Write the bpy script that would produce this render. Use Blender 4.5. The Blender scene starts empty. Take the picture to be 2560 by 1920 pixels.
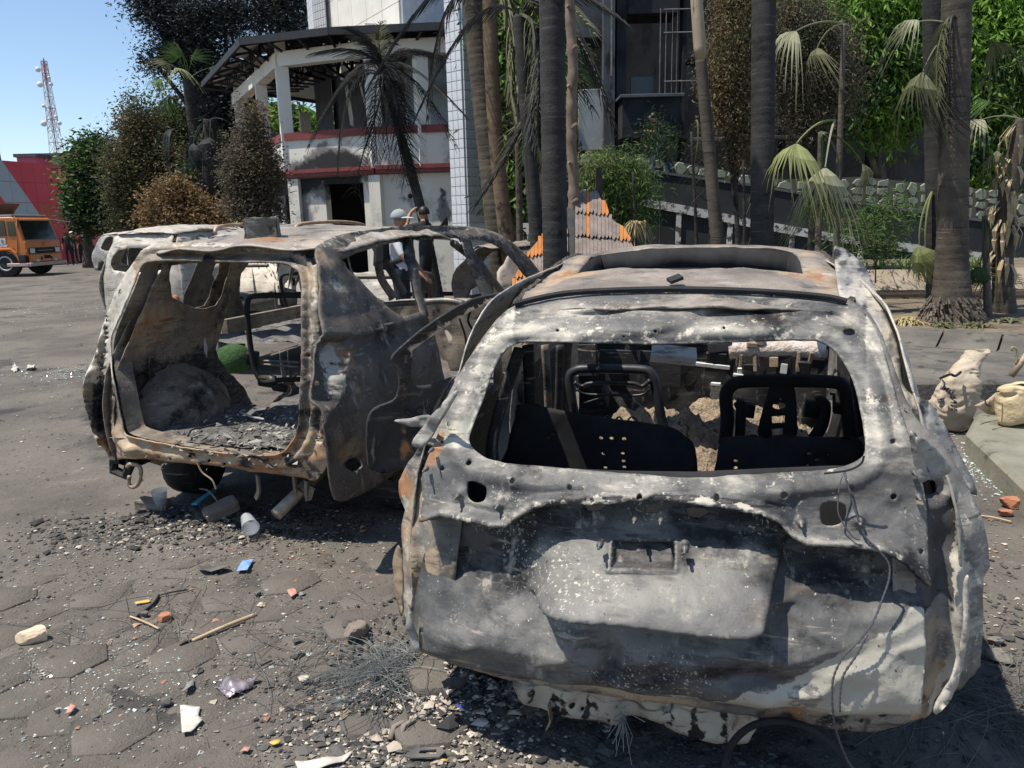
import bpy, math, random
import numpy as np
from mathutils import Vector, Matrix, Euler
from mathutils.geometry import delaunay_2d_cdt
random.seed(7); RNG = np.random.default_rng(7)
SC = bpy.context.scene
COL = SC.collection
# ---------------------------------------------------------------- camera, sky, sun, exposure
F = 1900.0; CX, CY = 1280.0, 960.0; HC = 1.70
PITCH = math.atan((CY-555.0)/F); ROLL = math.radians(1.4)
f_ = np.array([0, math.cos(PITCH), -math.sin(PITCH)]); r0 = np.array([1.0, 0, 0]); u0 = np.array([0, math.sin(PITCH), math.cos(PITCH)])
R_ = r0*math.cos(ROLL)-u0*math.sin(ROLL); U_ = u0*math.cos(ROLL)+r0*math.sin(ROLL)
CAMP = np.array([0, 0, HC])
cam = bpy.data.cameras.new('camera'); cam.sensor_width = 36; cam.lens = 36*F/2560; cam.clip_start = 0.05; cam.clip_end = 3000
co = bpy.data.objects.new('camera', cam); COL.objects.link(co)
M4 = Matrix.Identity(4)
for i in range(3):
    M4[i][0], M4[i][1], M4[i][2], M4[i][3] = R_[i], U_[i], -f_[i], CAMP[i]
co.matrix_world = M4; SC.camera = co
SUN = Vector((-0.42, -0.11, 1.0)).normalized()
w = bpy.data.worlds.new('World'); SC.world = w; w.use_nodes = True
nt = w.node_tree; bg = nt.nodes['Background']
sky = nt.nodes.new('ShaderNodeTexSky'); sky.sky_type = 'NISHITA'; sky.sun_disc = False
sky.sun_elevation = math.asin(SUN.z); sky.sun_rotation = math.atan2(SUN.x, SUN.y) % (2*math.pi)
sky.air_density = 1.0; sky.dust_density = 0.25; sky.ozone_density = 2.2
nt.links.new(sky.outputs[0], bg.inputs[0]); bg.inputs[1].default_value = 0.125
sl = bpy.data.lights.new('sun', 'SUN'); sl.energy = 4.9; sl.angle = math.radians(0.53); sl.color = (1.0, 0.94, 0.84)
so = bpy.data.objects.new('sun', sl); COL.objects.link(so); so.rotation_euler = SUN.to_track_quat('Z', 'Y').to_euler()
SC.view_settings.view_transform = 'Standard'; SC.view_settings.look = 'None'; SC.view_settings.gamma = 1
SC.view_settings.use_curve_mapping = False; SC.view_settings.exposure = 0.38
SC.render.engine = 'CYCLES'; SC.cycles.max_bounces = 6; SC.cycles.transparent_max_bounces = 8

# ---------------------------------------------------------------- geometry helpers
def rays(P):
    P = np.asarray(P, float).reshape(-1, 2)
    return R_*(P[:, :1]-CX)+U_*(CY-P[:, 1:2])+f_*F
def G(x, y, z=0.0):
    d = rays([(x, y)])[0]; return CAMP+d*((z-HC)/d[2])
def D(x, y, Y):
    d = rays([(x, y)])[0]; return CAMP+d*(Y/d[1])
def sm(pts, n=6, closed=False):
    P = np.asarray(pts, float); N = len(P); out = []
    rng = range(N if closed else N-1)
    for i in rng:
        p0 = P[(i-1) % N] if closed or i > 0 else P[0]; p1 = P[i]; p2 = P[(i+1) % N]
        p3 = P[(i+2) % N] if closed or i+2 < N else P[-1]
        for k in range(n):
            t = k/n
            out.append(.5*((2*p1)+(-p0+p2)*t+(2*p0-5*p1+4*p2-p3)*t*t+(-p0+3*p1-3*p2+p3)*t**3))
    if not closed: out.append(P[-1])
    return np.array(out)
def wob(P, freq, seed=0, octv=3):
    P = np.asarray(P, float); rg = np.random.default_rng(abs(seed)); out = np.zeros(len(P)); a = 1.0; tot = 0
    for o in range(octv):
        for k in range(5):
            d = rg.normal(size=P.shape[1]); d *= freq/np.linalg.norm(d)*rg.uniform(.7, 1.4)
            out += a*np.sin(P@d*6.283+rg.uniform(0, 6.28)+1.3*np.sin(P@np.roll(d, 1)*3.1+k))
        tot += a*2.2; a *= .5; freq *= 2.1
    return out/tot
def pip(P, poly):
    P = np.asarray(P, float); poly = np.asarray(poly, float); x, y = P[:, 0], P[:, 1]; ins = np.zeros(len(P), bool); j = len(poly)-1
    for i in range(len(poly)):
        xi, yi = poly[i]; xj, yj = poly[j]
        if yi != yj:
            c = ((yi > y) != (yj > y)) & (x < (xj-xi)*(y-yi)/(yj-yi)+xi); ins ^= c
        j = i
    return ins
def pdist(P, poly, closed=True):
    P = np.asarray(P, float); poly = np.asarray(poly, float); n = len(poly); best = np.full(len(P), 1e9)
    for i in range(n if closed else n-1):
        a = poly[i]; b = poly[(i+1) % n]; ab = b-a; L = ab@ab+1e-12
        t = np.clip(((P-a)@ab)/L, 0, 1); d = P-(a+t[:, None]*ab); best = np.minimum(best, np.hypot(d[:, 0], d[:, 1]))
    return best
def sstep(x, a, b):
    t = np.clip((np.asarray(x, float)-a)/(b-a), 0, 1); return t*t*(3-2*t)
def resample(poly, res):
    poly = np.asarray(poly, float); out = []
    for i in range(len(poly)):
        a = poly[i]; b = poly[(i+1) % len(poly)]; k = max(1, int(np.hypot(*(b-a))/res))
        for j in range(k): out.append(a+(b-a)*j/k)
    return np.array(out)
def tri2d(outline, holes, res):
    """triangulate a 2-D outline with holes, with a jittered grid of points inside"""
    loops = [resample(outline, res)]+[resample(h, res*.8) for h in holes]
    V = np.concatenate(loops); E = []; s = 0
    for l in loops:
        E += [(s+i, s+(i+1) % len(l)) for i in range(len(l))]; s += len(l)
    mn, mx = loops[0].min(0), loops[0].max(0)
    xs = np.arange(mn[0], mx[0], res); ys = np.arange(mn[1], mx[1], res*.87)
    g = np.array([(x+(res*.5 if j % 2 else 0), y) for j, y in enumerate(ys) for x in xs])
    g = g+RNG.uniform(-.12, .12, g.shape)*res
    ok = pip(g, loops[0])
    for l in loops[1:]: ok &= ~pip(g, l)
    g = g[ok]
    dd = np.full(len(g), 1e9)
    for l in loops: dd = np.minimum(dd, pdist(g, l))
    g = g[dd > res*.45]
    allp = np.concatenate([V, g])
    vo, eo, fo, *_ = delaunay_2d_cdt([Vector(p) for p in allp], E, [], 0, 1e-6)
    vo = np.array([tuple(v) for v in vo]); fo = np.array([f for f in fo if len(f) == 3])
    c = vo[fo].mean(1); ok = pip(c, loops[0])
    for l in loops[1:]: ok &= ~pip(c, l)
    return vo, fo[ok]
def npmesh(name, V, Fc, smooth=True, attrs=None):
    me = bpy.data.meshes.new(name); V = np.asarray(V, np.float32)
    if isinstance(Fc, np.ndarray):
        n, k = Fc.shape
        me.vertices.add(len(V)); me.vertices.foreach_set('co', V.ravel())
        me.loops.add(n*k); me.loops.foreach_set('vertex_index', Fc.astype(np.int32).ravel())
        me.polygons.add(n); me.polygons.foreach_set('loop_start', np.arange(0, n*k, k, dtype=np.int32))
        me.update(calc_edges=True)
    else:
        me.from_pydata([tuple(v) for v in V], [], [tuple(f) for f in Fc])
    me.polygons.foreach_set('use_smooth', np.full(len(me.polygons), bool(smooth)))
    for an, arr in (attrs or {}).items():
        a = me.color_attributes.new(an, 'FLOAT_COLOR', 'POINT'); a.data.foreach_set('color', np.asarray(arr, np.float32).ravel())
    me.validate(); me.update(); return me
def link(name, me, m=None, parent=None, **kw):
    o = bpy.data.objects.new(name, me); COL.objects.link(o)
    if m is not None and me is not None and len(me.materials) == 0: me.materials.append(m)
    if parent is not None: o.parent = parent
    for k, v in kw.items(): o[k] = v
    return o
def tag(o, label, cat, group=None):
    o['label'] = label; o['category'] = cat
    if group: o['group'] = group
    return o
def thing(name, label, cat, loc=(0, 0, 0), rz=0.0, group=None, rot=None):
    o = bpy.data.objects.new(name, None); COL.objects.link(o); o.location = loc
    o.rotation_euler = rot if rot else (0, 0, rz); o.empty_display_size = .2
    return tag(o, label, cat, group)
def copy_tree(o, parent=None):
    c = o.copy(); COL.objects.link(c)
    if parent: c.parent = parent
    for ch in list(o.children): copy_tree(ch, c)
    return c
class MB:
    def __init__(s): s.v = []; s.f = []
    def add(s, V, Fc):
        b = len(s.v); s.v += [tuple(map(float, p)) for p in V]; s.f += [tuple(int(i)+b for i in q) for q in Fc]; return s
    def box(s, c, d, rot=None, taper=1.0):
        x, y, z = d[0]/2, d[1]/2, d[2]/2
        P = [(-x, -y, -z), (x, -y, -z), (x, y, -z), (-x, y, -z), (-x*taper, -y*taper, z), (x*taper, -y*taper, z), (x*taper, y*taper, z), (-x*taper, y*taper, z)]
        if rot is not None:
            m = Euler(rot).to_matrix() if not isinstance(rot, Matrix) else rot
            P = [m@Vector(p) for p in P]
        return s.add([(p[0]+c[0], p[1]+c[1], p[2]+c[2]) for p in P], [(0, 3, 2, 1), (4, 5, 6, 7), (0, 1, 5, 4), (1, 2, 6, 5), (2, 3, 7, 6), (3, 0, 4, 7)])
    def beam(s, a, b, w=.05, h=None):
        a = Vector(a); b = Vector(b); d = b-a; L = d.length
        if L < 1e-6: return s
        q = d.to_track_quat('Z', 'Y').to_matrix()
        return s.box((a+b)/2, (w, h or w, L), q)
    def tube(s, pts, r, n=8, closed=False, flat=1.0):
        pts = [Vector(tuple(p)) for p in pts]; N = len(pts); rr = [r]*N if not hasattr(r, '__len__') else list(r); V = []; up = None
        for i, p in enumerate(pts):
            a = pts[i-1] if (i > 0 or closed) else p; b = pts[(i+1) % N] if (i < N-1 or closed) else p
            t = (b-a)
            t = t.normalized() if t.length > 1e-9 else Vector((0, 0, 1))
            if up is None: up = t.orthogonal().normalized()
            up = (up-t*up.dot(t)); up = up.normalized() if up.length > 1e-6 else t.orthogonal().normalized()
            sd = t.cross(up)
            for k in range(n):
                an = 6.28318*k/n; V.append(p+(up*math.cos(an)+sd*math.sin(an)*flat)*rr[i])
        Fc = []
        for i in range(N if closed else N-1):
            j = (i+1) % N
            for k in range(n):
                l = (k+1) % n; Fc.append((i*n+k, i*n+l, j*n+l, j*n+k))
        if not closed: Fc += [tuple(range(n))[::-1], tuple((N-1)*n+k for k in range(n))]
        return s.add(V, Fc)
    def lathe(s, prof, c=(0, 0, 0), n=16, axis='z', cap=True):
        V = []; Fc = []
        for r, h in prof:
            for k in range(n):
                a = 6.28318*k/n; x, y = r*math.cos(a), r*math.sin(a)
                p = (x, y, h) if axis == 'z' else ((x, h, y) if axis == 'y' else (h, x, y))
                V.append((p[0]+c[0], p[1]+c[1], p[2]+c[2]))
        m = len(prof)
        for i in range(m-1):
            for k in range(n):
                l = (k+1) % n; Fc.append((i*n+k, i*n+l, (i+1)*n+l, (i+1)*n+k))
        if cap: Fc += [tuple(range(n))[::-1], tuple((m-1)*n+k for k in range(n))]
        return s.add(V, Fc)
    def prism(s, poly, z0, z1, mp=None):
        n = len(poly); V = [(p[0], p[1], z0) for p in poly]+[(p[0], p[1], z1) for p in poly]
        if mp: V = [mp(*p) for p in V]
        return s.add(V, [tuple(range(n))[::-1], tuple(range(n, 2*n))]+[(i, (i+1) % n, n+(i+1) % n, n+i) for i in range(n)])
    def mesh(s, name, smooth=False):
        me = bpy.data.meshes.new(name); me.from_pydata(s.v, [], s.f)
        if smooth: me.polygons.foreach_set('use_smooth', np.ones(len(me.polygons), bool))
        me.update(); return me
    def build(s, name, m, parent=None, smooth=False, bev=0, loc=None, **kw):
        o = link(name, s.mesh(name, smooth), m, parent, **kw)
        if loc is not None: o.location = loc
        if bev:
            b = o.modifiers.new('bevel', 'BEVEL'); b.width = bev; b.segments = 1; b.limit_method = 'ANGLE'
        return o
class Frame:
    """a car's own axes: x right, y forward, z up, origin on the ground"""
    def __init__(s, th, tx, ty):
        s.th = th; s.c, s.s = math.cos(th), math.sin(th); s.t = np.array([tx, ty, 0.0])
    def loc(s, P):
        d = np.asarray(P, float)-s.t; x = d[..., 0]*s.c-d[..., 1]*s.s; y = d[..., 0]*s.s+d[..., 1]*s.c
        return np.stack([x, y, d[..., 2]], -1)
    def dirl(s, d): return np.stack([d[..., 0]*s.c-d[..., 1]*s.s, d[..., 0]*s.s+d[..., 1]*s.c, d[..., 2]], -1)
    def hit(s, P, Fn, t0=.6, t1=9.0, n=160):
        """where the view rays of photo points meet the car surface Fn(p) = 0 (in car axes)"""
        d = s.dirl(rays(P)/F); o = s.loc(CAMP); T = np.linspace(t0, t1, n); K = len(d)
        lo = np.full(K, t0); hi = np.full(K, np.nan); prev = Fn(o+d*t0); bestv = np.abs(prev); bestt = np.full(K, t0)
        for a, b in zip(T[:-1], T[1:]):
            cur = Fn(o+d*b); new = np.isnan(hi) & (np.sign(cur) != np.sign(prev)); lo[new] = a; hi[new] = b
            bt = np.abs(cur) < bestv; bestv[bt] = np.abs(cur)[bt]; bestt[bt] = b; prev = cur
        miss = np.isnan(hi); hi[miss] = bestt[miss]; lo[miss] = bestt[miss]
        fl = Fn(o+d*lo[:, None])
        for _ in range(26):
            mid = (lo+hi)/2; fm = Fn(o+d*mid[:, None]); same = np.sign(fm) == np.sign(fl); lo = np.where(same, mid, lo); hi = np.where(same, hi, mid)
        return o+d*((lo+hi)/2)[:, None]
    def ony(s, P, y): return s.hit(P, lambda p: p[..., 1]-y, n=60, t1=14)
    def onx(s, P, x): return s.hit(P, lambda p: p[..., 0]-x, n=60, t1=14)
    def onz(s, P, z): return s.hit(P, lambda p: p[..., 2]-z, n=60, t1=14)
def sheet(name, outline, holes, mapf, res, m, parent, disp=None, stain=None, thick=.005, dirn=None, off=1.0, **kw):
    """a piece of sheet metal: outline + holes in some 2-D space, mapped into car axes, beaten by disp along dirn"""
    V2, Fc = tri2d(outline, holes, res); P = mapf(V2)
    if disp is not None: P = P+disp(V2, P)[:, None]*np.asarray(dirn, float)
    at = None
    if stain is not None:
        st = np.zeros((len(V2), 4)); st[:, 3] = 1; st[:, :3] = stain(V2, P); at = {'stain': st}
    o = link(name, npmesh(name, P, Fc, True, at), m, parent, **kw)
    if thick:
        s = o.modifiers.new('thickness', 'SOLIDIFY'); s.thickness = thick; s.offset = 0.0
    return o
def circ(x, y, r, n=10, ry=None): return [(x+r*math.cos(6.2832*k/n), y+(ry or r)*math.sin(6.2832*k/n)) for k in range(n)]
def gauss(V, x, y, sx, sy): return np.exp(-((V[:, 0]-x)/sx)**2-((V[:, 1]-y)/sy)**2)
# ---------------------------------------------------------------- materials
MATS = {}
def mat(name, base, layers=(), rough=.8, metal=0.0, bump=(), spec=.4, trans=0.0, alpha=None, coat=0.0, isl=None, sub=0.0, emit=None):
    """base: colour or (colour, colour, scale). layers: (colour, scale, lo, hi[, stretch[, stain channel]]). bump: (scale, strength, distance)"""
    if name in MATS: return MATS[name]
    m = bpy.data.materials.new(name); m.use_nodes = True; t = m.node_tree; N = t.nodes; L = t.links; b = N['Principled BSDF']
    tc = N.new('ShaderNodeTexCoord'); cnt = [0]
    def noise(scale, stretch=(1, 1, 1), detail=6, ro=.6):
        mp = N.new('ShaderNodeMapping'); mp.inputs['Scale'].default_value = stretch; cnt[0] += 1
        mp.inputs['Location'].default_value = (cnt[0]*3.7, cnt[0]*1.9, cnt[0]*5.3); L.new(tc.outputs['Object'], mp.inputs[0])
        n = N.new('ShaderNodeTexNoise'); n.inputs['Scale'].default_value = scale; n.inputs['Detail'].default_value = detail; n.inputs['Roughness'].default_value = ro
        L.new(mp.outputs[0], n.inputs['Vector']); return n.outputs[0]
    def mix(fac, a, bcol):
        x = N.new('ShaderNodeMix'); x.data_type = 'RGBA'; L.new(fac, x.inputs[0])
        for sock, val in ((x.inputs[6], a), (x.inputs[7], bcol)):
            if isinstance(val, tuple): sock.default_value = (*val[:3], 1)
            else: L.new(val, sock)
        return x.outputs[2]
    def rng(v, lo, hi):
        r = N.new('ShaderNodeMapRange'); r.interpolation_type = 'SMOOTHSTEP'; L.new(v, r.inputs[0]); r.inputs[1].default_value = lo; r.inputs[2].default_value = hi; return r.outputs[0]
    if isinstance(base[0], tuple):
        if isl:
            g = N.new('ShaderNodeNewGeometry'); c = mix(g.outputs['Random Per Island'], base[0], base[1])
        else: c = mix(rng(noise(base[2]), .3, .7), base[0], base[1])
    else: c = base
    sep = None
    for ly in layers:
        n = noise(ly[1], ly[4] if len(ly) > 4 and ly[4] else (1, 1, 1), 8, .68)
        if len(ly) > 5 and ly[5] is not None:
            if sep is None:
                a = N.new('ShaderNodeVertexColor'); a.layer_name = 'stain'; sep = N.new('ShaderNodeSeparateColor'); L.new(a.outputs[0], sep.inputs[0])
            k = N.new('ShaderNodeMath'); k.operation = 'MULTIPLY_ADD'; L.new(sep.outputs[ly[5]], k.inputs[0]); k.inputs[1].default_value = .5; L.new(n, k.inputs[2]); n = k.outputs[0]
        fac = rng(n, ly[2], ly[3])
        if len(ly) > 6:
            q = N.new('ShaderNodeMath'); q.operation = 'MULTIPLY'; L.new(fac, q.inputs[0]); L.new(rng(noise(ly[6][0], detail=3), ly[6][1], ly[6][2]), q.inputs[1]); fac = q.outputs[0]
        c = mix(fac, c, ly[0])
    if isinstance(c, tuple): b.inputs['Base Color'].default_value = (*c[:3], 1)
    else: L.new(c, b.inputs['Base Color'])
    b.inputs['Roughness'].default_value = rough; b.inputs['Metallic'].default_value = metal; b.inputs['Specular IOR Level'].default_value = spec
    if trans: b.inputs['Transmission Weight'].default_value = trans
    if alpha is not None: b.inputs['Alpha'].default_value = alpha
    if coat: b.inputs['Coat Weight'].default_value = coat
    if emit: b.inputs['Emission Color'].default_value = (*emit[:3], 1); b.inputs['Emission Strength'].default_value = emit[3]
    if sub:
        # thin leaves let light through
        tr = N.new('ShaderNodeBsdfTranslucent'); ms = N.new('ShaderNodeMixShader'); ms.inputs[0].default_value = sub
        if isinstance(c, tuple): tr.inputs[0].default_value = (*c[:3], 1)
        else: L.new(c, tr.inputs[0])
        L.new(b.outputs[0], ms.inputs[1]); L.new(tr.outputs[0], ms.inputs[2]); L.new(ms.outputs[0], N['Material Output'].inputs[0])
    prev = None
    for sc, st, ds in bump:
        bn = N.new('ShaderNodeBump'); bn.inputs['Strength'].default_value = st; bn.inputs['Distance'].default_value = ds; L.new(noise(sc, detail=5), bn.inputs['Height'])
        if prev is not None: L.new(prev, bn.inputs['Normal'])
        prev = bn.outputs[0]
    if prev is not None: L.new(prev, b.inputs['Normal'])
    MATS[name] = m; return m
ASH = (.60, .56, .47); SOOT = (.012, .012, .013); RUST = (.33, .16, .075); TAN = (.40, .30, .20); STEEL = (.145, .155, .17)
def burnt(name, base, ash=(.46, .74), rust=(.66, .78), soot=(.56, .70), tan=(.60, .76), ashc=(.50, .46, .395), speck=.65, flake=.63, rough=.6, metal=.15, bump=.5, st=(1, 1, 1)):
    s2 = (st[0]*1.0, st[1], st[2]*3.5); s3 = (3.0, 3.0, .5)
    L = [(ashc, 3.0, *ash, s2, 0), (TAN, 2.6, *tan, st, 1), (RUST, 4.0, *rust, st, 1), ((.05, .05, .053), 5.0, .52, .76, s2, 2), (SOOT, 3.0, *soot, st, 2), (tuple(v*.55 for v in ashc), 5, .58, .70, s3), ((.085, .072, .060), 3.0, .56, .68, (1, 1, 9)), ((.36, .30, .225), 3.4, .60, .72, (1, 1, 11)), ((.070, .066, .064), 11, .62, .76, s2, 2), ((.44, .405, .335), 24, flake+.01, flake+.07, st, 0), ((.42, .39, .33), 90, speck-.08, speck-.03, st, None, (3.2, .52, .62)), (ASH, 70, speck, speck+.05, st), ((.04, .036, .033), 75, .62, .68)]
    return mat(name, base, L, rough, metal, ((5, .25*bump, .03), (14, .35*bump, .012), (90, .7*bump, .003)))
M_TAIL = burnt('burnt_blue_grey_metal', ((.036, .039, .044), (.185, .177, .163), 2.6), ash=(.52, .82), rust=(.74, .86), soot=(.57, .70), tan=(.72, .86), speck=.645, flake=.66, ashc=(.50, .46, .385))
M_ROOFA = burnt('burnt_pale_metal', ((.135, .112, .095), (.30, .25, .21), 2.4), ash=(.48, .78), rust=(.70, .86), soot=(.66, .84), tan=(.60, .80))
M_SIDEA = burnt('burnt_silver_metal', ((.15, .145, .14), (.33, .315, .29), 2.4), ash=(.48, .76), rust=(.72, .84), soot=(.58, .74), tan=(.68, .82), speck=.66)
M_B = burnt('burnt_brown_metal', ((.06, .052, .045), (.15, .127, .103), 2.8), ash=(.62, .84), rust=(.64, .80), soot=(.52, .68), tan=(.62, .80), speck=.68, flake=.68)
M_BROOF = burnt('burnt_brown_roof_metal', ((.17, .145, .125), (.33, .28, .235), 2.4), ash=(.52, .8), rust=(.66, .82), soot=(.60, .76), tan=(.56, .78))
M_BREAR = burnt('burnt_tan_metal', ((.12, .10, .082), (.27, .22, .165), 5.0), ash=(.56, .8), rust=(.60, .76), soot=(.53, .66), tan=(.52, .70))
M_TAN = burnt('tan_primer_metal', ((.34, .25, .165), (.24, .18, .125), 4.0), ash=(.60, .8), rust=(.58, .74), soot=(.55, .65), tan=(.5, .8))
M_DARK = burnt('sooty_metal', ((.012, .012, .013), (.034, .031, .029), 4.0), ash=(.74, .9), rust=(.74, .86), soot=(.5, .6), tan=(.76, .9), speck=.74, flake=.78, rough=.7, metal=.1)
M_RING = burnt('peeled_corner_metal', ((.10, .09, .08), (.28, .255, .225), 3.0), ash=(.54, .8), rust=(.66, .8), soot=(.55, .68), tan=(.58, .72), flake=.62)
M_WHITEC = burnt('burnt_white_paint', ((.34, .305, .25), (.54, .49, .42), 2.4), ash=(.46, .7), rust=(.66, .8), soot=(.59, .72), tan=(.6, .74))
M_CREAM = burnt('cream_flaking_paint', ((.36, .32, .25), (.46, .41, .33), 4.0), ash=(.64, .9), rust=(.76, .84), soot=(.54, .58), tan=(.68, .84))
M_BLACK = mat('charred_black', ((.010, .010, .011), (.022, .022, .024), 9.0), rough=.85)
M_CRUST = mat('charred_crust', ((.02, .018, .016), (.12, .10, .08), 45.0), [((.30, .27, .22), 60, .58, .66)], rough=.95, bump=((60, 1.0, .02),))
M_ASHHEAP = mat('ash_heap', ((.20, .16, .12), (.44, .33, .22), 9.0), [((.05, .045, .04), 16, .55, .62), ((.55, .5, .44), 25, .6, .7)], rough=1, bump=((14, 1, .05), (60, 1, .02)))
M_FLOORASH = mat('car_floor_ash', ((.07, .068, .066), (.19, .18, .17), 8.0), [((.45, .43, .39), 40, .60, .68), ((.02, .02, .02), 11, .56, .64)], rough=1, bump=((30, 1, .02), (120, .8, .006)))
M_STEELPIPE = mat('burnt_pipe', ((.10, .10, .105), (.22, .2, .18), 8), [(RUST, 12, .62, .7)], rough=.5, metal=.4)
M_ORUST = mat('orange_rust', ((.42, .17, .06), (.26, .11, .05), 12), rough=.85)
M_LIGHTALLOY = mat('burnt_alloy', ((.42, .42, .42), (.6, .6, .58), 10), [(SOOT, 18, .6, .68)], rough=.5, metal=.5)
# ================================================================ near burnt car (right)
FA = Frame(math.radians(16.0), .41, 2.07)
def TA(x, z):
    y = np.interp(z, [.05, .25, .40, .62, .85, 1.0, 1.15, 1.30, 1.40, 1.47], [-.04, -.08, -.10, -.085, -.02, .03, .14, .27, .38, .52])
    a = np.abs(x); return y+.06*(a/.7)**2+1.1*np.maximum(0, a-.70)**1.5
def tailA(P): return FA.hit(P, lambda p: p[..., 1]-TA(p[..., 0], p[..., 2]))
def RA(x, y): return np.interp(y, [.2, .40, .55, .8, 1.1, 1.6, 1.9, 2.3, 2.6], [1.36, 1.425, 1.448, 1.470, 1.495, 1.556, 1.565, 1.53, 1.46])-.05*(x/.6)**2-.9*np.maximum(0, np.abs(x)-.56)**1.6
def SA(y, z):
    b = np.interp(z, [.1, .3, .45, .62, .85, .98, 1.1, 1.25, 1.38, 1.46, 1.5], [.80, .87, .90, .915, .90, .865, .80, .745, .69, .65, .585])
    t = np.clip((1.0-y)/1.1, 0, 1)**2; return b-t*np.interp(z, [.3, .8, 1.1, 1.45], [.10, .14, .16, .09])
carA = thing('burnt_car', 'nearest burnt out grey car seen from behind, its tailgate window empty and sunroof open', 'car', (.41, 2.07, 0), -math.radians(16.0), 'burnt out cars')
# --- tailgate
hatch = sm([(1292, 768), (1393, 745), (1520, 735), (1710, 732), (1900, 738), (2058, 751), (2108, 760), (2159, 783), (2194, 834), (2216, 904), (2241, 992), (2273, 1094), (2297, 1182), (2311, 1237), (2318, 1368), (2315, 1514), (2311, 1660), (2292, 1790), (2280, 1798), (2115, 1794), (1896, 1776), (1678, 1757), (1532, 1732), (1300, 1703), (1132, 1660), (1060, 1632), (1043, 1587), (1037, 1514), (1041, 1419), (1062, 1332), (1061, 1259), (1058, 1185), (1080, 1120), (1108, 1043), (1159, 923), (1216, 840), (1266, 784)], 3, True)
winA = sm([(1323, 857), (1279, 866), (1247, 894), (1222, 948), (1197, 1018), (1173, 1082), (1169, 1112), (1190, 1138), (1228, 1157), (1330, 1170), (1456, 1179), (1583, 1187), (1728, 1197), (1836, 1192), (1963, 1185), (2089, 1176), (2146, 1157), (2165, 1132), (2162, 1081), (2153, 1030), (2134, 954), (2102, 897), (2064, 863), (2013, 853), (1836, 857), (1646, 863), (1488, 860)], 3, True)
holesA = [winA, sm([(1172, 1203), (1206, 1212), (1217, 1224), (1213, 1250), (1190, 1254), (1172, 1240)], 3, True), sm([(2052, 1262), (2085, 1254), (2112, 1262), (2113, 1290), (2090, 1308), (2054, 1306)], 3, True),
  [(1450, 1276), (1468, 1266), (1494, 1268), (1508, 1282), (1492, 1291), (1464, 1292)], [(1712, 1288), (1730, 1284), (1762, 1288), (1770, 1298), (1748, 1310), (1718, 1306)], [(1610, 1280), (1642, 1282), (1641, 1297), (1609, 1295)],
  circ(1104, 1108, 5), circ(1105, 1172, 6), circ(1171, 1159, 6), circ(1285, 1198, 6), circ(1427, 1215, 6), circ(1604, 1227, 7), circ(1792, 1234, 7), circ(1341, 1276, 5), circ(1886, 1303, 6), circ(1959, 1230, 9), circ(2126, 1216, 6), circ(2232, 1239, 8), circ(2300, 1376, 6),
  sm([(2108, 826), (2122, 823), (2136, 826), (2138, 836), (2124, 840), (2109, 836)], 2, True), [(2224, 1101), (2240, 1101), (2240, 1111), (2225, 1111)], [(1117, 1058), (1127, 1060), (1124, 1068), (1114, 1066)], circ(1394, 827, 4, 6), circ(1640, 826, 4, 6), circ(1560, 842, 3, 6), circ(1810, 818, 4, 6), circ(1060, 1570, 5)]
LGX = [1030, 1062, 1110, 1180, 1240, 1275, 1310, 1345, 1420, 1520, 1620, 1700, 1800, 1900, 1945, 1975, 2010, 2100, 2200, 2260, 2300, 2330]
LGY = [1330, 1292, 1280, 1292, 1306, 1302, 1275, 1258, 1250, 1246, 1234, 1238, 1252, 1270, 1290, 1325, 1345, 1350, 1362, 1395, 1440, 1460]
LIPX = [1280, 1335, 1390, 1480, 1560, 1700, 1800, 1870, 1900, 1930]; LIPY = [1470, 1482, 1498, 1508, 1516, 1530, 1537, 1538, 1530, 1505]
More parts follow.
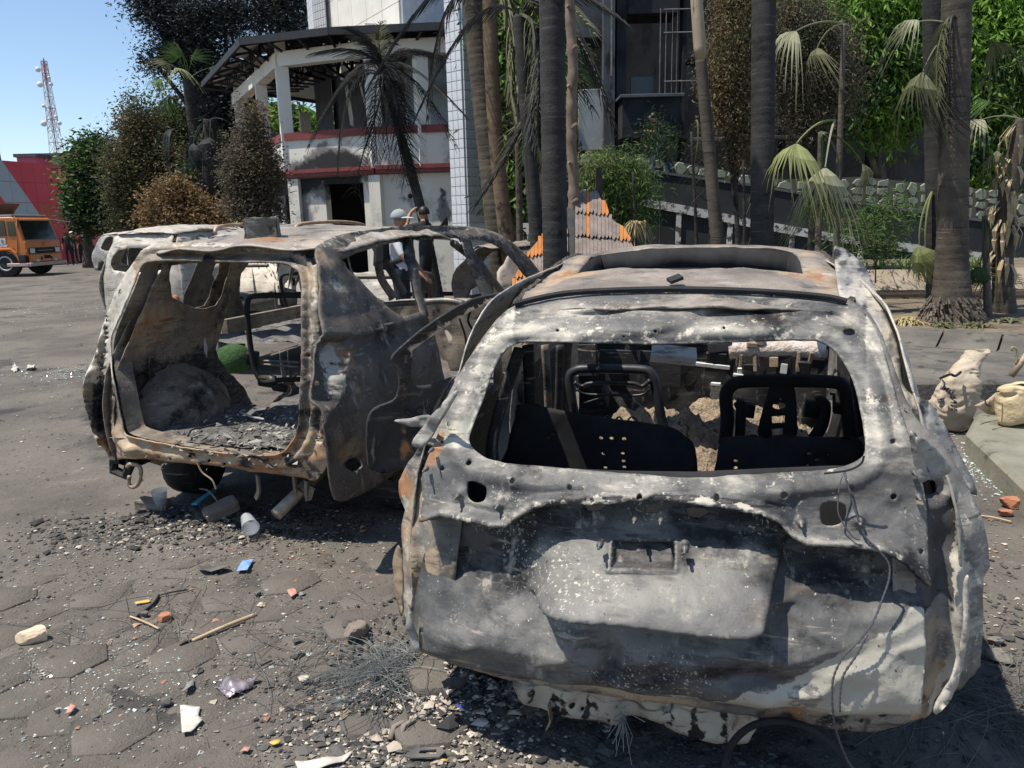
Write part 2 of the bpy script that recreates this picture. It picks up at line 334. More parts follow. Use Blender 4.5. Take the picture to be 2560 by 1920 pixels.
def dispA(V, P):
    px, py = V[:, 0], V[:, 1]; v = py-np.interp(px, LGX, LGY)
    d = np.interp(v, [-260, -110, -70, -26, -12, 0, 12, 26, 90, 200, 330, 520], [0, 0, .004, .014, .044, .048, -.030, -.056, -.050, -.010, .016, .0])
    # seam along the upper beam
    s2 = py-np.interp(px, [1340, 1500, 1560, 1600, 1640, 1760, 1960], [1262, 1238, 1232, 1244, 1228, 1234, 1262]); d += -.012*np.exp(-(s2/6)**2)*sstep(px, 1330, 1370)*(1-sstep(px, 1930, 1970))
    # number plate bowl with its hanging lip
    lip = np.interp(px, LIPX, LIPY); lx = np.interp(py, [1250, 1300, 1400, 1480, 1520], [1440, 1395, 1345, 1326, 1335]); rx = np.interp(py, [1300, 1330, 1400, 1500, 1540], [1982, 1976, 1955, 1918, 1905])
    m = sstep(px-lx, -6, 40)*(1-sstep(px-rx, -10, 5))*(1-sstep(py-lip, -3, 6))
    d += m*(.004+.115*sstep(py, 1310, 1530)**1.3*sstep(px, 1250, 1420))
    d += .014*gauss(V, 1560, 1420, 200, 30)*-1
    fr = np.abs(np.maximum(np.abs(px-1608)/82, np.abs(py-1388)/30)-1); d += m*(.012*np.exp(-(fr/.11)**2)-.022*(np.maximum(np.abs(px-1608)/76, np.abs(py-1388)/25) < 1))
    # undercut below the lip, bulge and crease of the lower skin, tucked bottom edge
    u = py-lip; d += -.034*sstep(px, 1300, 1380)*(1-sstep(px, 1930, 2010))*sstep(u, 2, 14)*(1-sstep(u, 20, 120))
    cr = py-np.interp(px, [1040, 1200, 1450, 1560, 1800, 2000, 2150, 2310], [1560, 1600, 1640, 1652, 1640, 1636, 1600, 1560]); d += .022*np.interp(cr, [-160, -30, 0, 30, 200], [0, .7, 1, .5, 0])
    d += -.05*gauss(V, 1160, 1440, 90, 60)-.03*gauss(V, 2170, 1480, 80, 60)+.025*gauss(V, 1200, 1580, 100, 40)-.03*gauss(V, 1530, 1640, 26, 50)-.02*gauss(V, 2080, 1420, 60, 40)+.02*gauss(V, 1420, 1560, 50, 50)-.022*gauss(V, 1870, 1690, 120, 26)
    bt = np.interp(px, [1060, 1132, 1300, 1532, 1678, 1896, 2115, 2290], [1632, 1660, 1703, 1732, 1757, 1776, 1794, 1798])-py; d += -.03*(1-sstep(bt, 0, 26))
    # window flange and pillar channels
    w = pdist(V, winA); d += -.018*np.exp(-(w/14)**2)+.010*np.exp(-((w-38)/16)**2)-.014*np.exp(-((w-72)/12)**2)*(py < 1120)
    for x, y, r, a in ((1171, 1160, 22, -.010), (1285, 1198, 22, .008), (1959, 1230, 26, .014), (1150, 1230, 14, .02), (1250, 1252, 14, .02), (2000, 1300, 12, .02), (2143, 1292, 16, .02), (2230, 1235, 24, .01), (2122, 831, 26, .008), (1502, 1352, 9, .02), (1712, 1362, 10, .022)):
        d += a*gauss(V, x, y, r, r)
    # heat buckles of the roof lip
    te = py-np.interp(px, [1292, 1393, 1520, 1710, 1900, 2058, 2108], [768, 745, 735, 732, 738, 751, 760]); d += -.03*(1-sstep(te, 0, 16))*sstep(px, 1270, 1320)*(1-sstep(px, 2090, 2130)); top = 1-sstep(py, 800, 860); d += top*(.010*np.sin(px/47+py/19)+.012*np.sin(px/90-py/33+1)+.006*np.sin(px/23+py/11))*sstep(te, 10, 40)
    lo = sstep(py, 1380, 1480); d += .0045*wob(P, 3.5, 3)+.0016*wob(P, 13, 4)-.030*lo*np.abs(wob(P*np.array([1, 0, 1.6]), 1.5, 14, 2))+.010*lo-.007*(np.abs(wob(P, 3.2, 15, 2))-.25)
    return d
def stain_shadeA(V, P):
    px, py = V[:, 0], V[:, 1]; o = np.zeros((len(V), 3)); n = wob(V/1000, 6, 9, 4)
    edge = np.interp(px, [1500, 1650, 1800, 1900, 1980, 2060, 2120, 2200, 2320], [1800, 1765, 1750, 1722, 1684, 1640, 1602, 1560, 1530]); a = sstep(py-edge+26*n, -14, 22)
    o[:, 0] += 1.0*a-.6*a*sstep(np.maximum(gauss(V, 2010, 1740, 60, 45), gauss(V, 2230, 1640, 40, 60))+.35*n, .35, .6)
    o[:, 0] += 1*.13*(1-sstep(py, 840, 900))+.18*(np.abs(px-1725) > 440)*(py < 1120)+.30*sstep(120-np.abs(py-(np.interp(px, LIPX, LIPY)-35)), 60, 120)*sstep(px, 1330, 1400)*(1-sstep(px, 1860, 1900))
    w = pdist(V, winA); o[:, 0] += .16*np.exp(-(w/40)**2)
    o[:, 1] += .30*np.exp(-(pdist(V, hatch)/30)**2)+.22*np.exp(-((py-np.interp(px, LGX, LGY))/16)**2)+.42*gauss(V, 1085, 1140, 40, 60)+.5*gauss(V, 1900, 800, 200, 18)+.3*gauss(V, 1360, 780, 160, 16)+.26*gauss(V, 2270, 1260, 40, 60)+.3*gauss(V, 1060, 1590, 30, 40)
    v = py-np.interp(px, LGX, LGY); o[:, 2] += .30*np.exp(-((v-55)/60)**2)+.30*gauss(V, 1180, 1480, 120, 90)+.25*gauss(V, 1600, 1680, 240, 40)+.3*gauss(V, 2150, 1470, 90, 60)  # first term darkens the band below the ledge as its shade; others soot patches
    o[:, 0] -= .42*sstep(py, 1390, 1440)*(1-a); o[:, 2] += .10*sstep(py, 1540, 1600)*(1-a)
    fr = np.abs(np.maximum(np.abs(px-1608)/84, np.abs(py-1388)/31)-1); ins = np.maximum(np.abs(px-1608)/82, np.abs(py-1388)/29) < .97; o[:, 0] += .34*np.exp(-(fr/.10)**2)*(py > 1385); o[:, 2] += .34*ins+.25*np.exp(-((fr-.22)/.12)**2)*sstep(n, -.2, .3)*(~ins)  # shade and a bright lower rim painted into the plate recess to deepen it
    s2 = py-np.interp(px, [1340, 1500, 1560, 1600, 1640, 1760, 1960], [1262, 1238, 1232, 1244, 1228, 1234, 1262]); o[:, 2] += .6*np.exp(-(s2/4)**2)*(px > 1340)*(px < 1960)  # dark line painted along the seam for the shade in its crease
    o[:, 0] += .30*np.exp(-((v+6)/8)**2); bt = np.interp(px, [1060, 1132, 1300, 1532, 1678, 1896], [1632, 1660, 1703, 1732, 1757, 1776])-py; o[:, 0] += .55*np.exp(-(bt/14)**2)*sstep(n, -.3, .2)*(px < 1700)  # bright line painted along the ledge lip as a highlight; ash along the bottom edge
    o[:, 2] += .30*gauss(V, 1130, 1390, 70, 60)+.22*gauss(V, 1420, 1250, 60, 20)
    return o
tgA = sheet('tailgate', hatch, holesA, tailA, 5.6, M_TAIL, carA, dispA, stain_shadeA, .006, (0, -1, 0), label='ash grey crumpled tailgate with empty rear window')
bkp_ = sm([(1165, 1190), (1400, 1205), (1730, 1215), (2100, 1200), (2200, 1230), (2225, 1420), (2200, 1640), (1900, 1710), (1500, 1665), (1160, 1600), (1130, 1420), (1140, 1260)], 2, True)
sheet('dark_backing', bkp_, [], lambda P: tailA(P)+np.array([0, .13, 0]), 40, M_BLACK, carA, None, None, .004)  # black sheet added behind the tailgate so that its holes look dark
# bolts, torn foam clips and wires on the tailgate
for x, y, r in ((1152, 1232, 7), (1252, 1255, 7), (1504, 1352, 9), (1714, 1362, 10), (2000, 1297, 8), (2143, 1292, 9), (1590, 1290, 7), (1654, 1292, 7), (1088, 1118, 6), (1074, 1165, 7), (2279, 1172, 7), (2289, 1232, 8), (2262, 1020, 6)):
    p = tailA([(x, y)])[0]; rr = r*.00075; MB().lathe([(rr*1.5, -.02), (rr*1.5, -.036), (rr*.7, -.04), (rr*.7, -.056), (rr*.2, -.06)], p, 8, 'y').build('bolt', M_STEELPIPE, tgA, True)
wc = FA.ony(sm([(2160, 1140), (2152, 1160), (2120, 1176), (2060, 1184)], 4), -.02); MB().tube(wc, .003, 5).build('seal_wire', M_BLACK, tgA)
# --- body frame behind the tailgate
ringO = sm([(1330, 752), (1400, 738), (1500, 731), (1700, 727), (1900, 733), (2060, 744), (2120, 752), (2180, 790), (2214, 850), (2243, 925), (2274, 1010), (2310, 1070), (2372, 1130), (2424, 1220), (2456, 1290), (2472, 1345), (2486, 1433), (2470, 1466), (2470, 1563), (2462, 1690), (2431, 1717), (2412, 1746), (2349, 1785), (2342, 1809), (2311, 1823), (2190, 1860), (2060, 1843), (1900, 1818), (1700, 1790), (1500, 1760), (1300, 1728), (1150, 1690), (1062, 1650), (1036, 1612), (1003, 1565), (994, 1500), (985, 1440), (993, 1400), (988, 1330), (997, 1290), (987, 1260), (984, 1215), (1010, 1165), (1050, 1105), (1085, 1040), (1150, 920), (1208, 835), (1258, 780)], 2, True)
ringI = sm([(1340, 840), (1300, 855), (1262, 875), (1225, 925), (1185, 1020), (1150, 1105), (1140, 1160), (1150, 1250), (1130, 1420), (1120, 1560), (1150, 1640), (1400, 1690), (1700, 1730), (2000, 1760), (2180, 1760), (2235, 1680), (2240, 1450), (2232, 1260), (2195, 1100), (2170, 1000), (2140, 920), (2100, 870), (2040, 845), (1700, 845)], 2, True)
def ringmap(P): p = tailA(P); p[:, 1] += .05; return p
def dispR(V, P):
    d = .006*wob(P, 4, 12)+.004*wob(P, 13, 13); px, py = V[:, 0], V[:, 1]
    for cx, cy in ((1058, 1160), (2337, 1237)):
        r = np.hypot(px-cx, py-cy); d += -.020*np.exp(-((r-26)/9)**2)+.012*np.exp(-((r-46)/12)**2)
    d += .03*np.exp(-((px-2408)/14)**2)*sstep(py, 1380, 1440)*(1-sstep(py, 1650, 1720))-.03*np.exp(-((px-2362)/24)**2)*sstep(py, 1300, 1380)+.02*np.exp(-((px-1022)/8)**2)*sstep(py, 1260, 1340)-.025*np.exp(-((px-1040)/10)**2)*sstep(py, 1330, 1400)
    d += .03*gauss(V, 2440, 1330, 40, 60)-.02*gauss(V, 1010, 1310, 20, 60)
    return d
def stainR(V, P):
    px, py = V[:, 0], V[:, 1]; o = np.zeros((len(V), 3)); n = wob(V/1000, 7, 19, 4)
    o[:, 1] += .34*(px < 1080)*(py > 1180)*(1-sstep(py, 1480, 1540))+.34*sstep(py+60*n, 1540, 1640)*(px > 2290)*(px < 2400)+.17*sstep(py, 1640, 1700)*(px < 2300); o[:, 2] += .2*sstep(n, .1, .5)*(py > 1640)
    o[:, 2] += .95*(px > 2300)*(px < 2398)*sstep(py+40*n, 1225, 1270)*(1-sstep(py+60*n, 1480, 1580))
    o[:, 0] += .22*(px > 2395)*sstep(py+30*n, 1200, 1260)*(1-sstep(py, 1600, 1680))+.6*np.exp(-((px-np.interp(py, [1380, 1500, 1600, 1700, 1780], [2400, 2408, 2408, 2390, 2345]))/13)**2)*sstep(py, 1370, 1400)+.35*(px < 1035)*sstep(py, 1500, 1560)+.3*(px < 1060)*sstep(n, .1, .4)
    return o
rbA = sheet('rear_body', ringO, [ringI, circ(1058, 1160, 13, 14), circ(2337, 1237, 21, 18), circ(2304, 1208, 5), circ(2215, 1808, 14), circ(2160, 1828, 6), circ(1200, 1690, 5)], ringmap, 10, M_RING, carA, dispR, stainR, .006, (0, -1, 0), label='peeled rear corner panels in tan, black and white')
# torn flaps of trim standing off the corners
def flap(pts, y0, y1, m, name='torn_flap', yfun=None):
    pts = np.array(pts, float); V2, Fc = tri2d(sm(pts, 3, True), [], 10); P = np.stack([FA.ony([v], y0+(y1-y0)*((v[0]-pts[:, 0].min())/(np.ptp(pts[:, 0])+1e-6)))[0] for v in V2]); P[:, 1] += .012*wob(P, 8, 5)
    o = link(name, npmesh(name, P, Fc), m, rbA); s = o.modifiers.new('thickness', 'SOLIDIFY'); s.thickness = .005; s.offset = 0
flap([(2288, 1090), (2330, 1112), (2375, 1168), (2362, 1190), (2334, 1201), (2318, 1198), (2300, 1150)], -.03, .06, M_SIDEA)
flap([(2272, 1080), (2292, 1100), (2326, 1190), (2322, 1202), (2296, 1200)], -.02, -.02, M_SIDEA)
flap([(1128, 985), (1140, 990), (1075, 1098), (1052, 1118), (1030, 1108), (1062, 1060)], .12, .05, M_SIDEA)
flap([(986, 1053), (1020, 1045), (1084, 1038), (1075, 1075), (1045, 1068)], .20, .10, M_SIDEA)
flap([(2412, 1460), (2424, 1448), (2420, 1560), (2404, 1680), (2350, 1780), (2336, 1768), (2390, 1660), (2406, 1560)], -.02, .02, M_WHITEC)
flap([(1020, 1530), (1034, 1545), (1052, 1620), (1040, 1625), (1024, 1590)], -.05, -.05, M_SIDEA)
flap([(984, 1390), (998, 1372), (1008, 1480), (1004, 1540), (988, 1490)], .03, -.01, M_TAN)
# hanging lower panel with exhaust hangers
low = sm([(1282, 1680), (1300, 1742), (1340, 1768), (1400, 1785), (1545, 1812), (1565, 1790), (1640, 1800), (1690, 1830), (1790, 1856), (1858, 1862), (1880, 1840), (1890, 1790), (1700, 1740), (1500, 1715)], 3, True)
def lowmap(P): p = FA.ony(P, .03); return p
sheet('rear_valance', low, [circ(1430, 1762, 8), circ(1455, 1775, 5)], lowmap, 14, M_CREAM, carA, lambda V, P: .014*wob(P, 5, 21)+.012*np.sin(V[:, 0]/17)*np.exp(-((V[:, 1]-1740)/60)**2), lambda V, P: np.stack([0*V[:, 0], .1+0*V[:, 0], .18*sstep(np.sin(V[:, 0]/11)+.8*np.sin(V[:, 0]/4.3)+.8*wob(V/60, 1, 3), .5, 1.0)], 1), .006, (0, -1, 0), label='flaking cream panel under the tailgate')
for hx in (1372, 1835):
    q = FA.ony([(hx, 1760), (hx+6, 1800), (hx-4, 1818)], .02); q2 = MB()
    for a, c in zip(q[:-1], q[1:]): q2.beam(a, c, .030, .005)
    q2.build('hanger', M_TAN, carA)
# --- roof
ROO = [(-.555, .47), (-.40, .415), (-.2, .385), (0, .375), (.2, .385), (.40, .415), (.555, .47), (.595, .8), (.625, 1.2), (.61, 1.75), (.58, 2.02), (.3, 2.10), (0, 2.12), (-.3, 2.10), (-.58, 2.02), (-.61, 1.75), (-.625, 1.2), (-.595, .8)]
def roofA(V): V = np.asarray(V); return np.stack([V[:, 0], V[:, 1], RA(V[:, 0], V[:, 1])], 1)
sr = FA.hit([(1431, 690), (2023, 650)], lambda p: p[..., 2]-RA(p[..., 0], p[..., 1])); sf = FA.hit([(1496, 631), (2000, 612)], lambda p: p[..., 2]-1.548)
yr = float(sr[:, 1].mean())-.13; yf = yr+.63; xw = .465
SUNR = sm([(-xw, yr+.06), (-xw+.05, yr), (0, yr-.01), (xw-.05, yr), (xw, yr+.06), (xw, yf-.06), (xw-.06, yf), (0, yf+.02), (-xw+.06, yf), (-xw, yf-.06)], 4, True)
def dispRoof(V, P): return -.012*np.exp(-(pdist(V, SUNR)/.03)**2)+.010*wob(P, 1.6, 31)+.004*wob(P, 5, 32)+.004*np.exp(-(np.abs(V[:, 1]-yf-.02)/.05)**2)*np.exp(-((np.abs(V[:, 0])-.38)/.07)**2)
def stainRoof(V, P):
    o = np.zeros((len(V), 3)); a = np.abs(V[:, 0]); o[:, 1] = .62*np.exp(-((a-.45)/.12)**2-((V[:, 1]-yr+.03)/.14)**2)+.18*np.exp(-((V[:, 1]-.6)/.2)**2)+.28*np.exp(-((a-.52)/.05)**2); o[:, 0] = .3*np.exp(-((V[:, 1]-yr+.02)/.03)**2); return o
rfA = sheet('roof', sm(ROO, 3, True), [SUNR], roofA, .022, M_ROOFA, carA, dispRoof, stainRoof, .006, (0, 0, 1), label='rust stained roof with a sunroof hole')
# sunroof rim: an inner wall hanging from the edge of the hole
def skirt(loop3, depth, inset, m, name, parent):
    L = np.asarray(loop3); n = len(L); c = L.mean(0); I = L+(c-L)*inset; I[:, 2] = L[:, 2]-depth*(1+.25*wob(L, 6, 8)); V = np.concatenate([L, I]); Fc = np.array([(i, (i+1) % n, n+(i+1) % n, n+i) for i in range(n)])
    o = link(name, npmesh(name, V, Fc), m, parent); s = o.modifiers.new('thickness', 'SOLIDIFY'); s.thickness = .006; s.offset = 0; return o
lp = roofA(resample(SUNR, .03)); lp[:, 2] += -.008; skirt(lp, .12, .03, M_BLACK, 'sunroof_frame', rfA)
for s_ in (-1, 1):
    ln = [roofA([(s_*(float(np.interp(y, [.5, .8, 1.2, 1.8, 2.3], [.558, .592, .618, .614, .565]))+.003*math.sin(y*9)), y)])[0]+np.array([0, 0, .004+.006*random.random()]) for y in np.arange(.50, 2.3, .045)]
    MB().tube(ln, [.011+.007*random.random() for _ in ln], 6).build('roof_gutter', M_CRUST, rfA)
gl = tailA(sm([(1286, 768), (1393, 744), (1520, 734), (1710, 731), (1900, 737), (2058, 750), (2116, 762)], 5)); gl[:, 2] += .010; gl[:, 1] += .004; MB().tube(gl, .011, 6).build('gap_shade_tube', M_BLACK, rfA)  # black tube standing in for the shade in the gap above the tailgate
c3 = roofA([(-.01, .72)])[0]; MB().box(c3+np.array([0, 0, .022]), (.05, .035, .012), (.3, -.3, .5)).build('torn_clip', M_BLACK, rfA)
# --- right quarter panel between the roof gutter and the outer edge of the body
qp = sm([(2084, 622), (2100, 620), (2119, 630), (2161, 668), (2187, 725), (2213, 793), (2239, 855), (2252, 925), (2256, 962), (2276, 988), (2317, 1005), (2346, 1042), (2383, 1111), (2425, 1190), (2440, 1240), (2400, 1210), (2340, 1190), (2300, 1165), (2262, 1040), (2215, 880), (2170, 795), (2112, 756), (2097, 735), (2090, 680)], 3, True)
def qpmap(P):
    P = np.asarray(P, float); yv = np.interp(P[:, 1], [612, 640, 668, 700, 740, 790, 860, 960, 1010, 1240], [1.75, 1.45, 1.15, .90, .66, .52, .42, .33, .28, .16])+np.clip((P[:, 0]-np.interp(P[:, 1], [612, 735, 795, 880, 1040, 1165], [2072, 2090, 2170, 2215, 2262, 2300]))/140, 0, 1)*.14
    d = FA.dirl(rays(P)/F); o = FA.loc(CAMP); return o+d*((yv-o[1])/d[:, 1])[:, None]
def stainQ(V, P): o = np.zeros((len(V), 3)); n = wob(V/1000*np.array([3, 1]), 8, 21, 4); o[:, 0] = .35*sstep(n, 0, .5); o[:, 1] = .25*(V[:, 1] < 700)*sstep(n, -.3, .2); o[:, 2] = .25*sstep(-n, .1, .5); return o
sheet('quarter_panel', qp, [], qpmap, 9, M_SIDEA, carA, lambda V, P: .008*wob(P, 3, 77)+.004*wob(P, 11, 78), stainQ, .01, (0, -1, 0), label='pale streaked right rear quarter panel')
# --- sides (in the y,z plane), with door and window openings
def sideA(s_): return lambda V: np.stack([s_*SA(V[:, 0], V[:, 1]), V[:, 0], V[:, 1]], 1)
SO = [(.16, .3), (.10, .62), (.12, .9), (.20, 1.05), (.36, 1.28), (.47, 1.39), (.62, 1.43), (1.2, 1.485), (1.8, 1.51), (2.25, 1.48), (2.6, 1.32), (3.05, 1.0), (3.6, .94), (4.1, .84), (4.2, .6), (4.15, .3), (3.75, .24), (3.68, .5), (3.45, .64), (3.2, .6), (3.02, .45), (2.98, .2), (1.25, .2), (1.2, .42), (1.02, .60), (.8, .64), (.58, .55), (.45, .35), (.4, .26)]
QW = sm([(.42, 1.08), (.52, 1.27), (.64, 1.37), (.98, 1.40), (1.0, 1.03), (.6, 1.02)], 3, True); RW = sm([(1.1, 1.03), (1.08, 1.40), (1.62, 1.41), (1.66, .5), (1.6, .34), (1.3, .34), (1.22, .6)], 3, True); FW = sm([(1.76, .4), (1.74, 1.41), (2.2, 1.385), (2.75, 1.05), (2.78, .6), (2.7, .34), (1.85, .32)], 3, True)
def stainS(V, P): o = np.zeros((len(V), 3)); o[:, 0] = .3*sstep(V[:, 1], 1.0, 1.3); o[:, 1] = .2*(V[:, 1] < .5); return o
for s_ in (-1, 1):
    sheet('side_panel', sm(SO, 2, True), [RW, FW] if s_ < 0 else [sm([(1.1, 1.03), (1.08, 1.40), (1.62, 1.41), (1.64, 1.0)], 3, True), FW], sideA(s_), .035, M_SIDEA, carA, lambda V, P: .008*wob(P, 1.8, 40+s_)+.002*wob(P, 9, 41), stainS, .006, (1, 0, 0))
# bonnet stub, bulkhead
V2, Fc = tri2d([(-.78, 2.95), (.78, 2.95), (.74, 4.0), (-.74, 4.0)], [], .08); P = np.stack([V2[:, 0], V2[:, 1], .98-.10*(V2[:, 1]-2.95)**1.5-.1*(V2[:, 0]/.8)**2], 1); P[:, 2] += .02*wob(P, 2, 7); link('bonnet', npmesh('bonnet', P, Fc), M_SIDEA, carA)
for s_ in (-1, 1): MB().tube([(s_*.52, 2.36, 1.44), (s_*.62, 2.62, 1.28), (s_*.74, 3.0, 1.0)], .028, 6).build('windscreen_pillar', M_DARK, carA)
# --- floor and what is left inside
V2, Fc = tri2d([(-.78, .1), (.78, .1), (.78, 2.95), (-.78, 2.95)], [], .05); P = np.stack([V2[:, 0], V2[:, 1], np.interp(V2[:, 1], [.1, .9, 1.0, 1.3, 1.6, 2.9], [.36, .36, .34, .30, .27, .30])+.12*np.exp(-(V2[:, 0]/.13)**2)*(V2[:, 1] > 1.1)], 1); P[:, 2] += .03*wob(P, 3, 8)+.015*wob(P, 9, 9)
fl = link('floor_pan', npmesh('floor_pan', P, Fc), M_FLOORASH, carA)
V2, Fc = tri2d([(-.8, .25), (.8, .25), (.8, .95), (-.8, .95)], [circ(.15, .55, .07)], .08); P = np.stack([V2[:, 0], 2.98+.04*wob(V2, 3, 4), V2[:, 1]], 1); link('bulkhead', npmesh('bulkhead', P, Fc), M_DARK, carA)
V2, Fc = tri2d(circ(0, 0, 1, 40), [], .05); r = np.hypot(V2[:, 0], V2[:, 1]); Ps = []
for (hx, hy, sx, sy, hh) in ((.22, 2.45, .50, .34, .32), (.55, 2.35, .22, .28, .24), (.10, 1.78, .30, .26, .22), (-.25, 2.5, .36, .25, .26), (-.05, 2.2, .25, .2, .30)):
    P = np.stack([hx+V2[:, 0]*sx, hy+V2[:, 1]*sy, .30+hh*(1-r**2)**.9+hh*.16*wob(V2, 1.3, int(hx*90))+.018*wob(V2, 5, 3)], 1); MM = link('ash_heap', npmesh('ash_heap', P, Fc), M_ASHHEAP, carA)
# rear seat backs: black plates with lightening holes
def plate(outline, holes, y, m, name, th=.02, lean=.0, res=14):
    z0 = float(np.mean([FA.ony([p], y)[0][2] for p in outline[:2]]))
    sheet(name, outline, holes, lambda V: FA.hit(V, lambda p: p[..., 1]-(y+lean*(p[..., 2]-.8)), n=60), res, m, carA, lambda V, P: .006*wob(P, 4, 3), None, th, (0, -1, 0))
plate(sm([(1290, 1040), (1310, 1010), (1480, 1042), (1660, 1065), (1712, 1090), (1738, 1120), (1742, 1215), (1700, 1260), (1260, 1240), (1270, 1120)], 3, True), [circ(x, y, 6, 7, 5) for x, y in ((1503, 1094), (1529, 1095), (1560, 1097), (1509, 1133), (1557, 1133), (1559, 1152), (1514, 1168), (1561, 1167), (1383, 1085), (1372, 1095))], .72, M_BLACK, 'rear_seat_back')
plate(sm([(1800, 1110), (1815, 1095), (1900, 1092), (2060, 1094), (2150, 1100), (2158, 1150), (2160, 1230), (1960, 1260), (1790, 1250), (1792, 1150)], 3, True), [circ(x, y, 6, 7, 5) for x, y in ((1839, 1152), (1839, 1169), (1839, 1185))]+[circ(2023, 1134, 8, 8, 6), circ(2043, 1150, 8, 8, 5), circ(2020, 1163, 7, 7, 5), circ(2039, 1176, 7, 7, 5), circ(2071, 1137, 4, 6)], .72, M_BLACK, 'rear_seat_back')
def ptube(pts, y, r, m, name, n=8, s=4, parent=None):
    MB().tube(FA.ony(sm(pts, s), y), r, n).build(name, m, parent or carA, True)
# front seat frames
M_SEATFR = mat('scorched_tube', ((.025, .027, .032), (.06, .062, .066), 9), [((.3, .28, .25), 14, .66, .72)], rough=.45, metal=.5)
sf1 = MB(); sf1.tube(FA.ony(sm([(1442, 1065), (1430, 1000), (1424, 945), (1440, 926), (1475, 922), (1600, 924), (1628, 935), (1640, 970), (1652, 1040), (1662, 1075)], 5), 1.45), .024, 8)
for pts, r in (([(1436, 955), (1455, 966), (1480, 958), (1580, 958), (1605, 966), (1626, 950)], .011), ([(1440, 972), (1465, 985), (1520, 987), (1600, 988), (1625, 970)], .007), ([(1460, 1008), (1515, 990)], .005), ([(1508, 1050), (1520, 1040), (1535, 1052), (1548, 1042), (1562, 1056), (1580, 1042), (1596, 1056)], .005)): sf1.tube(FA.ony(sm(pts, 4), 1.43), r, 6)
sf1.tube(FA.ony(sm([(1560, 990), (1600, 1012), (1625, 1040)], 4), 1.40), .003, 5)
for x in (1482, 1492, 1560, 1570): sf1.tube(FA.ony([(x, 922), (x+1, 955)], 1.45), .006, 6)
sf1.build('front_seat_frame', M_SEATFR, carA, True)
sf2 = MB(); sf2.tube(FA.ony(sm([(1812, 1110), (1818, 1050), (1815, 990), (1828, 965), (1860, 954), (1960, 952), (2080, 955), (2110, 968), (2118, 1000), (2122, 1060), (2128, 1100)], 5), 1.15), .028, 8)
sf2.tube(FA.ony([(1850, 1095), (1852, 1020), (1845, 1005)], 1.15), .022, 7); sf2.tube(FA.ony(sm([(2034, 1096), (2055, 1060), (2060, 1010), (2040, 1008)], 4), 1.15), .026, 7)
sf2.tube(FA.ony([(2075, 985), (2085, 985), (2085, 1030)], 1.1), .007, 6)
for x, y, a in ((1872, 1025, .03), (2030, 1022, .035), (2095, 1020, .02), (1850, 1010, .02)): p = FA.ony([(x, y)], 1.16)[0]; sf2.box(p, (a*1.6, .05, a*1.8), (.1, .1, 0))
sf2.build('front_seat_frame', M_BLACK, carA, True)
plate(sm([(1930, 962), (1980, 962), (1990, 1000), (1992, 1040), (1985, 1098), (1900, 1098), (1903, 1040), (1915, 1000)], 3, True), [circ(1948, 1015, 17, 12, 10), [(1929, 1040), (1962, 1038), (1961, 1058), (1931, 1060)], [(1929, 1072), (1958, 1070), (1957, 1088), (1930, 1090)], circ(1951, 998, 4, 6)], 1.13, M_BLACK, 'seat_spine', .02, 0, 9)
# dashboard beam, brackets, glovebox tray
ds = MB(); pb = FA.ony([(1822, 876), (1900, 872), (1990, 873), (2062, 878)], 2.55); ds.tube(sm(pb, 4), [.045+.012*random.random() for _ in range(len(sm(pb, 4)))], 9); ds.build('dashboard_beam', mat('ash_crusted_beam', ((.50, .40, .34), (.64, .58, .52), 12), [((.10, .09, .085), 14, .62, .68)], rough=1, bump=((40, 1, .02),)), carA, True)
for nm, m, its in (('dashboard_bracket', M_TAN, [(1852, 905, .02, .10), (1888, 908, .022, .10), (1995, 905, .02, .12), (2025, 900, .022, .10), (1935, 905, .05, .06), (1880, 862, .06, .03), (1900, 852, .05, .05), (2040, 892, .08, .03), (2058, 884, .05, .05)]), ('dashboard_module', M_DARK, [(1872, 925, .07, .08), (1960, 915, .09, .12), (2010, 922, .07, .09), (1790, 905, .12, .12), (1800, 868, .14, .06)]), ('dashboard_clamp', M_LIGHTALLOY, [(1782, 914, .20, .025), (1850, 928, .03, .05), (1790, 960, .06, .02), (1960, 922, .04, .06), (1846, 938, .06, .02)]), ('cross_plate', M_DARK, [(1600, 920, .5, .22), (1470, 900, .12, .2)])):
    for x, y, ww, hh in its:
        p = FA.ony([(x, y)], 2.5+.03*random.random())[0]; MB().box(p, (ww, .03, hh), (random.uniform(-.2, .2), random.uniform(-.1, .1), random.uniform(-.15, .15))).build(nm, m, carA, bev=.004)
p = FA.ony([(1685, 880)], 2.05)[0]; t_ = MB().box(p, (.24, .14, .02), (.25, .1, .1)); t_.box(p+np.array([0, -.06, -.03]), (.24, .02, .05), (.25, .1, .1)); t_.build('radio_tray', M_WHITEC, carA, bev=.004)
# left inner walls, seat-belt pillars
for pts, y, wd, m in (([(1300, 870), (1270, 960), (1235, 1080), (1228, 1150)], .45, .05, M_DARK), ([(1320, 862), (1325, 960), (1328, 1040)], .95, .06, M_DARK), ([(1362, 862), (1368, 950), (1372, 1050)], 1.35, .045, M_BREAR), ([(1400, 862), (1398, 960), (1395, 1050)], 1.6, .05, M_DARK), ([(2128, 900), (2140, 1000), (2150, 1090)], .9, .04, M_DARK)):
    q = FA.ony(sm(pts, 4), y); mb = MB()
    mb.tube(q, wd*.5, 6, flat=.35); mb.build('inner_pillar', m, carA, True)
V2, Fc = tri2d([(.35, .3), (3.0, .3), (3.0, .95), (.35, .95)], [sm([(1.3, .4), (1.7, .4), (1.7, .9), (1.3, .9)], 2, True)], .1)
P = np.stack([-(SA(V2[:, 0], V2[:, 1])-.05), V2[:, 0], V2[:, 1]], 1); link('inner_wall', npmesh('inner_wall', P, Fc), M_DARK, carA)
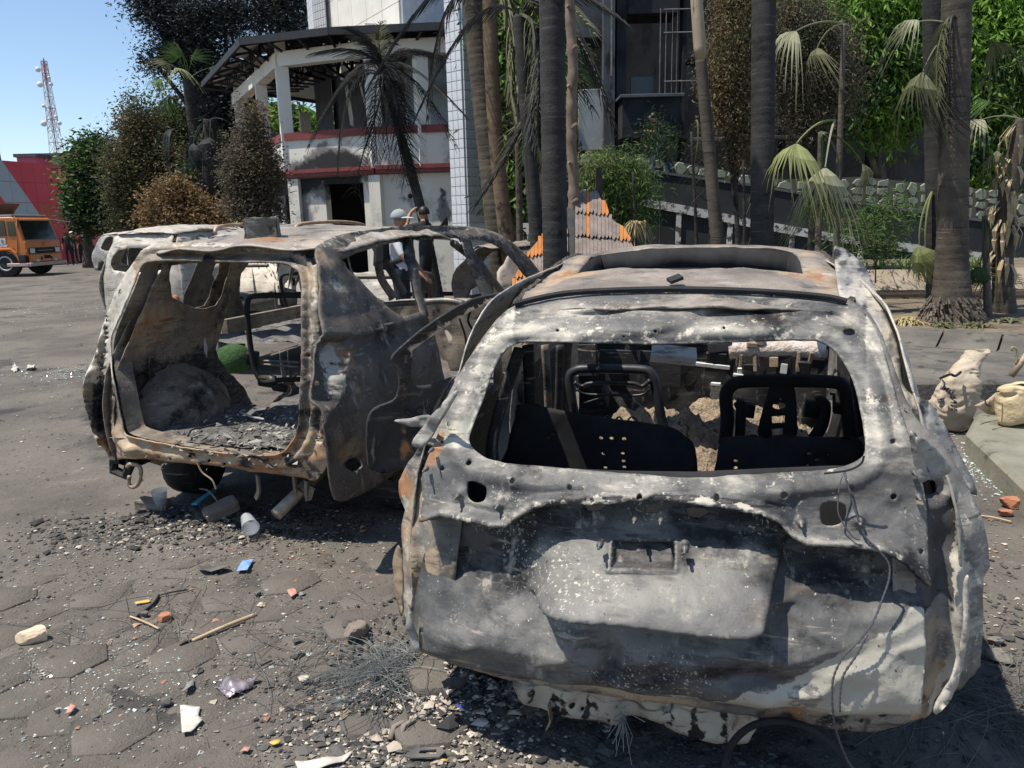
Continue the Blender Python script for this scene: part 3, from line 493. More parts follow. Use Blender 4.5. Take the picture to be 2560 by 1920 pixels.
P = P*np.array([-1, 1, 1]); link('inner_wall', npmesh('inner_wall', P, Fc), M_DARK, carA)
# twisted wire over the tailgate corner
wr = [(2112, 1178), (2116, 1200), (2128, 1240), (2138, 1275), (2150, 1310), (2165, 1345), (2196, 1375), (2222, 1410), (2222, 1450), (2205, 1500), (2185, 1550), (2150, 1600), (2110, 1640), (2085, 1690), (2080, 1740), (2085, 1800), (2098, 1850), (2118, 1900), (2140, 1930)]
wq = FA.hit(sm(wr, 8), lambda p: p[..., 1]-(TA(p[..., 0], p[..., 2])-.05)); MB().tube(wq, [.0022+.0016*(i % 2) for i in range(len(wq))], 5).build('twisted_wire', mat('grey_wire', (.09, .09, .10), rough=.5, metal=.3), carA, True)
wr2 = [(2110, 1178), (2100, 1210), (2095, 1250), (2098, 1290), (2130, 1340), (2150, 1350)]; wq = FA.hit(sm(wr2, 6), lambda p: p[..., 1]-(TA(p[..., 0], p[..., 2])-.05)); MB().tube(wq, .002, 5).build('twisted_wire', MATS['grey_wire'], carA, True)
wr3 = [(2166, 1592), (2140, 1640), (2108, 1690), (2100, 1740), (2100, 1780)]; wq = FA.hit(sm(wr3, 8), lambda p: p[..., 1]-(TA(p[..., 0], p[..., 2])-.055)); MB().tube(wq, [.0022+.0016*(i % 2) for i in range(len(wq))], 5).build('twisted_wire', MATS['grey_wire'], carA, True)
# wheel remains under the tail
hub = FA.ony([(2030, 1880)], .55)[0]; MB().lathe([(.05, -.10), (.19, -.09), (.2, -.05), (.2, .10), (.06, .11)], (hub[0], hub[1], .2), 20, 'x').build('wheel_rim', M_STEELPIPE, carA, True)
MB().lathe([(.05, -.10), (.19, -.09), (.2, -.05), (.2, .10), (.06, .11)], (-.72, .85, .2), 20, 'x').build('wheel_rim', M_STEELPIPE, carA, True)
for yy in (3.4,):
    for s_ in (-1, 1): MB().lathe([(.05, -.10), (.19, -.09), (.2, -.05), (.2, .10), (.06, .11)], (s_*.74, yy, .2), 20, 'x').build('wheel_rim', M_STEELPIPE, carA, True)
ho = FA.ony(sm([(1808, 1930), (1830, 1860), (1880, 1815), (1950, 1802), (2030, 1822), (2090, 1870), (2130, 1930)], 6), -.04); MB().tube(ho, .011, 6).build('hose', M_BLACK, carA, True)
# --- the open left rear door of this car
DF = sm([(1300, 722), (1260, 730), (1180, 748), (1090, 800), (1010, 862), (982, 890), (985, 905), (1000, 935), (1000, 975), (985, 1000), (940, 1018), (925, 1050), (924, 1130), (934, 1175), (1000, 1172), (1050, 1150), (1110, 1000), (1150, 930), (1290, 760), (1310, 735)], 3, True)
DW = sm([(1280, 745), (1200, 765), (1110, 820), (1035, 872), (1030, 890), (1035, 962), (1130, 942), (1160, 920), (1260, 770)], 3, True)
dp0 = FA.ony([(960, 1100)], .72)[0]
def doormap(P): return FA.hit(P, lambda p: (p[..., 1]-.74)-(-.56)*(p[..., 0]-dp0[0])*-1*.9)
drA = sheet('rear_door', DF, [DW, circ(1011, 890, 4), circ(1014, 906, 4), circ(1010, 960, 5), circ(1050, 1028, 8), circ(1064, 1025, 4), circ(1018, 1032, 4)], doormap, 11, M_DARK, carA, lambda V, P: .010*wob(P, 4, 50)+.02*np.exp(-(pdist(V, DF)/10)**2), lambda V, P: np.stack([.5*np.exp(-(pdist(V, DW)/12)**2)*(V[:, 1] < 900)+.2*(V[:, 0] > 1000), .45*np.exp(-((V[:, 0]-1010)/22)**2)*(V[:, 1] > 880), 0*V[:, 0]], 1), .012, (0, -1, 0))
# ================================================================ second burnt car (left, tailgate gone)
FB = Frame(math.radians(15.0), -1.575, 4.02)
def TB(x, z): return np.interp(z, [.2, .5, .9, 1.3, 1.55, 1.65], [-.02, -.05, 0, .12, .25, .34])+.05*(np.abs(x)/.7)**2+.9*np.maximum(0, np.abs(x)-.66)**1.5
def SB(y, z):
    b = np.interp(z, [.15, .3, .5, .7, .9, 1.0, 1.15, 1.35, 1.5, 1.58, 1.65], [.80, .85, .875, .885, .875, .85, .79, .71, .64, .58, .48]); t = np.clip((.9-y)/1.0, 0, 1)**2
    return b-t*np.interp(z, [.3, .8, 1.1, 1.5], [.05, .06, .10, .08])-.10*np.clip((y-2.6)/1.4, 0, 1)**2*np.interp(z, [.9, 1.5], [0, 1])
def RB(x, y): return np.interp(y, [.0, .2, .45, .8, 1.3, 1.9, 2.2, 2.5], [1.53, 1.60, 1.645, 1.68, 1.70, 1.69, 1.65, 1.57])-.05*(x/.6)**2-.8*np.maximum(0, np.abs(x)-.5)**1.6
carB = thing('burnt_car', 'burnt out brown car with its whole tailgate gone and a stone on the roof', 'car', (-1.575, 4.02, 0), -math.radians(15.0), 'burnt out cars')
def tailB(P): return FB.hit(P, lambda p: p[..., 1]-TB(p[..., 0], p[..., 2]))
def sideB(P): return FB.hit(P, lambda p: SB(p[..., 1], p[..., 2])-p[..., 0], t0=1.5)
openB = sm([(375, 655), (440, 651), (571, 654), (701, 657), (740, 670), (755, 692), (758, 800), (756, 931), (750, 1061), (733, 1104), (692, 1135), (571, 1130), (440, 1111), (335, 1088), (315, 1061), (297, 974), (285, 909), (287, 844), (310, 783), (336, 722), (356, 672)], 3, True)
outB = sm([(375, 616), (484, 607), (614, 610), (740, 618), (785, 616), (797, 680), (802, 844), (818, 900), (815, 1000), (806, 1090), (822, 1150), (790, 1200), (744, 1191), (627, 1182), (527, 1165), (397, 1152), (323, 1146), (280, 1148), (258, 1118), (241, 1104), (219, 1039), (208, 974), (224, 915), (246, 861), (262, 800), (290, 735), (330, 665)], 3, True)
hb = [circ(x, y, r) for x, y, r in ((261, 926, 5), (238, 886, 3), (286, 990, 4), (262, 884, 3), (398, 1142, 4), (430, 1146, 4), (478, 1128, 4), (523, 1152, 4), (562, 1160, 4), (600, 1165, 4), (660, 1150, 4), (676, 1166, 4), (770, 890, 4), (775, 960, 4), (772, 1030, 5), (790, 900, 3), (785, 660, 4))]+[[(256, 1048), (276, 1050), (278, 1058), (258, 1058)], [(784, 1092), (810, 1094), (812, 1104), (786, 1104)], [(470, 1132), (484, 1134), (488, 1144), (472, 1143)]]
def dispB(V, P):
    o = pdist(V, openB); d = .022*np.exp(-(o/5)**2)-.014*np.exp(-((o-16)/8)**2)+.010*np.exp(-((o-32)/8)**2)-.012*np.exp(-((o-48)/8)**2)
    d += .006*wob(P, 4, 61)+.004*wob(P, 12, 62); px, py = V[:, 0], V[:, 1]
    d += .02*gauss(V, 268, 990, 12, 14)+.04*gauss(V, 330, 1120, 20, 20)-.03*gauss(V, 560, 1172, 200, 8)+.02*gauss(V, 560, 618, 160, 8)-.02*gauss(V, 560, 632, 160, 7)
    return d
def stB(V, P):
    px, py = V[:, 0], V[:, 1]; n = wob(V/1000, 9, 33, 4); o = np.zeros((len(V), 3))
    o[:, 0] += .55*(px < 335)*(py < 850)+.4*(px < 300)*(py < 960)*(py > 850)+.3*sstep(640-py, 0, 30)+.25*(px > 775)*(py < 860); o[:, 1] += .3*(py > 1080)+.2*sstep(n, 0, .4)+.3*gauss(V, 350, 690, 20, 20); o[:, 2] += .5*gauss(V, 290, 780, 26, 60)+.5*gauss(V, 255, 1000, 18, 80)+.3*sstep(n, .2, .5)*(px > 500); return o
rB = sheet('rear_frame', outB, [openB]+hb, tailB, 7, M_BREAR, carB, dispB, stB, .008, (0, -1, 0))
# inner lip of the opening
lp = tailB(resample(openB, 12)); nl = len(lp); I = lp*np.array([.965, 1, 1])+np.array([0, .11, 0]); I[:, 2] = (lp[:, 2]-1.0)*.975+1.0
Fc = np.array([(i, (i+1) % nl, nl+(i+1) % nl, nl+i) for i in range(nl)]); link('opening_lip', npmesh('opening_lip', np.concatenate([lp, I]), Fc), M_BREAR, carB)
# right side
pil = lambda V: V
sideO = sm([(790, 618), (862, 586), (940, 573), (1020, 566), (1100, 564), (1158, 566), (1205, 572), (1245, 585), (1290, 614), (1330, 655), (1352, 684), (1372, 706), (1385, 800), (1360, 1000), (1230, 1120), (1120, 1130), (1040, 1150), (974, 1191), (918, 1228), (848, 1253), (830, 1225), (818, 1130), (806, 1000), (801, 861), (797, 690)], 3, True)
quarter = sm([(858, 654), (864, 645), (930, 622), (1004, 603), (1012, 622), (1030, 700), (1046, 772), (1040, 782), (998, 790), (955, 755), (905, 702), (866, 668)], 2, True)
rdoor = sm([(1036, 610), (1048, 600), (1100, 596), (1140, 594), (1156, 606), (1180, 670), (1206, 734), (1222, 800), (1240, 900), (1230, 1010), (1180, 1060), (1136, 1050), (1113, 943), (1088, 825), (1066, 786), (1060, 740)], 2, True)
fdoor = sm([(1178, 600), (1215, 602), (1250, 618), (1284, 648), (1310, 685), (1330, 720), (1320, 860), (1290, 940), (1258, 930), (1244, 800), (1222, 700), (1196, 640)], 2, True)
def dispS(V, P):
    px, py = V[:, 0], V[:, 1]; q = np.minimum(np.minimum(pdist(V, quarter), pdist(V, rdoor)), pdist(V, fdoor)); d = -.012*np.exp(-(q/7)**2)+.008*wob(P, 2.2, 71)+.003*wob(P, 9, 72)
    cr = py-np.interp(px, [800, 860, 950, 1010, 1080, 1200], [852, 848, 826, 808, 785, 770]); d += .030*np.interp(cr, [-60, -8, 0, 6, 40], [0, .8, 1, .2, 0])
    # sunk tail lamp pocket
    d += -.06*(1-sstep(pdist(V, np.array([(830, 930)]), False)*0+np.maximum(np.abs(px-835)/38, np.abs(py-930)/95), .75, 1.0))*(px < np.interp(py, [850, 900, 1000, 1060], [868, 862, 842, 815]))
    d += .02*np.exp(-((px-np.interp(py, [850, 900, 1000, 1060], [866, 860, 836, 812]))/7)**2)*(py > 850)*(py < 1060)-.05*gauss(V, 880, 1150, 40, 40)
    return d
def stS(V, P):
    px, py = V[:, 0], V[:, 1]; n = wob(V/1000, 10, 44, 4); o = np.zeros((len(V), 3))
    o[:, 0] += .55*sstep(n, -.1, .5)*gauss(V, 838, 730, 30, 60)+.55*gauss(V, 850, 940, 16, 80)+.3*gauss(V, 835, 900, 30, 40)+.2*gauss(V, 900, 950, 40, 70)+.22*(py < 620)
    o[:, 1] += .36*gauss(V, 890, 1130, 80, 70)+.2*gauss(V, 835, 900, 40, 50)+.28*gauss(V, 905, 760, 60, 50)*sstep(n, -.2, .4)+.3*gauss(V, 800, 640, 10, 30)+.2*gauss(V, 900, 900, 60, 90); o[:, 2] += .3*gauss(V, 1040, 830, 120, 30)+.25*(py < 700)*(px > 990)*(py > 590); return o
sB = sheet('side_panel', sideO, [quarter, rdoor, fdoor, circ(819, 959, 8, 10), circ(852, 910, 4), sm([(880, 1160), (905, 1140), (915, 1165), (890, 1182)], 2, True)], sideB, 8, M_B, carB, dispS, stS, .012, (1, 0, 0), label='scorched brown and black right side')
# roof
RO = sm([(-.56, .30), (-.3, .22), (0, .20), (.3, .22), (.57, .30), (.60, .7), (.61, 1.2), (.60, 1.8), (.57, 2.25), (.3, 2.36), (0, 2.38), (-.3, 2.36), (-.57, 2.25), (-.60, 1.8), (-.61, 1.2), (-.60, .7)], 3, True)
def stRB(V, P): o = np.zeros((len(V), 3)); o[:, 1] = .25*sstep(wob(V, 2, 5), 0, .6); o[:, 0] = .2*sstep(V[:, 0], .1, .5); return o
rfB = sheet('roof', RO, [], lambda V: np.stack([V[:, 0], V[:, 1], RB(V[:, 0], V[:, 1])], 1), .03, M_BROOF, carB, lambda V, P: .010*wob(P, 1.8, 81)+.014*np.exp(-((V[:, 1]-.24)/.05)**2)*np.sin(V[:, 0]*14)+.01*np.sin(V[:, 0]*9)*np.exp(-((np.abs(V[:, 0])-.55)/.05)**2), stRB, .008, (0, 0, 1))
for s_ in (-1, 1): MB().tube([(s_*.56, 2.3, 1.55), (s_*.64, 2.75, 1.36), (s_*.74, 3.15, 1.05)], .03, 6).build('windscreen_pillar', M_B, carB)
# left side: seen from the inside through the tailgate opening
V2o = sm([(.1, .35), (.05, .6), (.1, .9), (.22, 1.2), (.34, 1.5), (.6, 1.57), (1.4, 1.59), (2.2, 1.54), (2.6, 1.38), (3.1, 1.02), (4.0, .9), (4.1, .3), (1.6, .22), (.4, .3)], 3, True)
qwl = FB.hit(sm([(401, 664), (470, 657), (549, 656), (530, 715), (510, 764), (455, 770), (420, 752), (398, 742), (394, 700)], 2, True), lambda p: -SB(p[..., 1], p[..., 2])-p[..., 0], t1=12)[:, 1:]
qwl[:, 1] = np.minimum(qwl[:, 1], 1.53)
ddl = sm([(1.28, 1.50), (1.95, 1.52), (2.0, .5), (1.9, .36), (1.5, .34), (1.36, .55), (1.12, .8), (1.14, 1.05)], 3, True); fdl = sm([(2.08, .40), (2.06, 1.50), (2.35, 1.44), (2.85, 1.08), (2.95, .6), (2.85, .34)], 3, True)
def leftmap(k): return lambda V: np.stack([-(SB(V[:, 0], V[:, 1])-k), V[:, 0], V[:, 1]], 1)
def stL(V, P): o = np.zeros((len(V), 3)); o[:, 1] = .45*gauss(V, .35, 1.15, .25, .12)+.3*gauss(V, .75, .7, .2, .2); o[:, 2] = .3*sstep(.95-V[:, 1], 0, .1); return o
sheet('side_panel', V2o, [qwl, ddl, fdl], leftmap(0), .04, M_BREAR, carB, lambda V, P: .006*wob(P, 3, 91), None, .006, (1, 0, 0))
wl = FB.onx([(315, 762)], -.78)[0]
sheet('inner_wall', V2o, [qwl, ddl, fdl, circ(.33, .80, .07, 12, .06)], leftmap(.07), .035, M_BREAR, carB, lambda V, P: .012*wob(P, 5, 92)+.02*np.exp(-(pdist(V, qwl)/.05)**2), stL, .006, (1, 0, 0), label='tan and soot stained inside of the left wall')
# wheel arch hump inside, floor with ash
V2, Fc = tri2d(circ(0, 0, 1, 26), [], .11); r = np.hypot(V2[:, 0], V2[:, 1]); hmp = np.sqrt(np.clip(1-r**2, 0, 1))
for s_ in (-1, 1): P = np.stack([s_*(.80-.30*hmp*(1-.3*np.clip(V2[:, 1], 0, 1))), .62+V2[:, 0]*.40, .52+V2[:, 1]*.34], 1); P += .012*wob(P, 6, 3)[:, None]; link('wheel_arch', npmesh('wheel_arch', P, Fc), M_BREAR, carB)
V2, Fc = tri2d([(-.78, .0), (.78, .0), (.78, 3.1), (-.78, 3.1)], [], .045); P = np.stack([V2[:, 0], V2[:, 1], np.interp(V2[:, 1], [0, .95, 1.1, 1.4, 3], [.535, .53, .42, .34, .36])], 1); P[:, 2] += .014*wob(P, 4, 18)+.006*wob(P, 14, 19)
link('floor_pan', npmesh('floor_pan', P, Fc), M_FLOORASH, carB)
V2, Fc = tri2d([(-.8, .3), (.8, .3), (.8, 1.0), (-.8, 1.0)], [], .08); P = np.stack([V2[:, 0], 3.12+.03*wob(V2, 3, 4), V2[:, 1]], 1); link('bulkhead', npmesh('bulkhead', P, Fc), M_BREAR, carB)
V2, Fc = tri2d([(-.78, 3.1), (.78, 3.1), (.72, 4.1), (-.72, 4.1)], [], .08); P = np.stack([V2[:, 0], V2[:, 1], 1.02-.12*(V2[:, 1]-3.1)**1.5-.1*(V2[:, 0]/.8)**2], 1); P[:, 2] += .02*wob(P, 2, 7); link('bonnet', npmesh('bonnet', P, Fc), M_BROOF, carB)
def btube(pts, y, r, m, name, s=4): MB().tube(FB.ony(sm(pts, s), y), r, 8).build(name, m, carB, True)
btube([(764, 739), (700, 738), (640, 740), (622, 748), (618, 775), (622, 830), (630, 890), (640, 930), (660, 955), (700, 950), (750, 948)], 1.05, .019, M_BLACK, 'seat_frame')
for a in ([(648, 902), (700, 904), (748, 906)], [(648, 910), (700, 914), (746, 918)], [(652, 960), (690, 970), (720, 985)]): btube(a, 1.08, .009, M_STEELPIPE, 'seat_spring')
for x, y, dx, dz in ((632, 895, .08, .10), (668, 952, .12, .08), (700, 968, .10, .05)): p = FB.ony([(x, y)], 1.08)[0]; MB().box(p, (dx, .06, dz), (.3, .2, .3)).build('seat_hinge', M_DARK, carB, bev=.01)
btube([(702, 965), (725, 958), (742, 932)], 1.1, .012, M_ORUST, 'rusty_spring')
p = FB.ony([(440, 752)], .75)[0]; MB().lathe([(.022, -.03), (.026, 0), (.02, .03), (.004, .04)], p, 8).build('seat_belt_anchor', M_ORUST, carB, True)
# dashboard beam and seat wreck seen through the side windows
for pts, y, r, m in (([(960, 762), (1010, 758), (1040, 757)], 1.9, .022, M_STEELPIPE), ([(985, 705), (1020, 700), (1045, 695)], 2.2, .014, M_DARK), ([(1060, 755), (1120, 752), (1160, 760)], 2.7, .03, M_STEELPIPE), ([(945, 655), (955, 700), (985, 745)], 1.4, .03, M_BREAR), ([(960, 650), (985, 690), (1010, 735)], 1.6, .03, M_B), ([(1140, 770), (1150, 800), (1165, 850), (1160, 890)], 2.0, .008, M_BLACK), ([(1185, 760), (1170, 800), (1190, 830), (1205, 800)], 2.3, .01, M_BLACK)): btube(pts, y, r, m, 'wrecked_bar')
# far sill rail seen through the windows
MB().beam((-.80, 1.2, 1.02), (-.80, 3.0, 1.0), .05, .10).build('door_rail', M_BREAR, carB)
# hook, exhaust, hangers under the tail
q = FB.ony(sm([(318, 1168), (326, 1160), (348, 1166), (352, 1185), (345, 1210), (332, 1218), (322, 1210), (324, 1190)], 4), -.02); MB().tube(q, .012, 7).build('tow_hook', M_TAN, carB, True)
q = FB.ony([(305, 1150), (285, 1150), (285, 1175), (315, 1188), (330, 1150)], .10); MB().tube(q, .030, 6).build('crash_bar', M_DARK, carB)
pe = FB.ony([(690, 1287), (735, 1228)], .02); a0, a1 = Vector(pe[0]), Vector(pe[1])+Vector((0, .35, .02)); MB().tube([a0, a0+(a1-a0)*.5, a1], .036, 12).build('exhaust_pipe', mat('exhaust_steel', ((.22, .19, .16), (.40, .34, .28), 14), rough=.5, metal=.4), carB, True)
MB().lathe([(.030, -.002), (.030, .05)], (0, 0, 0), 10, 'z', True)
for pts in ([(643, 1185), (647, 1225), (640, 1244)], [(735, 1190), (740, 1232), (750, 1225)], [(765, 1200), (768, 1250), (780, 1215)]): q = FB.ony(pts, .08); mb = MB(); mb.tube(sm(q, 3), .012, 5, flat=2.2); mb.build('hanger', M_BREAR, carB)
for (wx, wy) in ((-.72, .62), (.74, .62), (-.74, 3.45), (.74, 3.45)): MB().lathe([(.05, -.10), (.2, -.09), (.21, -.05), (.21, .10), (.06, .11)], (wx, wy, .21), 20, 'x').build('wheel_rim', M_DARK, carB, True)
# wire hanging from the sill
q = FB.ony(sm([(480, 1138), (490, 1150), (505, 1180), (530, 1200), (540, 1222)], 5), -.05); MB().tube(q, .005, 5).build('hanging_wire', M_TAN, carB)
bb = FB.ony([(415, 660), (590, 660)], .2)
# white alloy wheel of the neighbour seen through the left wall: built with that car; stone on the roof
sp = FB.hit([(657, 594)], lambda p: p[..., 2]-RB(p[..., 0], p[..., 1]))[0]
# ================================================================ ground
def gz(x, y):
    x = np.asarray(x, float); y = np.asarray(y, float); P = np.stack([x.ravel(), y.ravel()], 1); near = np.exp(-((x.ravel()+1)/7)**2-((y.ravel()-4)/7)**2)
    h = near*(.010*wob(P, .7, 101, 3)+.004*wob(P, 5, 102, 2))
    for cx, cy, sx, sy, a in ((-1.75, 4.25, .75, .38, .045), (-.30, 2.62, .36, .34, .05), (-.05, 2.35, .3, .25, .03), (-.55, 3.0, .3, .4, .03), (.4, 2.6, .8, .5, .02)):
        e = np.exp(-((P[:, 0]-cx)/sx)**2-((P[:, 1]-cy)/sy)**2); h += a*e*(1+.5*wob(P, 3, 103)+.35*wob(P, 11, 104, 2))
    return h.reshape(x.shape)
def axis(a, b, d, ext):
    near = np.arange(a, b, d); out = [near]; s = d; p = near[-1]; r = []
    while p < ext: s *= 1.22; p += s; r.append(p)
    s = d; p = near[0]; l = []
    while p > -ext: s *= 1.22; p -= s; l.append(p)
    return np.concatenate([l[::-1], near, r])
gx = axis(-4.5, 3.2, .03, 900); gy = axis(1.4, 7.0, .03, 900); XX, YY = np.meshgrid(gx, gy); ZZ = gz(XX, YY)-.004
n1, n2 = XX.shape; idx = np.arange(n1*n2).reshape(n1, n2); Fq = np.stack([idx[:-1, :-1], idx[:-1, 1:], idx[1:, 1:], idx[1:, :-1]], -1).reshape(-1, 4)
M_GROUND = mat('sooty_ground', ((.088, .077, .066), (.156, .137, .115), .9), [((.042, .04, .038), 1.1, .53, .68), ((.20, .17, .135), 1.7, .60, .74), ((.30, .28, .25), 30, .64, .70), ((.03, .03, .03), 16, .60, .68), ((.42, .42, .40), 120, .70, .74)], rough=.95, bump=((3, .4, .05), (22, .7, .02), (110, .8, .006)))
ground = link('ground', npmesh('ground', np.stack([XX, YY, ZZ], -1).reshape(-1, 3), Fq), M_GROUND, kind='structure')
# hexagonal paving blocks, proud where the ash is thin
M_PAVER = mat('ash_dusted_paver', ((.10, .087, .074), (.162, .143, .12), 1.6), [((.07, .066, .063), 2.3, .54, .70), ((.30, .20, .12), 3.1, .68, .76), ((.36, .35, .33), 60, .68, .72), ((.05, .05, .05), 30, .64, .70)], rough=.95, bump=((9, .6, .02), (30, .6, .012), (110, 1.0, .008)))
def hexmesh(seed):
    rg = np.random.default_rng(seed); c6 = np.array([(.155*math.cos(6.2832*(k+.5)/6), .132*math.sin(6.2832*(k+.5)/6)) for k in range(6)]); ring = np.concatenate([[c6[k]+(c6[(k+1) % 6]-c6[k])*f for f in (0, .33, .66)] for k in range(6)])*(1.0+rg.uniform(-.018, .004, (18, 1))); n = 18
    V = [(x, y, -.03) for x, y in ring]+[(x*.996, y*.996, -.0005) for x, y in ring]+[(x*.98, y*.98, .001+rg.uniform(-.001, .001)) for x, y in ring]+[(0, 0, .002)]; Fc = []
    for k in range(n): l = (k+1) % n; Fc += [(k, l, n+l, n+k), (n+k, n+l, 2*n+l, 2*n+k), (2*n+k, 2*n+l, 3*n)]
    return npmesh('paver', np.array(V), Fc)
HX = [hexmesh(s) for s in range(5)]
pav = []
ca, sa_ = math.cos(.52), math.sin(.52)
for i in range(-16, 17):
    for j in range(-16, 17):
        u = i*.268+(.134 if j % 2 else 0); v = j*.198; x = -1.35+u*ca-v*sa_; y = 3.05+u*sa_+v*ca
        if not (1.9 < y < 4.15 and x < -.15 and x > -3.3): continue
        px = 1280+1900*x/(y*.98+.35)
        if px < -80: continue
        sink = sstep(y, 3.1, 4.1)*.010+.016*math.exp(-((x+.25)/.5)**2-((y-2.6)/.6)**2)+.02*math.exp(-((x+1.7)/.8)**2-((y-4.3)/.5)**2)
        pav.append((x, y, sink))
for k, (x, y, sink) in enumerate(pav):
    o = link('paver', HX[k % 5], M_PAVER, ground); o.location = (x, y, float(gz([x], [y])[0])-.0020-sink*.6+random.uniform(-.0022, .0012)); o.rotation_euler = (random.uniform(-.005, .005), random.uniform(-.005, .005), .52+random.choice([0, math.pi]))
# ================================================================ kerbs, raised pavement, planting bed on the right
M_CONC = mat('mossy_concrete', ((.17, .165, .125), (.26, .245, .195), 2.5), [((.10, .115, .065), 3, .54, .70), ((.05, .048, .042), 5, .58, .70), ((.35, .33, .28), 40, .66, .72)], rough=.95, bump=((20, .5, .01), (90, .6, .003)))
M_DIRT = mat('dark_pavement', ((.085, .078, .068), (.16, .145, .12), 1.8), [((.04, .04, .038), 4, .54, .66), ((.22, .19, .14), 9, .62, .70)], rough=.95, bump=((18, .7, .02), (70, .6, .006)))
M_SLAB = mat('tan_paving_slab', ((.25, .20, .145), (.34, .275, .205), 3), [((.10, .09, .075), 4, .56, .70)], rough=.9, bump=((30, .4, .006),))
kb = MB().prism([(3.24, 5.23), (3.62, 5.74), (8.5, 5.95), (8.5, 1.6), (2.16, 1.6)], -.05, .16).build('kerb_block', M_CONC, bev=.03, kind='structure')
pf = MB().prism([(1.2, 7.15), (3.95, 6.83), (9.5, 6.2), (13, 5.6), (13, 12), (1.2, 13)], -.05, .16).build('raised_pavement', M_DIRT, bev=.02, kind='structure')
ks = MB()
e0 = np.array([4.43, 9.01]); dr = np.array([1.15, -.87])/1.442; nb = np.array([.602, .797])
bed = MB(); bp = [e0-dr*3.6+nb*.5, e0+dr*5+nb*.5, e0+dr*5+nb*9, e0-dr*3.6+nb*12]; bed.prism([tuple(p) for p in bp], .05, .295)
bedo = bed.build('planting_bed', mat('dry_soil', ((.11, .09, .065), (.21, .165, .11), 3), [((.05, .045, .035), 6, .55, .66), ((.36, .28, .16), 24, .64, .72)], rough=1, bump=((25, 1, .03),)), kind='structure')
for k in range(-6, 8):
    a = e0+dr*(k*.6+.012); c = e0+dr*(k*.6+.588); h = .30+random.uniform(-.008, .008)
    q = [(*a, .165), (*c, .165), (*(c+nb*.55), h), (*(a+nb*.55), h), (*(a+nb*.62), h), (*(c+nb*.62), h), (*(c+nb*.62), .02), (*(a+nb*.62), .02), (*a, .02), (*c, .02)]
    MB().add(q, [(0, 1, 2, 3), (3, 2, 5, 4), (4, 5, 6, 7), (8, 9, 1, 0), (8, 0, 3, 4, 7), (9, 6, 5, 2, 1)]).build('kerb_slab', M_DIRT if k > -2 else M_CONC, bedo)
g0 = D(2200, 700, 14.0)
bk = MB().prism([(2.2, 15.2), (16, 13.2), (18, 24), (2.2, 26)], .05, .62).build('back_bed', MATS['dry_soil'], kind='structure')
for k in range(14):
    xa = 3.6+k*.7; ya = 14.95-(xa-2.2)*.145; xb = xa+.68; yb = 14.95-(xb-2.2)*.145
    q = [(xa, ya-.35, .31), (xb, yb-.35, .31), (xb, yb, .66), (xa, ya, .66), (xb, yb+.1, .66), (xa, ya+.1, .66), (xa, ya+.1, .3), (xb, yb+.1, .3)]
    MB().add(q, [(0, 1, 2, 3), (3, 2, 4, 5), (0, 3, 5, 6), (1, 7, 4, 2)]).build('sloped_slab', M_SLAB, bk)
M_IRON = mat('rusty_iron_bar', ((.05, .038, .03), (.10, .07, .052), 12), rough=.7, metal=.4)
for gi, (cx, cy, lab) in enumerate(((6.45, 13.0, 'rusty iron drain grate lying left of the thick palm trunk'), (8.6, 12.4, 'rusty iron drain grate lying right of the thick palm trunk'))):
    gr = thing('drain_grate', lab, 'drain grate', (cx, cy, .335), -.12, 'iron drain grates on the bed'); gm = MB().box((0, 0, 0), (2.0, .05, .05)).mesh('bar'); cmz = MB().box((0, 0, 0), (.05, .8, .045)).mesh('bar')
    for k in range(8): o = link('bar', gm, M_IRON, gr); o.location = (0, -.35+k*.1, .01)
    for k in range(6): o = link('cross_bar', cmz, M_IRON, gr); o.location = (-.9+k*.36, 0, -.03)
# ================================================================ white pavilion building
M_WALL = mat('white_plaster', ((.68, .64, .56), (.76, .72, .64), 1.2), [((.42, .40, .36), 1.4, .58, .72), ((.07, .065, .06), 6, .70, .76)], rough=.85, bump=((30, .2, .004),))
M_WALLS = mat('smoked_plaster', ((.64, .60, .52), (.72, .68, .60), 1.2), [((.40, .38, .34), 1.2, .52, .70), ((.20, .19, .18), 1.6, .56, .70, None, 2), ((.025, .025, .025), 1.2, .66, .80, None, 2)], rough=.88, bump=((30, .2, .004),))
M_MAROON = mat('maroon_paint', ((.17, .035, .032), (.22, .05, .045), 3), [((.10, .04, .035), 4, .6, .7)], rough=.6)
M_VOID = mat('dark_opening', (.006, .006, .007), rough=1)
PV = [D(596, 310, 25.0)[:2], D(716, 320, 19.4)[:2], D(937, 320, 18.5)[:2], D(1132, 320, 18.3)[:2], np.array((-.3, 24.5)), np.array((-5.2, 29.0))]
bldg = thing('pavilion_building', 'white two storey pavilion with maroon bands, open upper columns and burnt canopy roof', 'building', (-4.5, 22, 0))
bldg.matrix_parent_inverse if False else None
def inv(o): o.location = Vector(o.location)-bldg.location; return o
def wallpanel(a, b, z0, z1, m, name, holes=(), th=.22, out=0.0, parent=bldg, stain=None, res=.25):
    d = b-a; L = np.hypot(*d); d = d/L; n = np.array([d[1], -d[0]]); V2, Fc = tri2d([(0, z0), (L, z0), (L, z1), (0, z1)], holes, res)
    P = np.stack([a[0]+d[0]*V2[:, 0]+n[0]*out, a[1]+d[1]*V2[:, 0]+n[1]*out, V2[:, 1]], 1)-np.array(bldg.location)*(parent is bldg); at = None
    if stain is not None: st = np.zeros((len(V2), 4)); st[:, 3] = 1; st[:, 2] = stain(V2); at = {'stain': st}
    o = link(name, npmesh(name, P, Fc, False, at), m, parent); s = o.modifiers.new('thickness', 'SOLIDIFY'); s.thickness = th; s.offset = -1; return o
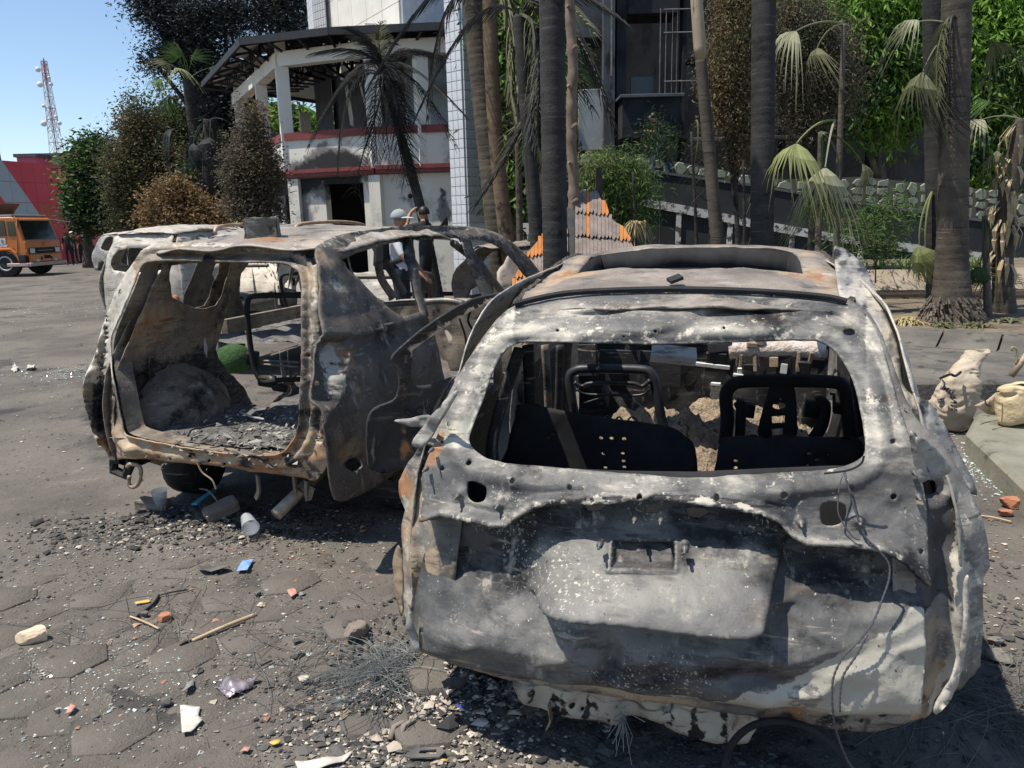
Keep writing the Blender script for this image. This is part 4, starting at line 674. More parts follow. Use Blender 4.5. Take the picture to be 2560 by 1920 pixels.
L12 = np.hypot(*(PV[2]-PV[1])); L23 = np.hypot(*(PV[3]-PV[2])); L01 = np.hypot(*(PV[1]-PV[0]))
dh = [(.98, .2), (2.06, .2), (2.06, 2.70), (.98, 2.70)]
soot1 = lambda V: 1.0*np.exp(-((V[:, 1]-2.85)/.35)**2)*np.exp(-((V[:, 0]-1.1)/1.2)**2)+.5*np.exp(-((V[:, 0]-.2)/.25)**2)*(V[:, 1] > 1.6)
wallpanel(PV[1], PV[2], .1, 2.86, M_WALLS, 'ground_floor_wall', [dh], stain=soot1, res=.12)
wallpanel(PV[2], PV[3], .1, 2.86, M_WALLS, 'ground_floor_wall', [circ(.75, 2.35, .06), [(1.4, 1.45), (1.62, 1.4), (1.66, 1.75), (1.6, 1.85), (1.42, 1.65)]], stain=lambda V: .9*np.exp(-((V[:, 0]-1.55)/.12)**2)*(V[:, 1] > 1.7)*(V[:, 1] < 2.5)*.6, res=.12)
wallpanel(PV[0], PV[1], .1, 2.86, M_WALLS, 'ground_floor_wall', [[(L01-.75, .2), (L01-.35, .2), (L01-.35, 2.5), (L01-.75, 2.5)], [(L01-3.2, .2), (L01-2.4, .2), (L01-2.4, 2.5), (L01-3.2, 2.5)], [(L01-2.0, .2), (L01-1.4, .2), (L01-1.4, 2.3), (L01-2.0, 2.3)]], stain=lambda V: .9*np.exp(-((V[:, 1]-2.6)/.5)**2)+.7*np.exp(-((V[:, 0]-L01+.55)/.4)**2))
soot2 = lambda V: .75*np.exp(-((V[:, 0]-1.3)/.8)**2)*np.exp(-((V[:, 1]-3.2)/.30)**2)+.35*np.exp(-((V[:, 1]-3.1)/.2)**2)
for i, st in ((0, lambda V: .2+0*V[:, 0]), (1, soot2), (2, lambda V: 0*V[:, 0])): wallpanel(PV[i], PV[i+1], 3.06, 3.75, M_WALLS, 'parapet', (), .16, .12, stain=st, res=.1)
for i in (0, 1, 2):
    for z0, z1, ou in ((3.75, 3.92, .17), (2.88, 2.97, .16), (2.97, 3.06, .19)): wallpanel(PV[i], PV[i+1], z0, z1, M_MAROON, 'maroon_band', (), .24, ou, res=2)
for i in (3, 4, 5):
    j = (i+1) % 6; wallpanel(PV[i], PV[j], 3.0, 3.92, M_WALL, 'back_parapet', (), .16, .12, res=3); wallpanel(PV[i], PV[j], .1, 2.86, M_WALL, 'back_wall', (), .2, 0, res=3)
MB().prism([tuple(p*.985+np.array([-4.5, 22])*.015-np.array([-4.5, 22])) for p in PV], 2.86, 3.05).build('upper_floor', M_WALL, bldg)
MB().box((D(850, 520, 19.6)[0]+4.5, D(850, 520, 19.6)[1]-21.4, 1.4), (2.6, .1, 2.9)).build('dark_door_sheet', M_VOID, bldg)  # black sheet behind the doorway, standing in for the unlit room
def post(p, w, z0, z1, m=M_WALL, name='column'): return MB().box((p[0]+4.5, p[1]-22, (z0+z1)/2), (w, w, z1-z0), (0, 0, .35)).build(name, m, bldg, bev=.01)
cols = [PV[1]+(PV[0]-PV[1])*f for f in (.93, .40)]+[PV[1], PV[2], PV[2]+(PV[3]-PV[2])*.62, PV[4]*.9+PV[5]*.1, PV[4]*.5+PV[5]*.5, PV[5], PV[5]*.5+PV[0]*.5]
for k, p in enumerate(cols): post(p, .30 if k < 5 else .34, 3.0, 5.45)
for k, p in enumerate(cols[:4]): post(p, .24, 5.77, 6.15, M_WALL, 'column_stub')
for i in (0, 1, 2): wallpanel(PV[i], PV[i+1], 5.45, 5.77, M_WALL, 'ring_beam', (), .28, .14, res=2)
for i in (3, 4): wallpanel(PV[i], PV[i+1], 5.1, 5.4, mat('grey_concrete', (.30, .29, .28), rough=.9), 'ring_beam', (), .28, .14, res=2)
wallpanel(PV[5], PV[0], 4.5, 4.75, MATS['grey_concrete'], 'tie_beam', (), .25, 0, res=3)
MB().box((3.1, 3.2, 5.15), (3.4, 4.2, .25), (0, 0, -.3)).build('concrete_slab', MATS['grey_concrete'], bldg)
for px_ in (826, 1020): p = PV[1]+(PV[2]-PV[1])*.08 if px_ < 900 else PV[3]; 
# small iron wall brackets beside the door
for tx in (.35, .95-.28): 
    d_ = (PV[2]-PV[1])/L12; p = PV[1]+d_*tx; n_ = np.array([d_[1], -d_[0]]); q = MB().beam((p[0]+4.5, p[1]-22, 1.5), (p[0]+n_[0]*.25+4.5, p[1]+n_[1]*.25-22, 1.5), .04, .04); q.box((p[0]+n_[0]*.03+4.5, p[1]+n_[1]*.03-22, 1.5), (.09, .05, .22)); q.build('wall_bracket', M_BLACK, bldg)
# pilasters
for f in (.04, .97): p = PV[1]+(PV[2]-PV[1])*f; MB().box((p[0]+4.5+.02, p[1]-22-.06, 1.48), (.3, .14, 2.74), (0, 0, -.37)).build('pilaster', M_WALLS, bldg)
# canopy roof: sheets, eave trim and black trusses
EV = [D(506, 212, 25.2), D(602, 104, 19.05), D(822, 78, 18.05), D(1130, 64, 17.75), np.array((1.3, 24.5, 6.2)), np.array((-5.8, 31.0, 6.2))]; EV[0][2] = min(EV[0][2], 6.6); print('eave', [e.round(2).tolist() for e in EV], [p.round(2).tolist() for p in PV])
AP = np.array((-4.0, 24.2, 7.15)); OFF = np.array((-4.5, 22, 0))
M_SHEET = mat('pale_roof_sheet', ((.44, .43, .41), (.54, .53, .50), 2), [((.22, .2, .18), 2, .58, .70), ((.28, .16, .1), 5, .66, .72)], rough=.7)
M_TRUSS = mat('black_truss_steel', (.02, .022, .026), [((.08, .05, .04), 9, .6, .7)], rough=.7)
for i in range(6):
    a, b_ = EV[i], EV[(i+1) % 6]; nn = 10 if i < 3 else 4
    for k in range(nn):
        p, q = a+(b_-a)*(k+.01)/nn, a+(b_-a)*(k+.99)/nn; rows = 3
        for r_ in range(rows):
            f0, f1 = r_/rows, (r_+1)/rows
            if i < 3 and random.random() < .06: continue
            pp = [p+(AP-p)*f0, q+(AP-q)*f0, q+(AP-q)*f1*.995, p+(AP-p)*f1*.995]
            up = np.array((0, 0, .02+.01*random.random())); pp = [x-OFF+up for x in pp]
            me = npmesh('roof_sheet', np.array(pp+[x+np.array((0, 0, .03)) for x in pp]), [(3, 2, 1, 0), (4, 5, 6, 7), (0, 1, 5, 4), (1, 2, 6, 5), (2, 3, 7, 6), (3, 0, 4, 7)], False); link('roof_sheet', me, M_SHEET, bldg)
    eb = MB().beam(a-OFF, b_-OFF, .07, .16); eb.build('eave_trim', M_TRUSS, bldg)
for i in range(4 if True else 3):
    a, b_ = EV[i], EV[i+1 if i < 5 else 0]; nt_ = (5, 3, 4, 3)[i]
    for k in range(nt_+1):
        p = a+(b_-a)*k/nt_; mb = MB(); n_ = 5; tip = p*.42+AP*.58
        top = [p+(tip-p)*t/n_+np.array((0, 0, -.05)) for t in range(n_+1)]; bot = [np.array((q[0], q[1], q[2]*0+p[2]-.10-.25*min(1, t/2.5))) for t, q in enumerate(top)]
        for t in range(n_):
            mb.beam(top[t]-OFF, top[t+1]-OFF, .05); mb.beam(bot[t]-OFF, bot[t+1]-OFF, .05); mb.beam((top[t] if t % 2 else bot[t])-OFF, (bot[t+1] if t % 2 else top[t+1])-OFF, .035); mb.beam(top[t]-OFF, bot[t]-OFF, .035)
        mb.build('roof_truss', M_TRUSS, bldg)
    for f in (.14, .28, .42, .56):
        p, q = a+(AP-a)*f, b_+(AP-b_)*f; dz = np.array((0, 0, -.06)); MB().beam(p+dz-OFF, q+dz-OFF, .06).build('purlin', M_TRUSS, bldg)
        z_ = np.array((0, 0, 5.92)); p2 = np.array((p[0], p[1], 5.92)); q2 = np.array((q[0], q[1], 5.92)); mb = MB().beam(p2-OFF, q2-OFF, .05); nn = nt_*2
        for k in range(nn):
            u, v = p+(q-p)*k/nn, p+(q-p)*(k+1)/nn; mb.beam((np.array((u[0], u[1], 5.92)) if k % 2 else u+dz)-OFF, (v+dz if k % 2 else np.array((v[0], v[1], 5.92)))-OFF, .03)
        mb.build('roof_truss', M_TRUSS, bldg)
# ---- tall sign tower behind
M_TILE = mat('white_tile', ((.55, .57, .60), (.63, .64, .66), 6), [((.40, .42, .45), 2, .6, .72)], rough=.35, spec=.5)
M_GROUT = mat('dark_grout', (.08, .085, .09), rough=.9)
def tiled(name_parent, a, b, z0, z1, tw, thh, m=M_TILE):
    """ceramic tiles standing proud of dark grout, one object each"""
    d = b-a; L = np.hypot(*d); d = d/L; n = np.array([d[1], -d[0]]); nx = max(1, int(round(L/tw))); nz = int((z1-z0)/thh); w_, h_ = L/nx, thh
    me = MB().add([(.008, 0, .008), (w_-.008, 0, .008), (w_-.008, 0, h_-.008), (.008, 0, h_-.008), (0, .03, 0), (w_, .03, 0), (w_, .03, h_), (0, .03, h_)], [(0, 1, 2, 3), (0, 4, 5, 1), (1, 5, 6, 2), (2, 6, 7, 3), (3, 7, 4, 0)]).mesh('tile'); me.materials.append(m)
    for i in range(nx):
        for k in range(nz):
            o = link('tile', me, None, name_parent); p = a+d*i*w_+n*.035; o.location = (p[0]-name_parent.location[0], p[1]-name_parent.location[1], z0+k*h_-name_parent.location[2]); o.rotation_euler = (0, 0, math.atan2(d[1], d[0]))
ca_ = D(1124, 320, 17.6)[:2]; cb_ = D(1161, 320, 17.3)[:2]; cc_ = D(1209, 320, 17.75)[:2]
pillar = thing('tiled_pillar', 'tall white tiled pillar right of the pavilion, between it and the palms', 'pillar', (ca_[0], ca_[1], 0))
cd_ = ca_+cc_-cb_; MB().prism([tuple(p-ca_) for p in (ca_, cb_, cc_, cd_)], 0, 11).build('pillar_core', M_GROUT, pillar)
tiled(pillar, ca_, cb_, .1, 8.8, .18, .20); tiled(pillar, cb_, cc_, .1, 8.8, .093, .20)
sA = D(817, 40, 24.0)[:2]; sB_ = D(1002, 40, 20.0)[:2]
tower = thing('sign_tower', 'tall white marble tower wall behind the canopy with gold letters', 'sign tower', (sA[0], sA[1], 0))
dS = (sB_-sA)/np.hypot(*(sB_-sA)); nS = np.array([dS[1], -dS[0]]); bk2 = sB_+np.array([1.6, 2.0])
M_MARBLE = mat('white_marble_panel', ((.60, .56, .49), (.70, .66, .58), 1.4), [((.46, .43, .38), 2, .56, .7, (1, 1, .3))], rough=.4)
MB().prism([tuple(p-sA) for p in (sA, sB_, bk2, sA+np.array([2, 5.]))], 4, 13).build('tower_core', M_GROUT, tower)
LS = np.hypot(*(sB_-sA)); nx = 5
for i in range(nx):
    for k in range(6):
        a = sA+dS*(i*LS/nx+.008); b_ = sA+dS*((i+1)*LS/nx-.008); p = [a, b_, b_+nS*.04, a+nS*.04]; MB().prism([tuple(q-sA) for q in p], 6.0+k*1.0+.008, 7.0+k*1.0-.008).build('marble_panel', M_MARBLE, tower)
MB().prism([tuple(q-sA) for q in (sB_+dS*.01, bk2, bk2+np.array([.05, -.03]), sB_+np.array([.06, -.03]))], 4, 13).build('side_face', mat('grey_marble', ((.30, .34, .38), (.40, .43, .46), 3), rough=.4), tower)
pier0 = D(772, 40, 24.6)[:2]; pier1 = D(786, 40, 24.0)[:2]; pier2 = D(816, 40, 23.6)[:2]
pier = thing('tiled_pier', 'grey tiled pier standing at the left end of the sign tower', 'pillar', (pier0[0], pier0[1], 0)); pd_ = pier0+pier2-pier1
MB().prism([tuple(p-pier0) for p in (pier0, pier1, pier2, pd_)], 4, 13).build('pier_core', M_GROUT, pier)
tiled(pier, pier0, pier1, 6.6, 9.6, .22, .2); tiled(pier, pier1, pier2, 6.6, 9.6, .13, .2, mat('grey_tile', ((.33, .33, .33), (.40, .40, .40), 5), rough=.4))
MB().lathe([(.75, 0), (.78, .1), (.7, .32), (.6, .36)], (.45, -.3, 6.75), 16).build('copper_collar', mat('copper_cladding', ((.46, .24, .15), (.60, .36, .25), 6), [((.7, .66, .6), 5, .6, .7)], rough=.5, metal=.3), pier)
M_GOLD = mat('gold_letter', ((.30, .17, .055), (.40, .24, .09), 8), rough=.45, metal=.5)
def letters(txt, size, pos, rot, m, parent, dx, depth=.03, gap=1.0):
    x = 0.0
    for ch in txt:
        if ch == ' ': x += size*.4; continue
        cu = bpy.data.curves.new('letter', 'FONT'); cu.body = ch; cu.size = size; cu.extrude = depth/2; cu.resolution_u = 2
        to = bpy.data.objects.new('letter_source', cu); COL.objects.link(to); dg = bpy.context.evaluated_depsgraph_get(); dg.update(); me = bpy.data.meshes.new_from_object(to.evaluated_get(dg)); COL.objects.unlink(to); bpy.data.objects.remove(to)
        wd = max([v.co.x for v in me.vertices] or [size*.3])
        o = link('letter', me, m, parent); o.location = (pos[0]+dx[0]*x, pos[1]+dx[1]*x, pos[2]+(dx[2]*x if len(dx) > 2 else 0)); o.rotation_euler = rot; x += (wd+size*.10)*gap
aS = math.atan2(dS[1], dS[0])
for txt, tx, z_ in (('DEWAN PERWAKILAN RAKYAT DAERAH', .62, 8.53), ('KOTA MAKASSAR', 1.02, 7.98)):
    letters(txt, .36, tuple(dS*tx+nS*.07)+(z_,), (math.pi/2, 0, aS), M_GOLD, tower, (dS[0], dS[1]), .05)
# ================================================================ burnt dark building behind the palms, ramp walls
M_SOOTW = mat('soot_black_wall', ((.010, .011, .013), (.030, .033, .037), 1.2), [((.008, .008, .01), 2.5, .5, .64, (1, 1, .3)), ((.14, .14, .14), 7, .68, .74, (2, 2, .25))], rough=.9, bump=((14, .4, .01),))
M_GREYW = mat('smoked_grey_wall', ((.055, .062, .07), (.10, .11, .12), 1.0), [((.015, .015, .016), 2, .52, .66, (1, 1, .4))], rough=.85)
bb = thing('burnt_building', 'soot blackened concrete building with empty windows behind the palms and ramp', 'building', (5, 25, 0))
def bx(x0, x1, y0, y1, Y, dpt, m, name, rz=0):
    a = D(x0, y1, Y); c = D(x1, y0, Y); return MB().box(((a[0]+c[0])/2-5, Y+dpt/2-25, (a[2]+c[2])/2), (abs(c[0]-a[0]), dpt, abs(c[2]-a[2]))).build(name, m, bb, bev=.01)
bx(1210, 2700, -500, 560, 27.5, .3, M_SOOTW, 'back_wall')  # carried on to the right as a dark backdrop for shade under the trees
bx(1540, 1570, -400, 430, 24.2, .5, M_SOOTW, 'column'); bx(1508, 1540, -400, 430, 24.0, .6, M_GREYW, 'column'); bx(1700, 1725, -300, 430, 24.4, .5, M_SOOTW, 'column'); bx(1960, 1990, -300, 430, 24.4, .5, M_SOOTW, 'column'); bx(2200, 2230, -300, 430, 24.4, .5, M_SOOTW, 'column')
bx(1430, 1520, -60, 95, 24.3, 1.5, M_GREYW, 'spandrel'); bx(1545, 1700, -120, 35, 24.3, 1.2, M_SOOTW, 'spandrel')
bx(1447, 1509, 222, 376, 24.3, .15, mat('grey_white_panel', ((.34, .35, .36), (.40, .41, .41), 1.5), [((.12, .12, .12), 3, .66, .74)], rough=.7), 'wall_panel'); bx(1447, 1512, 376, 400, 24.6, .3, M_GREYW, 'plinth')
bx(1555, 1705, 240, 345, 23.2, 1.6, M_SOOTW, 'balcony'); bx(1550, 1712, 232, 244, 23.1, 1.8, M_GREYW, 'balcony_rail'); bx(1576, 1634, 190, 262, 24.6, .05, mat('dark_glass', (.03, .045, .05), rough=.2), 'window_pane'); bx(1720, 2300, 330, 352, 24.0, 1.0, M_GREYW, 'floor_slab'); bx(1720, 2300, 130, 150, 24.0, 1.0, M_SOOTW, 'floor_slab')
for x in (1527, 1648, 1662, 1678, 1690): bx(x, x+5, 20 if x > 1600 else -50, 245 if x > 1600 else 190, 23.9, .05, mat('burnt_grey_frame', ((.22, .22, .22), (.10, .10, .10), 5), rough=.7), 'window_frame')
for y in (20, 78, 200): bx(1660, 1738, y, y+5, 23.9, .06, MATS['burnt_grey_frame'], 'window_frame')
# ramp: green-grey stone wall behind, black parapet in front
def yw(px): return 20.0-(px-1440)/1120*2.4
M_BLKWALL = mat('black_painted_wall', ((.010, .014, .017), (.020, .025, .027), 1.5), [((.07, .07, .065), 6, .66, .74)], rough=.8, bump=((20, .3, .01),))
M_PEEL = mat('peeling_white_paint', ((.38, .38, .38), (.46, .46, .45), 4), [((.05, .05, .048), 7, .50, .57)], rough=.85)
M_STONE = mat('green_grey_stone', ((.20, .215, .16), (.29, .30, .225), 2.5), [((.11, .115, .09), 5, .58, .68)], rough=.9, bump=((25, .5, .01),))
ramp = thing('ramp_wall', 'black sloping ramp parapet wall with peeling white beam and posts behind the palms', 'wall', (5, 19, 0))
def strip(top, bot, dpt, m, name, parent, off=(5, 19, 0), fy=yw):
    V = []; n = len(top)
    for (x, y), (x2, y2) in zip(top, bot):
        a = D(x, y, fy(x)); c = D(x2, y2, fy(x2)); c[:2] = a[:2]; V += [a, c]
    V = np.array(V)-np.array(off); B = V+np.array((0, dpt, 0)); k = len(V); W = np.concatenate([V, B]); Fc = []
    for i in range(n-1):
        a = 2*i; Fc += [(a, a+1, a+3, a+2), (k+a, k+a+2, k+a+3, k+a+1), (a, a+2, k+a+2, k+a), (a+1, k+a+1, k+a+3, a+3)]
    Fc += [(0, k, k+1, 1), (2*n-2, 2*n-1, k+2*n-1, k+2*n-2)]
    return link(name, npmesh(name, W, Fc, False), m, parent)
TOPP = [(1436, 406), (1640, 430), (1880, 463), (2100, 500), (2330, 535), (2640, 575)]
strip(TOPP, [(x, 680) for x, _ in TOPP], .25, M_BLKWALL, 'parapet_wall', ramp)
strip([(x, y-3) for x, y in TOPP], [(x, y+3) for x, y in TOPP], .32, M_GREYW, 'coping', ramp).location = (0, -.04, 0)
RL = [(1436, 470), (1560, 486), (1700, 512), (1880, 548), (2050, 578), (2250, 606), (2640, 655)]
strip(RL, [(x, y+21) for x, y in RL], .08, M_PEEL, 'white_beam', ramp).location = (0, -.09, 0)
for x, y in ((1572, 500), (1696, 525), (1824, 548), (1979, 580), (2150, 605)): strip([(x-6, y), (x+6, y+1)], [(x-6, 660), (x+6, 660)], .07, M_PEEL, 'white_post', ramp).location = (0, -.075, 0)
sw = thing('stone_clad_wall', 'low wall clad in green grey crazy paving stones above the ramp', 'wall', (5, 21, 0))
ST = [(1436, 380), (1640, 394), (1880, 436), (1960, 446), (2150, 440), (2450, 470), (2640, 490)]
def yw2(px): return yw(px)+1.6
strip([(x, y+2) for x, y in ST], [(x, y+130) for x, y in ST], .3, mat('wall_mortar', (.07, .072, .055), rough=.95), 'wall_core', sw, (5, 21, 0), yw2)
def stones():
    rg = np.random.default_rng(3); n = 0
    px = 1450
    while px < 2570:
        top = np.interp(px, [s[0] for s in ST], [s[1] for s in ST]); bot = np.interp(px, [s[0] for s in TOPP], [s[1] for s in TOPP])+14; sx = rg.uniform(26, 44); py = top+rg.uniform(2, 7)
        while py < bot:
            sy = rg.uniform(15, 34); k = rg.integers(5, 8); a = np.sort(6.2832*(np.arange(k)+rg.uniform(-.25, .25, k))/k); cx, cyy = px+sx/2+rg.uniform(-3, 3), py+sy/2
            poly = [(cx+sx*.54*math.cos(t)*rg.uniform(.82, 1.12), cyy+sy*.56*math.sin(t)*rg.uniform(.82, 1.12)) for t in a]; poly = [(q, max(r_, top+3)) for q, r_ in poly]
            Y = yw2(px); F_ = [D(q, r_, Y)-np.array((5, 21, 0)) for q, r_ in poly]; c = np.mean(F_, 0); m_ = len(F_)
            V = [f+np.array((0, -.03, 0)) for f in F_]+[c+(f-c)*.88+np.array((0, -.07, 0)) for f in F_]; link('stone', npmesh('stone', np.array(V), [tuple(range(m_, 2*m_))[::-1]]+[(i, (i+1) % m_, m_+(i+1) % m_, m_+i) for i in range(m_)], False), M_STONE, sw); n += 1
            py += sy+1.5
        px += sx+1.0
stones()
# ================================================================ far left: red showroom, pink and beige blocks, masts, lamp post
def quadpanel(P4, th, m, name, parent, off):
    P = np.array(P4)-off; n = np.cross(P[1]-P[0], P[2]-P[0]); n /= np.linalg.norm(n); B = P-n*th; k = len(P)
    return link(name, npmesh(name, np.concatenate([P, B]), [tuple(range(k)), tuple(range(k, 2*k))[::-1]]+[(i, k+i, k+(i+1) % k, (i+1) % k) for i in range(k)], False), m, parent)
M_RED = mat('red_cladding', ((.58, .04, .055), (.64, .055, .07), .5), rough=.5); M_REDD = mat('orange_red_cladding', (.50, .075, .04), rough=.5); M_GCL = mat('grey_cladding', ((.36, .38, .39), (.42, .43, .44), .4), rough=.5)
red = thing('red_building', 'red and grey metal clad showroom building behind the orange truck', 'building', (-30, 45, 0)); OR = np.array((-30, 45, 0.))
ra, rb_ = D(-120, 414, 39.0), D(141, 420, 45.0); ra[2] = rb_[2] = 5.5
def rp(u, v): p = ra+(rb_-ra)*u; return np.array((p[0], p[1], v))
def clip(poly, f):
    out = []
    for i in range(len(poly)):
        a, b_ = poly[i], poly[(i+1) % len(poly)]; fa, fb = f(a), f(b_)
        if fa >= 0: out.append(a)
        if fa*fb < 0: t = fa/(fa-fb); out.append((a[0]+(b_[0]-a[0])*t, a[1]+(b_[1]-a[1])*t))
    return out
l1 = lambda p: (p[0]-.46)-(5.4-p[1])*.107; l2 = lambda p: (p[0]-.20)-(5.4-p[1])*.107
for i in range(8):
    for k in range(4):
        cell = [(i/8+.001, 1.2+k*1.08+.012), ((i+1)/8-.001, 1.2+k*1.08+.012), ((i+1)/8-.001, 1.2+(k+1)*1.08-.012), (i/8+.001, 1.2+(k+1)*1.08-.012)]
        for m, fs in ((M_RED, (l1,)), (M_GCL, (lambda p: -l1(p), l2)), (M_RED, (lambda p: -l2(p),))):
            pl = cell
            for f in fs: pl = clip(pl, f) if pl else pl
            if len(pl) > 2: quadpanel([rp(*p) for p in pl], .08, M_REDD if (m is M_RED and i == 6 and k == 1) else m, 'cladding_panel', red, OR)
rbk = [ra, rb_, rb_+np.array((-1.0, 14, 0)), ra+np.array((-3, 14, 0))]; MB().prism([(p[0]+30, p[1]-45+.12) for p in rbk], 0, 5.5).build('building_core', M_RED, red)
for nm, lab, x0, x1, y0, y1, Y, c1 in (('pink_block', 'pink flat roofed block rising behind the red building', 46, 88, 392, 425, 62, (.50, .10, .16)), ('beige_block', 'beige flat roofed block between the pink block and the green tree', 95, 170, 390, 425, 64, (.50, .45, .37))):
    a, c = D(x0, y1, Y), D(x1, y0, Y); t = thing(nm, lab, 'building', ((a[0]+c[0])/2, Y+4, 0)); MB().box((0, 0, c[2]/2), (abs(c[0]-a[0]), 8, c[2])).build('wall', mat(nm+'_paint', (c1, tuple(v*.9 for v in c1), .4), rough=.8), t); MB().box((0, 0, c[2]+.12), (abs(c[0]-a[0])+.3, 8.3, .25)).build('roof_edge', M_GREYW, t)
M_MR = mat('hazed_mast_red', (.50, .30, .31), rough=.6); M_MW = mat('mast_white', (.66, .66, .68), rough=.6)  # mast red made paler in the colour to imitate distance haze
mast = thing('lattice_mast', 'tall red and white lattice telecom mast carrying round dish antennas', 'mast', (-84.9, 150, 0)); zt = D(118, 153, 150)[2]; nsec = 16
def mw(z): t = z/zt; return .36+1.2*(1-t)**1.2
for k in range(nsec):
    z0, z1 = zt*k/nsec, zt*(k+1)/nsec; a, c = mw(z0), mw(z1); mb = MB(); r_ = .06
    cs = [(-1, -1), (1, -1), (1, 1), (-1, 1)]
    for i in range(4):
        p, q = cs[i], cs[(i+1) % 4]; mb.beam((p[0]*a, p[1]*a, z0), (p[0]*c, p[1]*c, z1), .10); mb.beam((p[0]*a, p[1]*a, z0), (q[0]*c, q[1]*c, z1), .05); mb.beam((q[0]*a, q[1]*a, z0), (p[0]*c, p[1]*c, z1), .07); mb.beam((p[0]*c, p[1]*c, z1), (q[0]*c, q[1]*c, z1), .09)
    mb.build('mast_section', M_MR if (k//2) % 2 == 1 else M_MW, mast)
MB().beam((0, 0, 0), (0, 0, zt+.5), .14).build('cable_ladder', M_GREYW, mast)
for (zz, sx, r_) in ((.955, -1.3, .75), (.875, -1.35, .8), (.875, 1.2, .55), (.91, 1.0, .4), (.76, -1.2, .5), (.70, 1.3, .5), (.665, -1.8, .85), (.665, 1.9, .6), (.58, 2.0, .35), (.50, 2.1, .4)):
    MB().lathe([(r_*.2, .25), (r_*.62, .2), (r_*.62, -.1), (r_*.5, -.2), (.05, -.3)], (sx*.8, -.5, zt*zz), 14, 'y').build('dish_antenna', M_MW, mast, True)
def ladder_mast(lab, px, ytop, Y, w_):
    b_ = D(px, 420, Y); zt_ = D(px, ytop, Y)[2]; t = thing('ladder_mast', lab, 'mast', (b_[0], Y, 0))
    for s_ in (-1, 1): MB().beam((s_*w_, 0, 0), (s_*w_*.4-.03*zt_, 0, zt_), .10).build('leg', M_GREYW, t)
    for k in range(1, 9): f = k/9; MB().beam((-w_*(1-.6*f)-.03*zt_*f, 0, zt_*f), (w_*(1-.6*f)-.03*zt_*f, 0, zt_*f), .07).build('rung', M_GREYW, t)
ladder_mast('thin grey ladder mast cut by the left edge of the photo', 5, 345, 70, .45)
lpz = thing('antenna_pole', 'thin pole antenna rising behind the green trees', 'antenna', tuple(D(249, 400, 60)[:2])+(0,)); MB().beam((0, 0, 0), (0, 0, D(249, 325, 60)[2]), .12).build('pole', M_GREYW, lpz); MB().box((.1, 0, D(249, 335, 60)[2]), (.2, .2, .5)).build('antenna_panel', M_MW, lpz)
lp_ = G(203, 640); lamp = thing('street_lamp', 'grey green street lamp post in front of the green trees', 'street lamp', (lp_[0], 40, 0)); sc_ = 40/1900; zt_ = D(178, 434, 40)[2]; xb = D(203, 560, 40)[0]-lp_[0]
MB().tube([(xb+.2, 0, 0), (xb, 0, 1.5), (D(176, 434, 40)[0]-lp_[0], 0, zt_)], [.07, .06, .04], 8).build('pole', mat('grey_green_paint', (.20, .27, .27), rough=.6), lamp, True); MB().tube([(D(176, 434, 40)[0]-lp_[0], 0, zt_-.05), (D(166, 436, 40)[0]-lp_[0], 0, zt_)], .03, 6).build('arm', MATS['grey_green_paint'], lamp); MB().box((D(188, 472, 40)[0]-lp_[0], 0, D(188, 472, 40)[2]), (.28, .2, .16)).build('lamp_head', M_MW, lamp, bev=.03); MB().box((D(196, 540, 40)[0]-lp_[0], -.1, D(196, 540, 40)[2]), (.2, .12, .28)).build('meter_box', M_MW, lamp)
# ================================================================ foliage
def leafmesh(name, C_, per, spread, size, aspect=.35, droop=.3, seed=0, vary=.5, up=.2):
    """many small folded leaves in clumps round the centres C_ (N,3); spread is one number or one per centre"""
    rg = np.random.default_rng(seed); C_ = np.asarray(C_, float); N = len(C_)*per
    c = np.repeat(C_, per, 0); sp = np.repeat(np.broadcast_to(np.asarray(spread, float), (len(C_),)), per)
    c = c+rg.normal(size=(N, 3))*sp[:, None]*np.array([1, 1, .8])
    d = rg.normal(size=(N, 3)); d[:, 2] = d[:, 2]*.5-droop+up*0; d /= np.linalg.norm(d, axis=1)[:, None]
    s = np.cross(d, rg.normal(size=(N, 3))); s /= np.linalg.norm(s, axis=1)[:, None]; n = np.cross(d, s)
    L = size*(1-vary/2+vary*rg.random(N))[:, None]; W = L*aspect*.5
    V = np.stack([c, c+d*L*.5+s*W+n*W*.35, c+d*L, c+d*L*.5-s*W+n*W*.35], 1).reshape(-1, 3); i = np.arange(N)*4
    return npmesh(name, V, np.concatenate([np.stack([i, i+1, i+2], 1), np.stack([i, i+2, i+3], 1)]), False)
def blobpts(blobs, Y, n, seed, depth=.8, hollow=.55):
    """clump centres filling ellipsoids given as photo x, y, half width, half height at distance Y"""
    rg = np.random.default_rng(seed); out = []; A = np.array([b[2]*b[3] for b in blobs], float); A /= A.sum()
    for b, f in zip(blobs, A):
        k = max(3, int(n*f)); u = rg.normal(size=(k, 3)); u /= np.linalg.norm(u, axis=1)[:, None]; u = u[wob(u, .9, seed+int(b[0]), 2) > -.35]; u *= ((hollow+(1-hollow)*rg.random((len(u), 1)))**.8)*(1.0+.55*wob(u, .7, seed+3*int(b[1]), 3)+.22*(rg.random(len(u)) < .08))[:, None]
        c = D(b[0], b[1], Y); rx, rz = b[2]*Y/1900, b[3]*Y/1900; out.append(c+u*np.array([rx, max(rx, rz)*depth, rz]))
    return np.concatenate(out)
def leafmat(name, c1, c2, sub=.3, rough=.6): return mat(name, (c1, c2, 1), rough=rough, isl=True, sub=sub, spec=.25)
L_GREEN = leafmat('fresh_green_leaf', (.08, .18, .022), (.25, .41, .075), .4); L_DARKG = leafmat('dark_green_leaf', (.025, .055, .022), (.055, .10, .035)); L_BLUE = leafmat('charred_blue_leaf', (.012, .017, .019), (.035, .042, .04), .15)
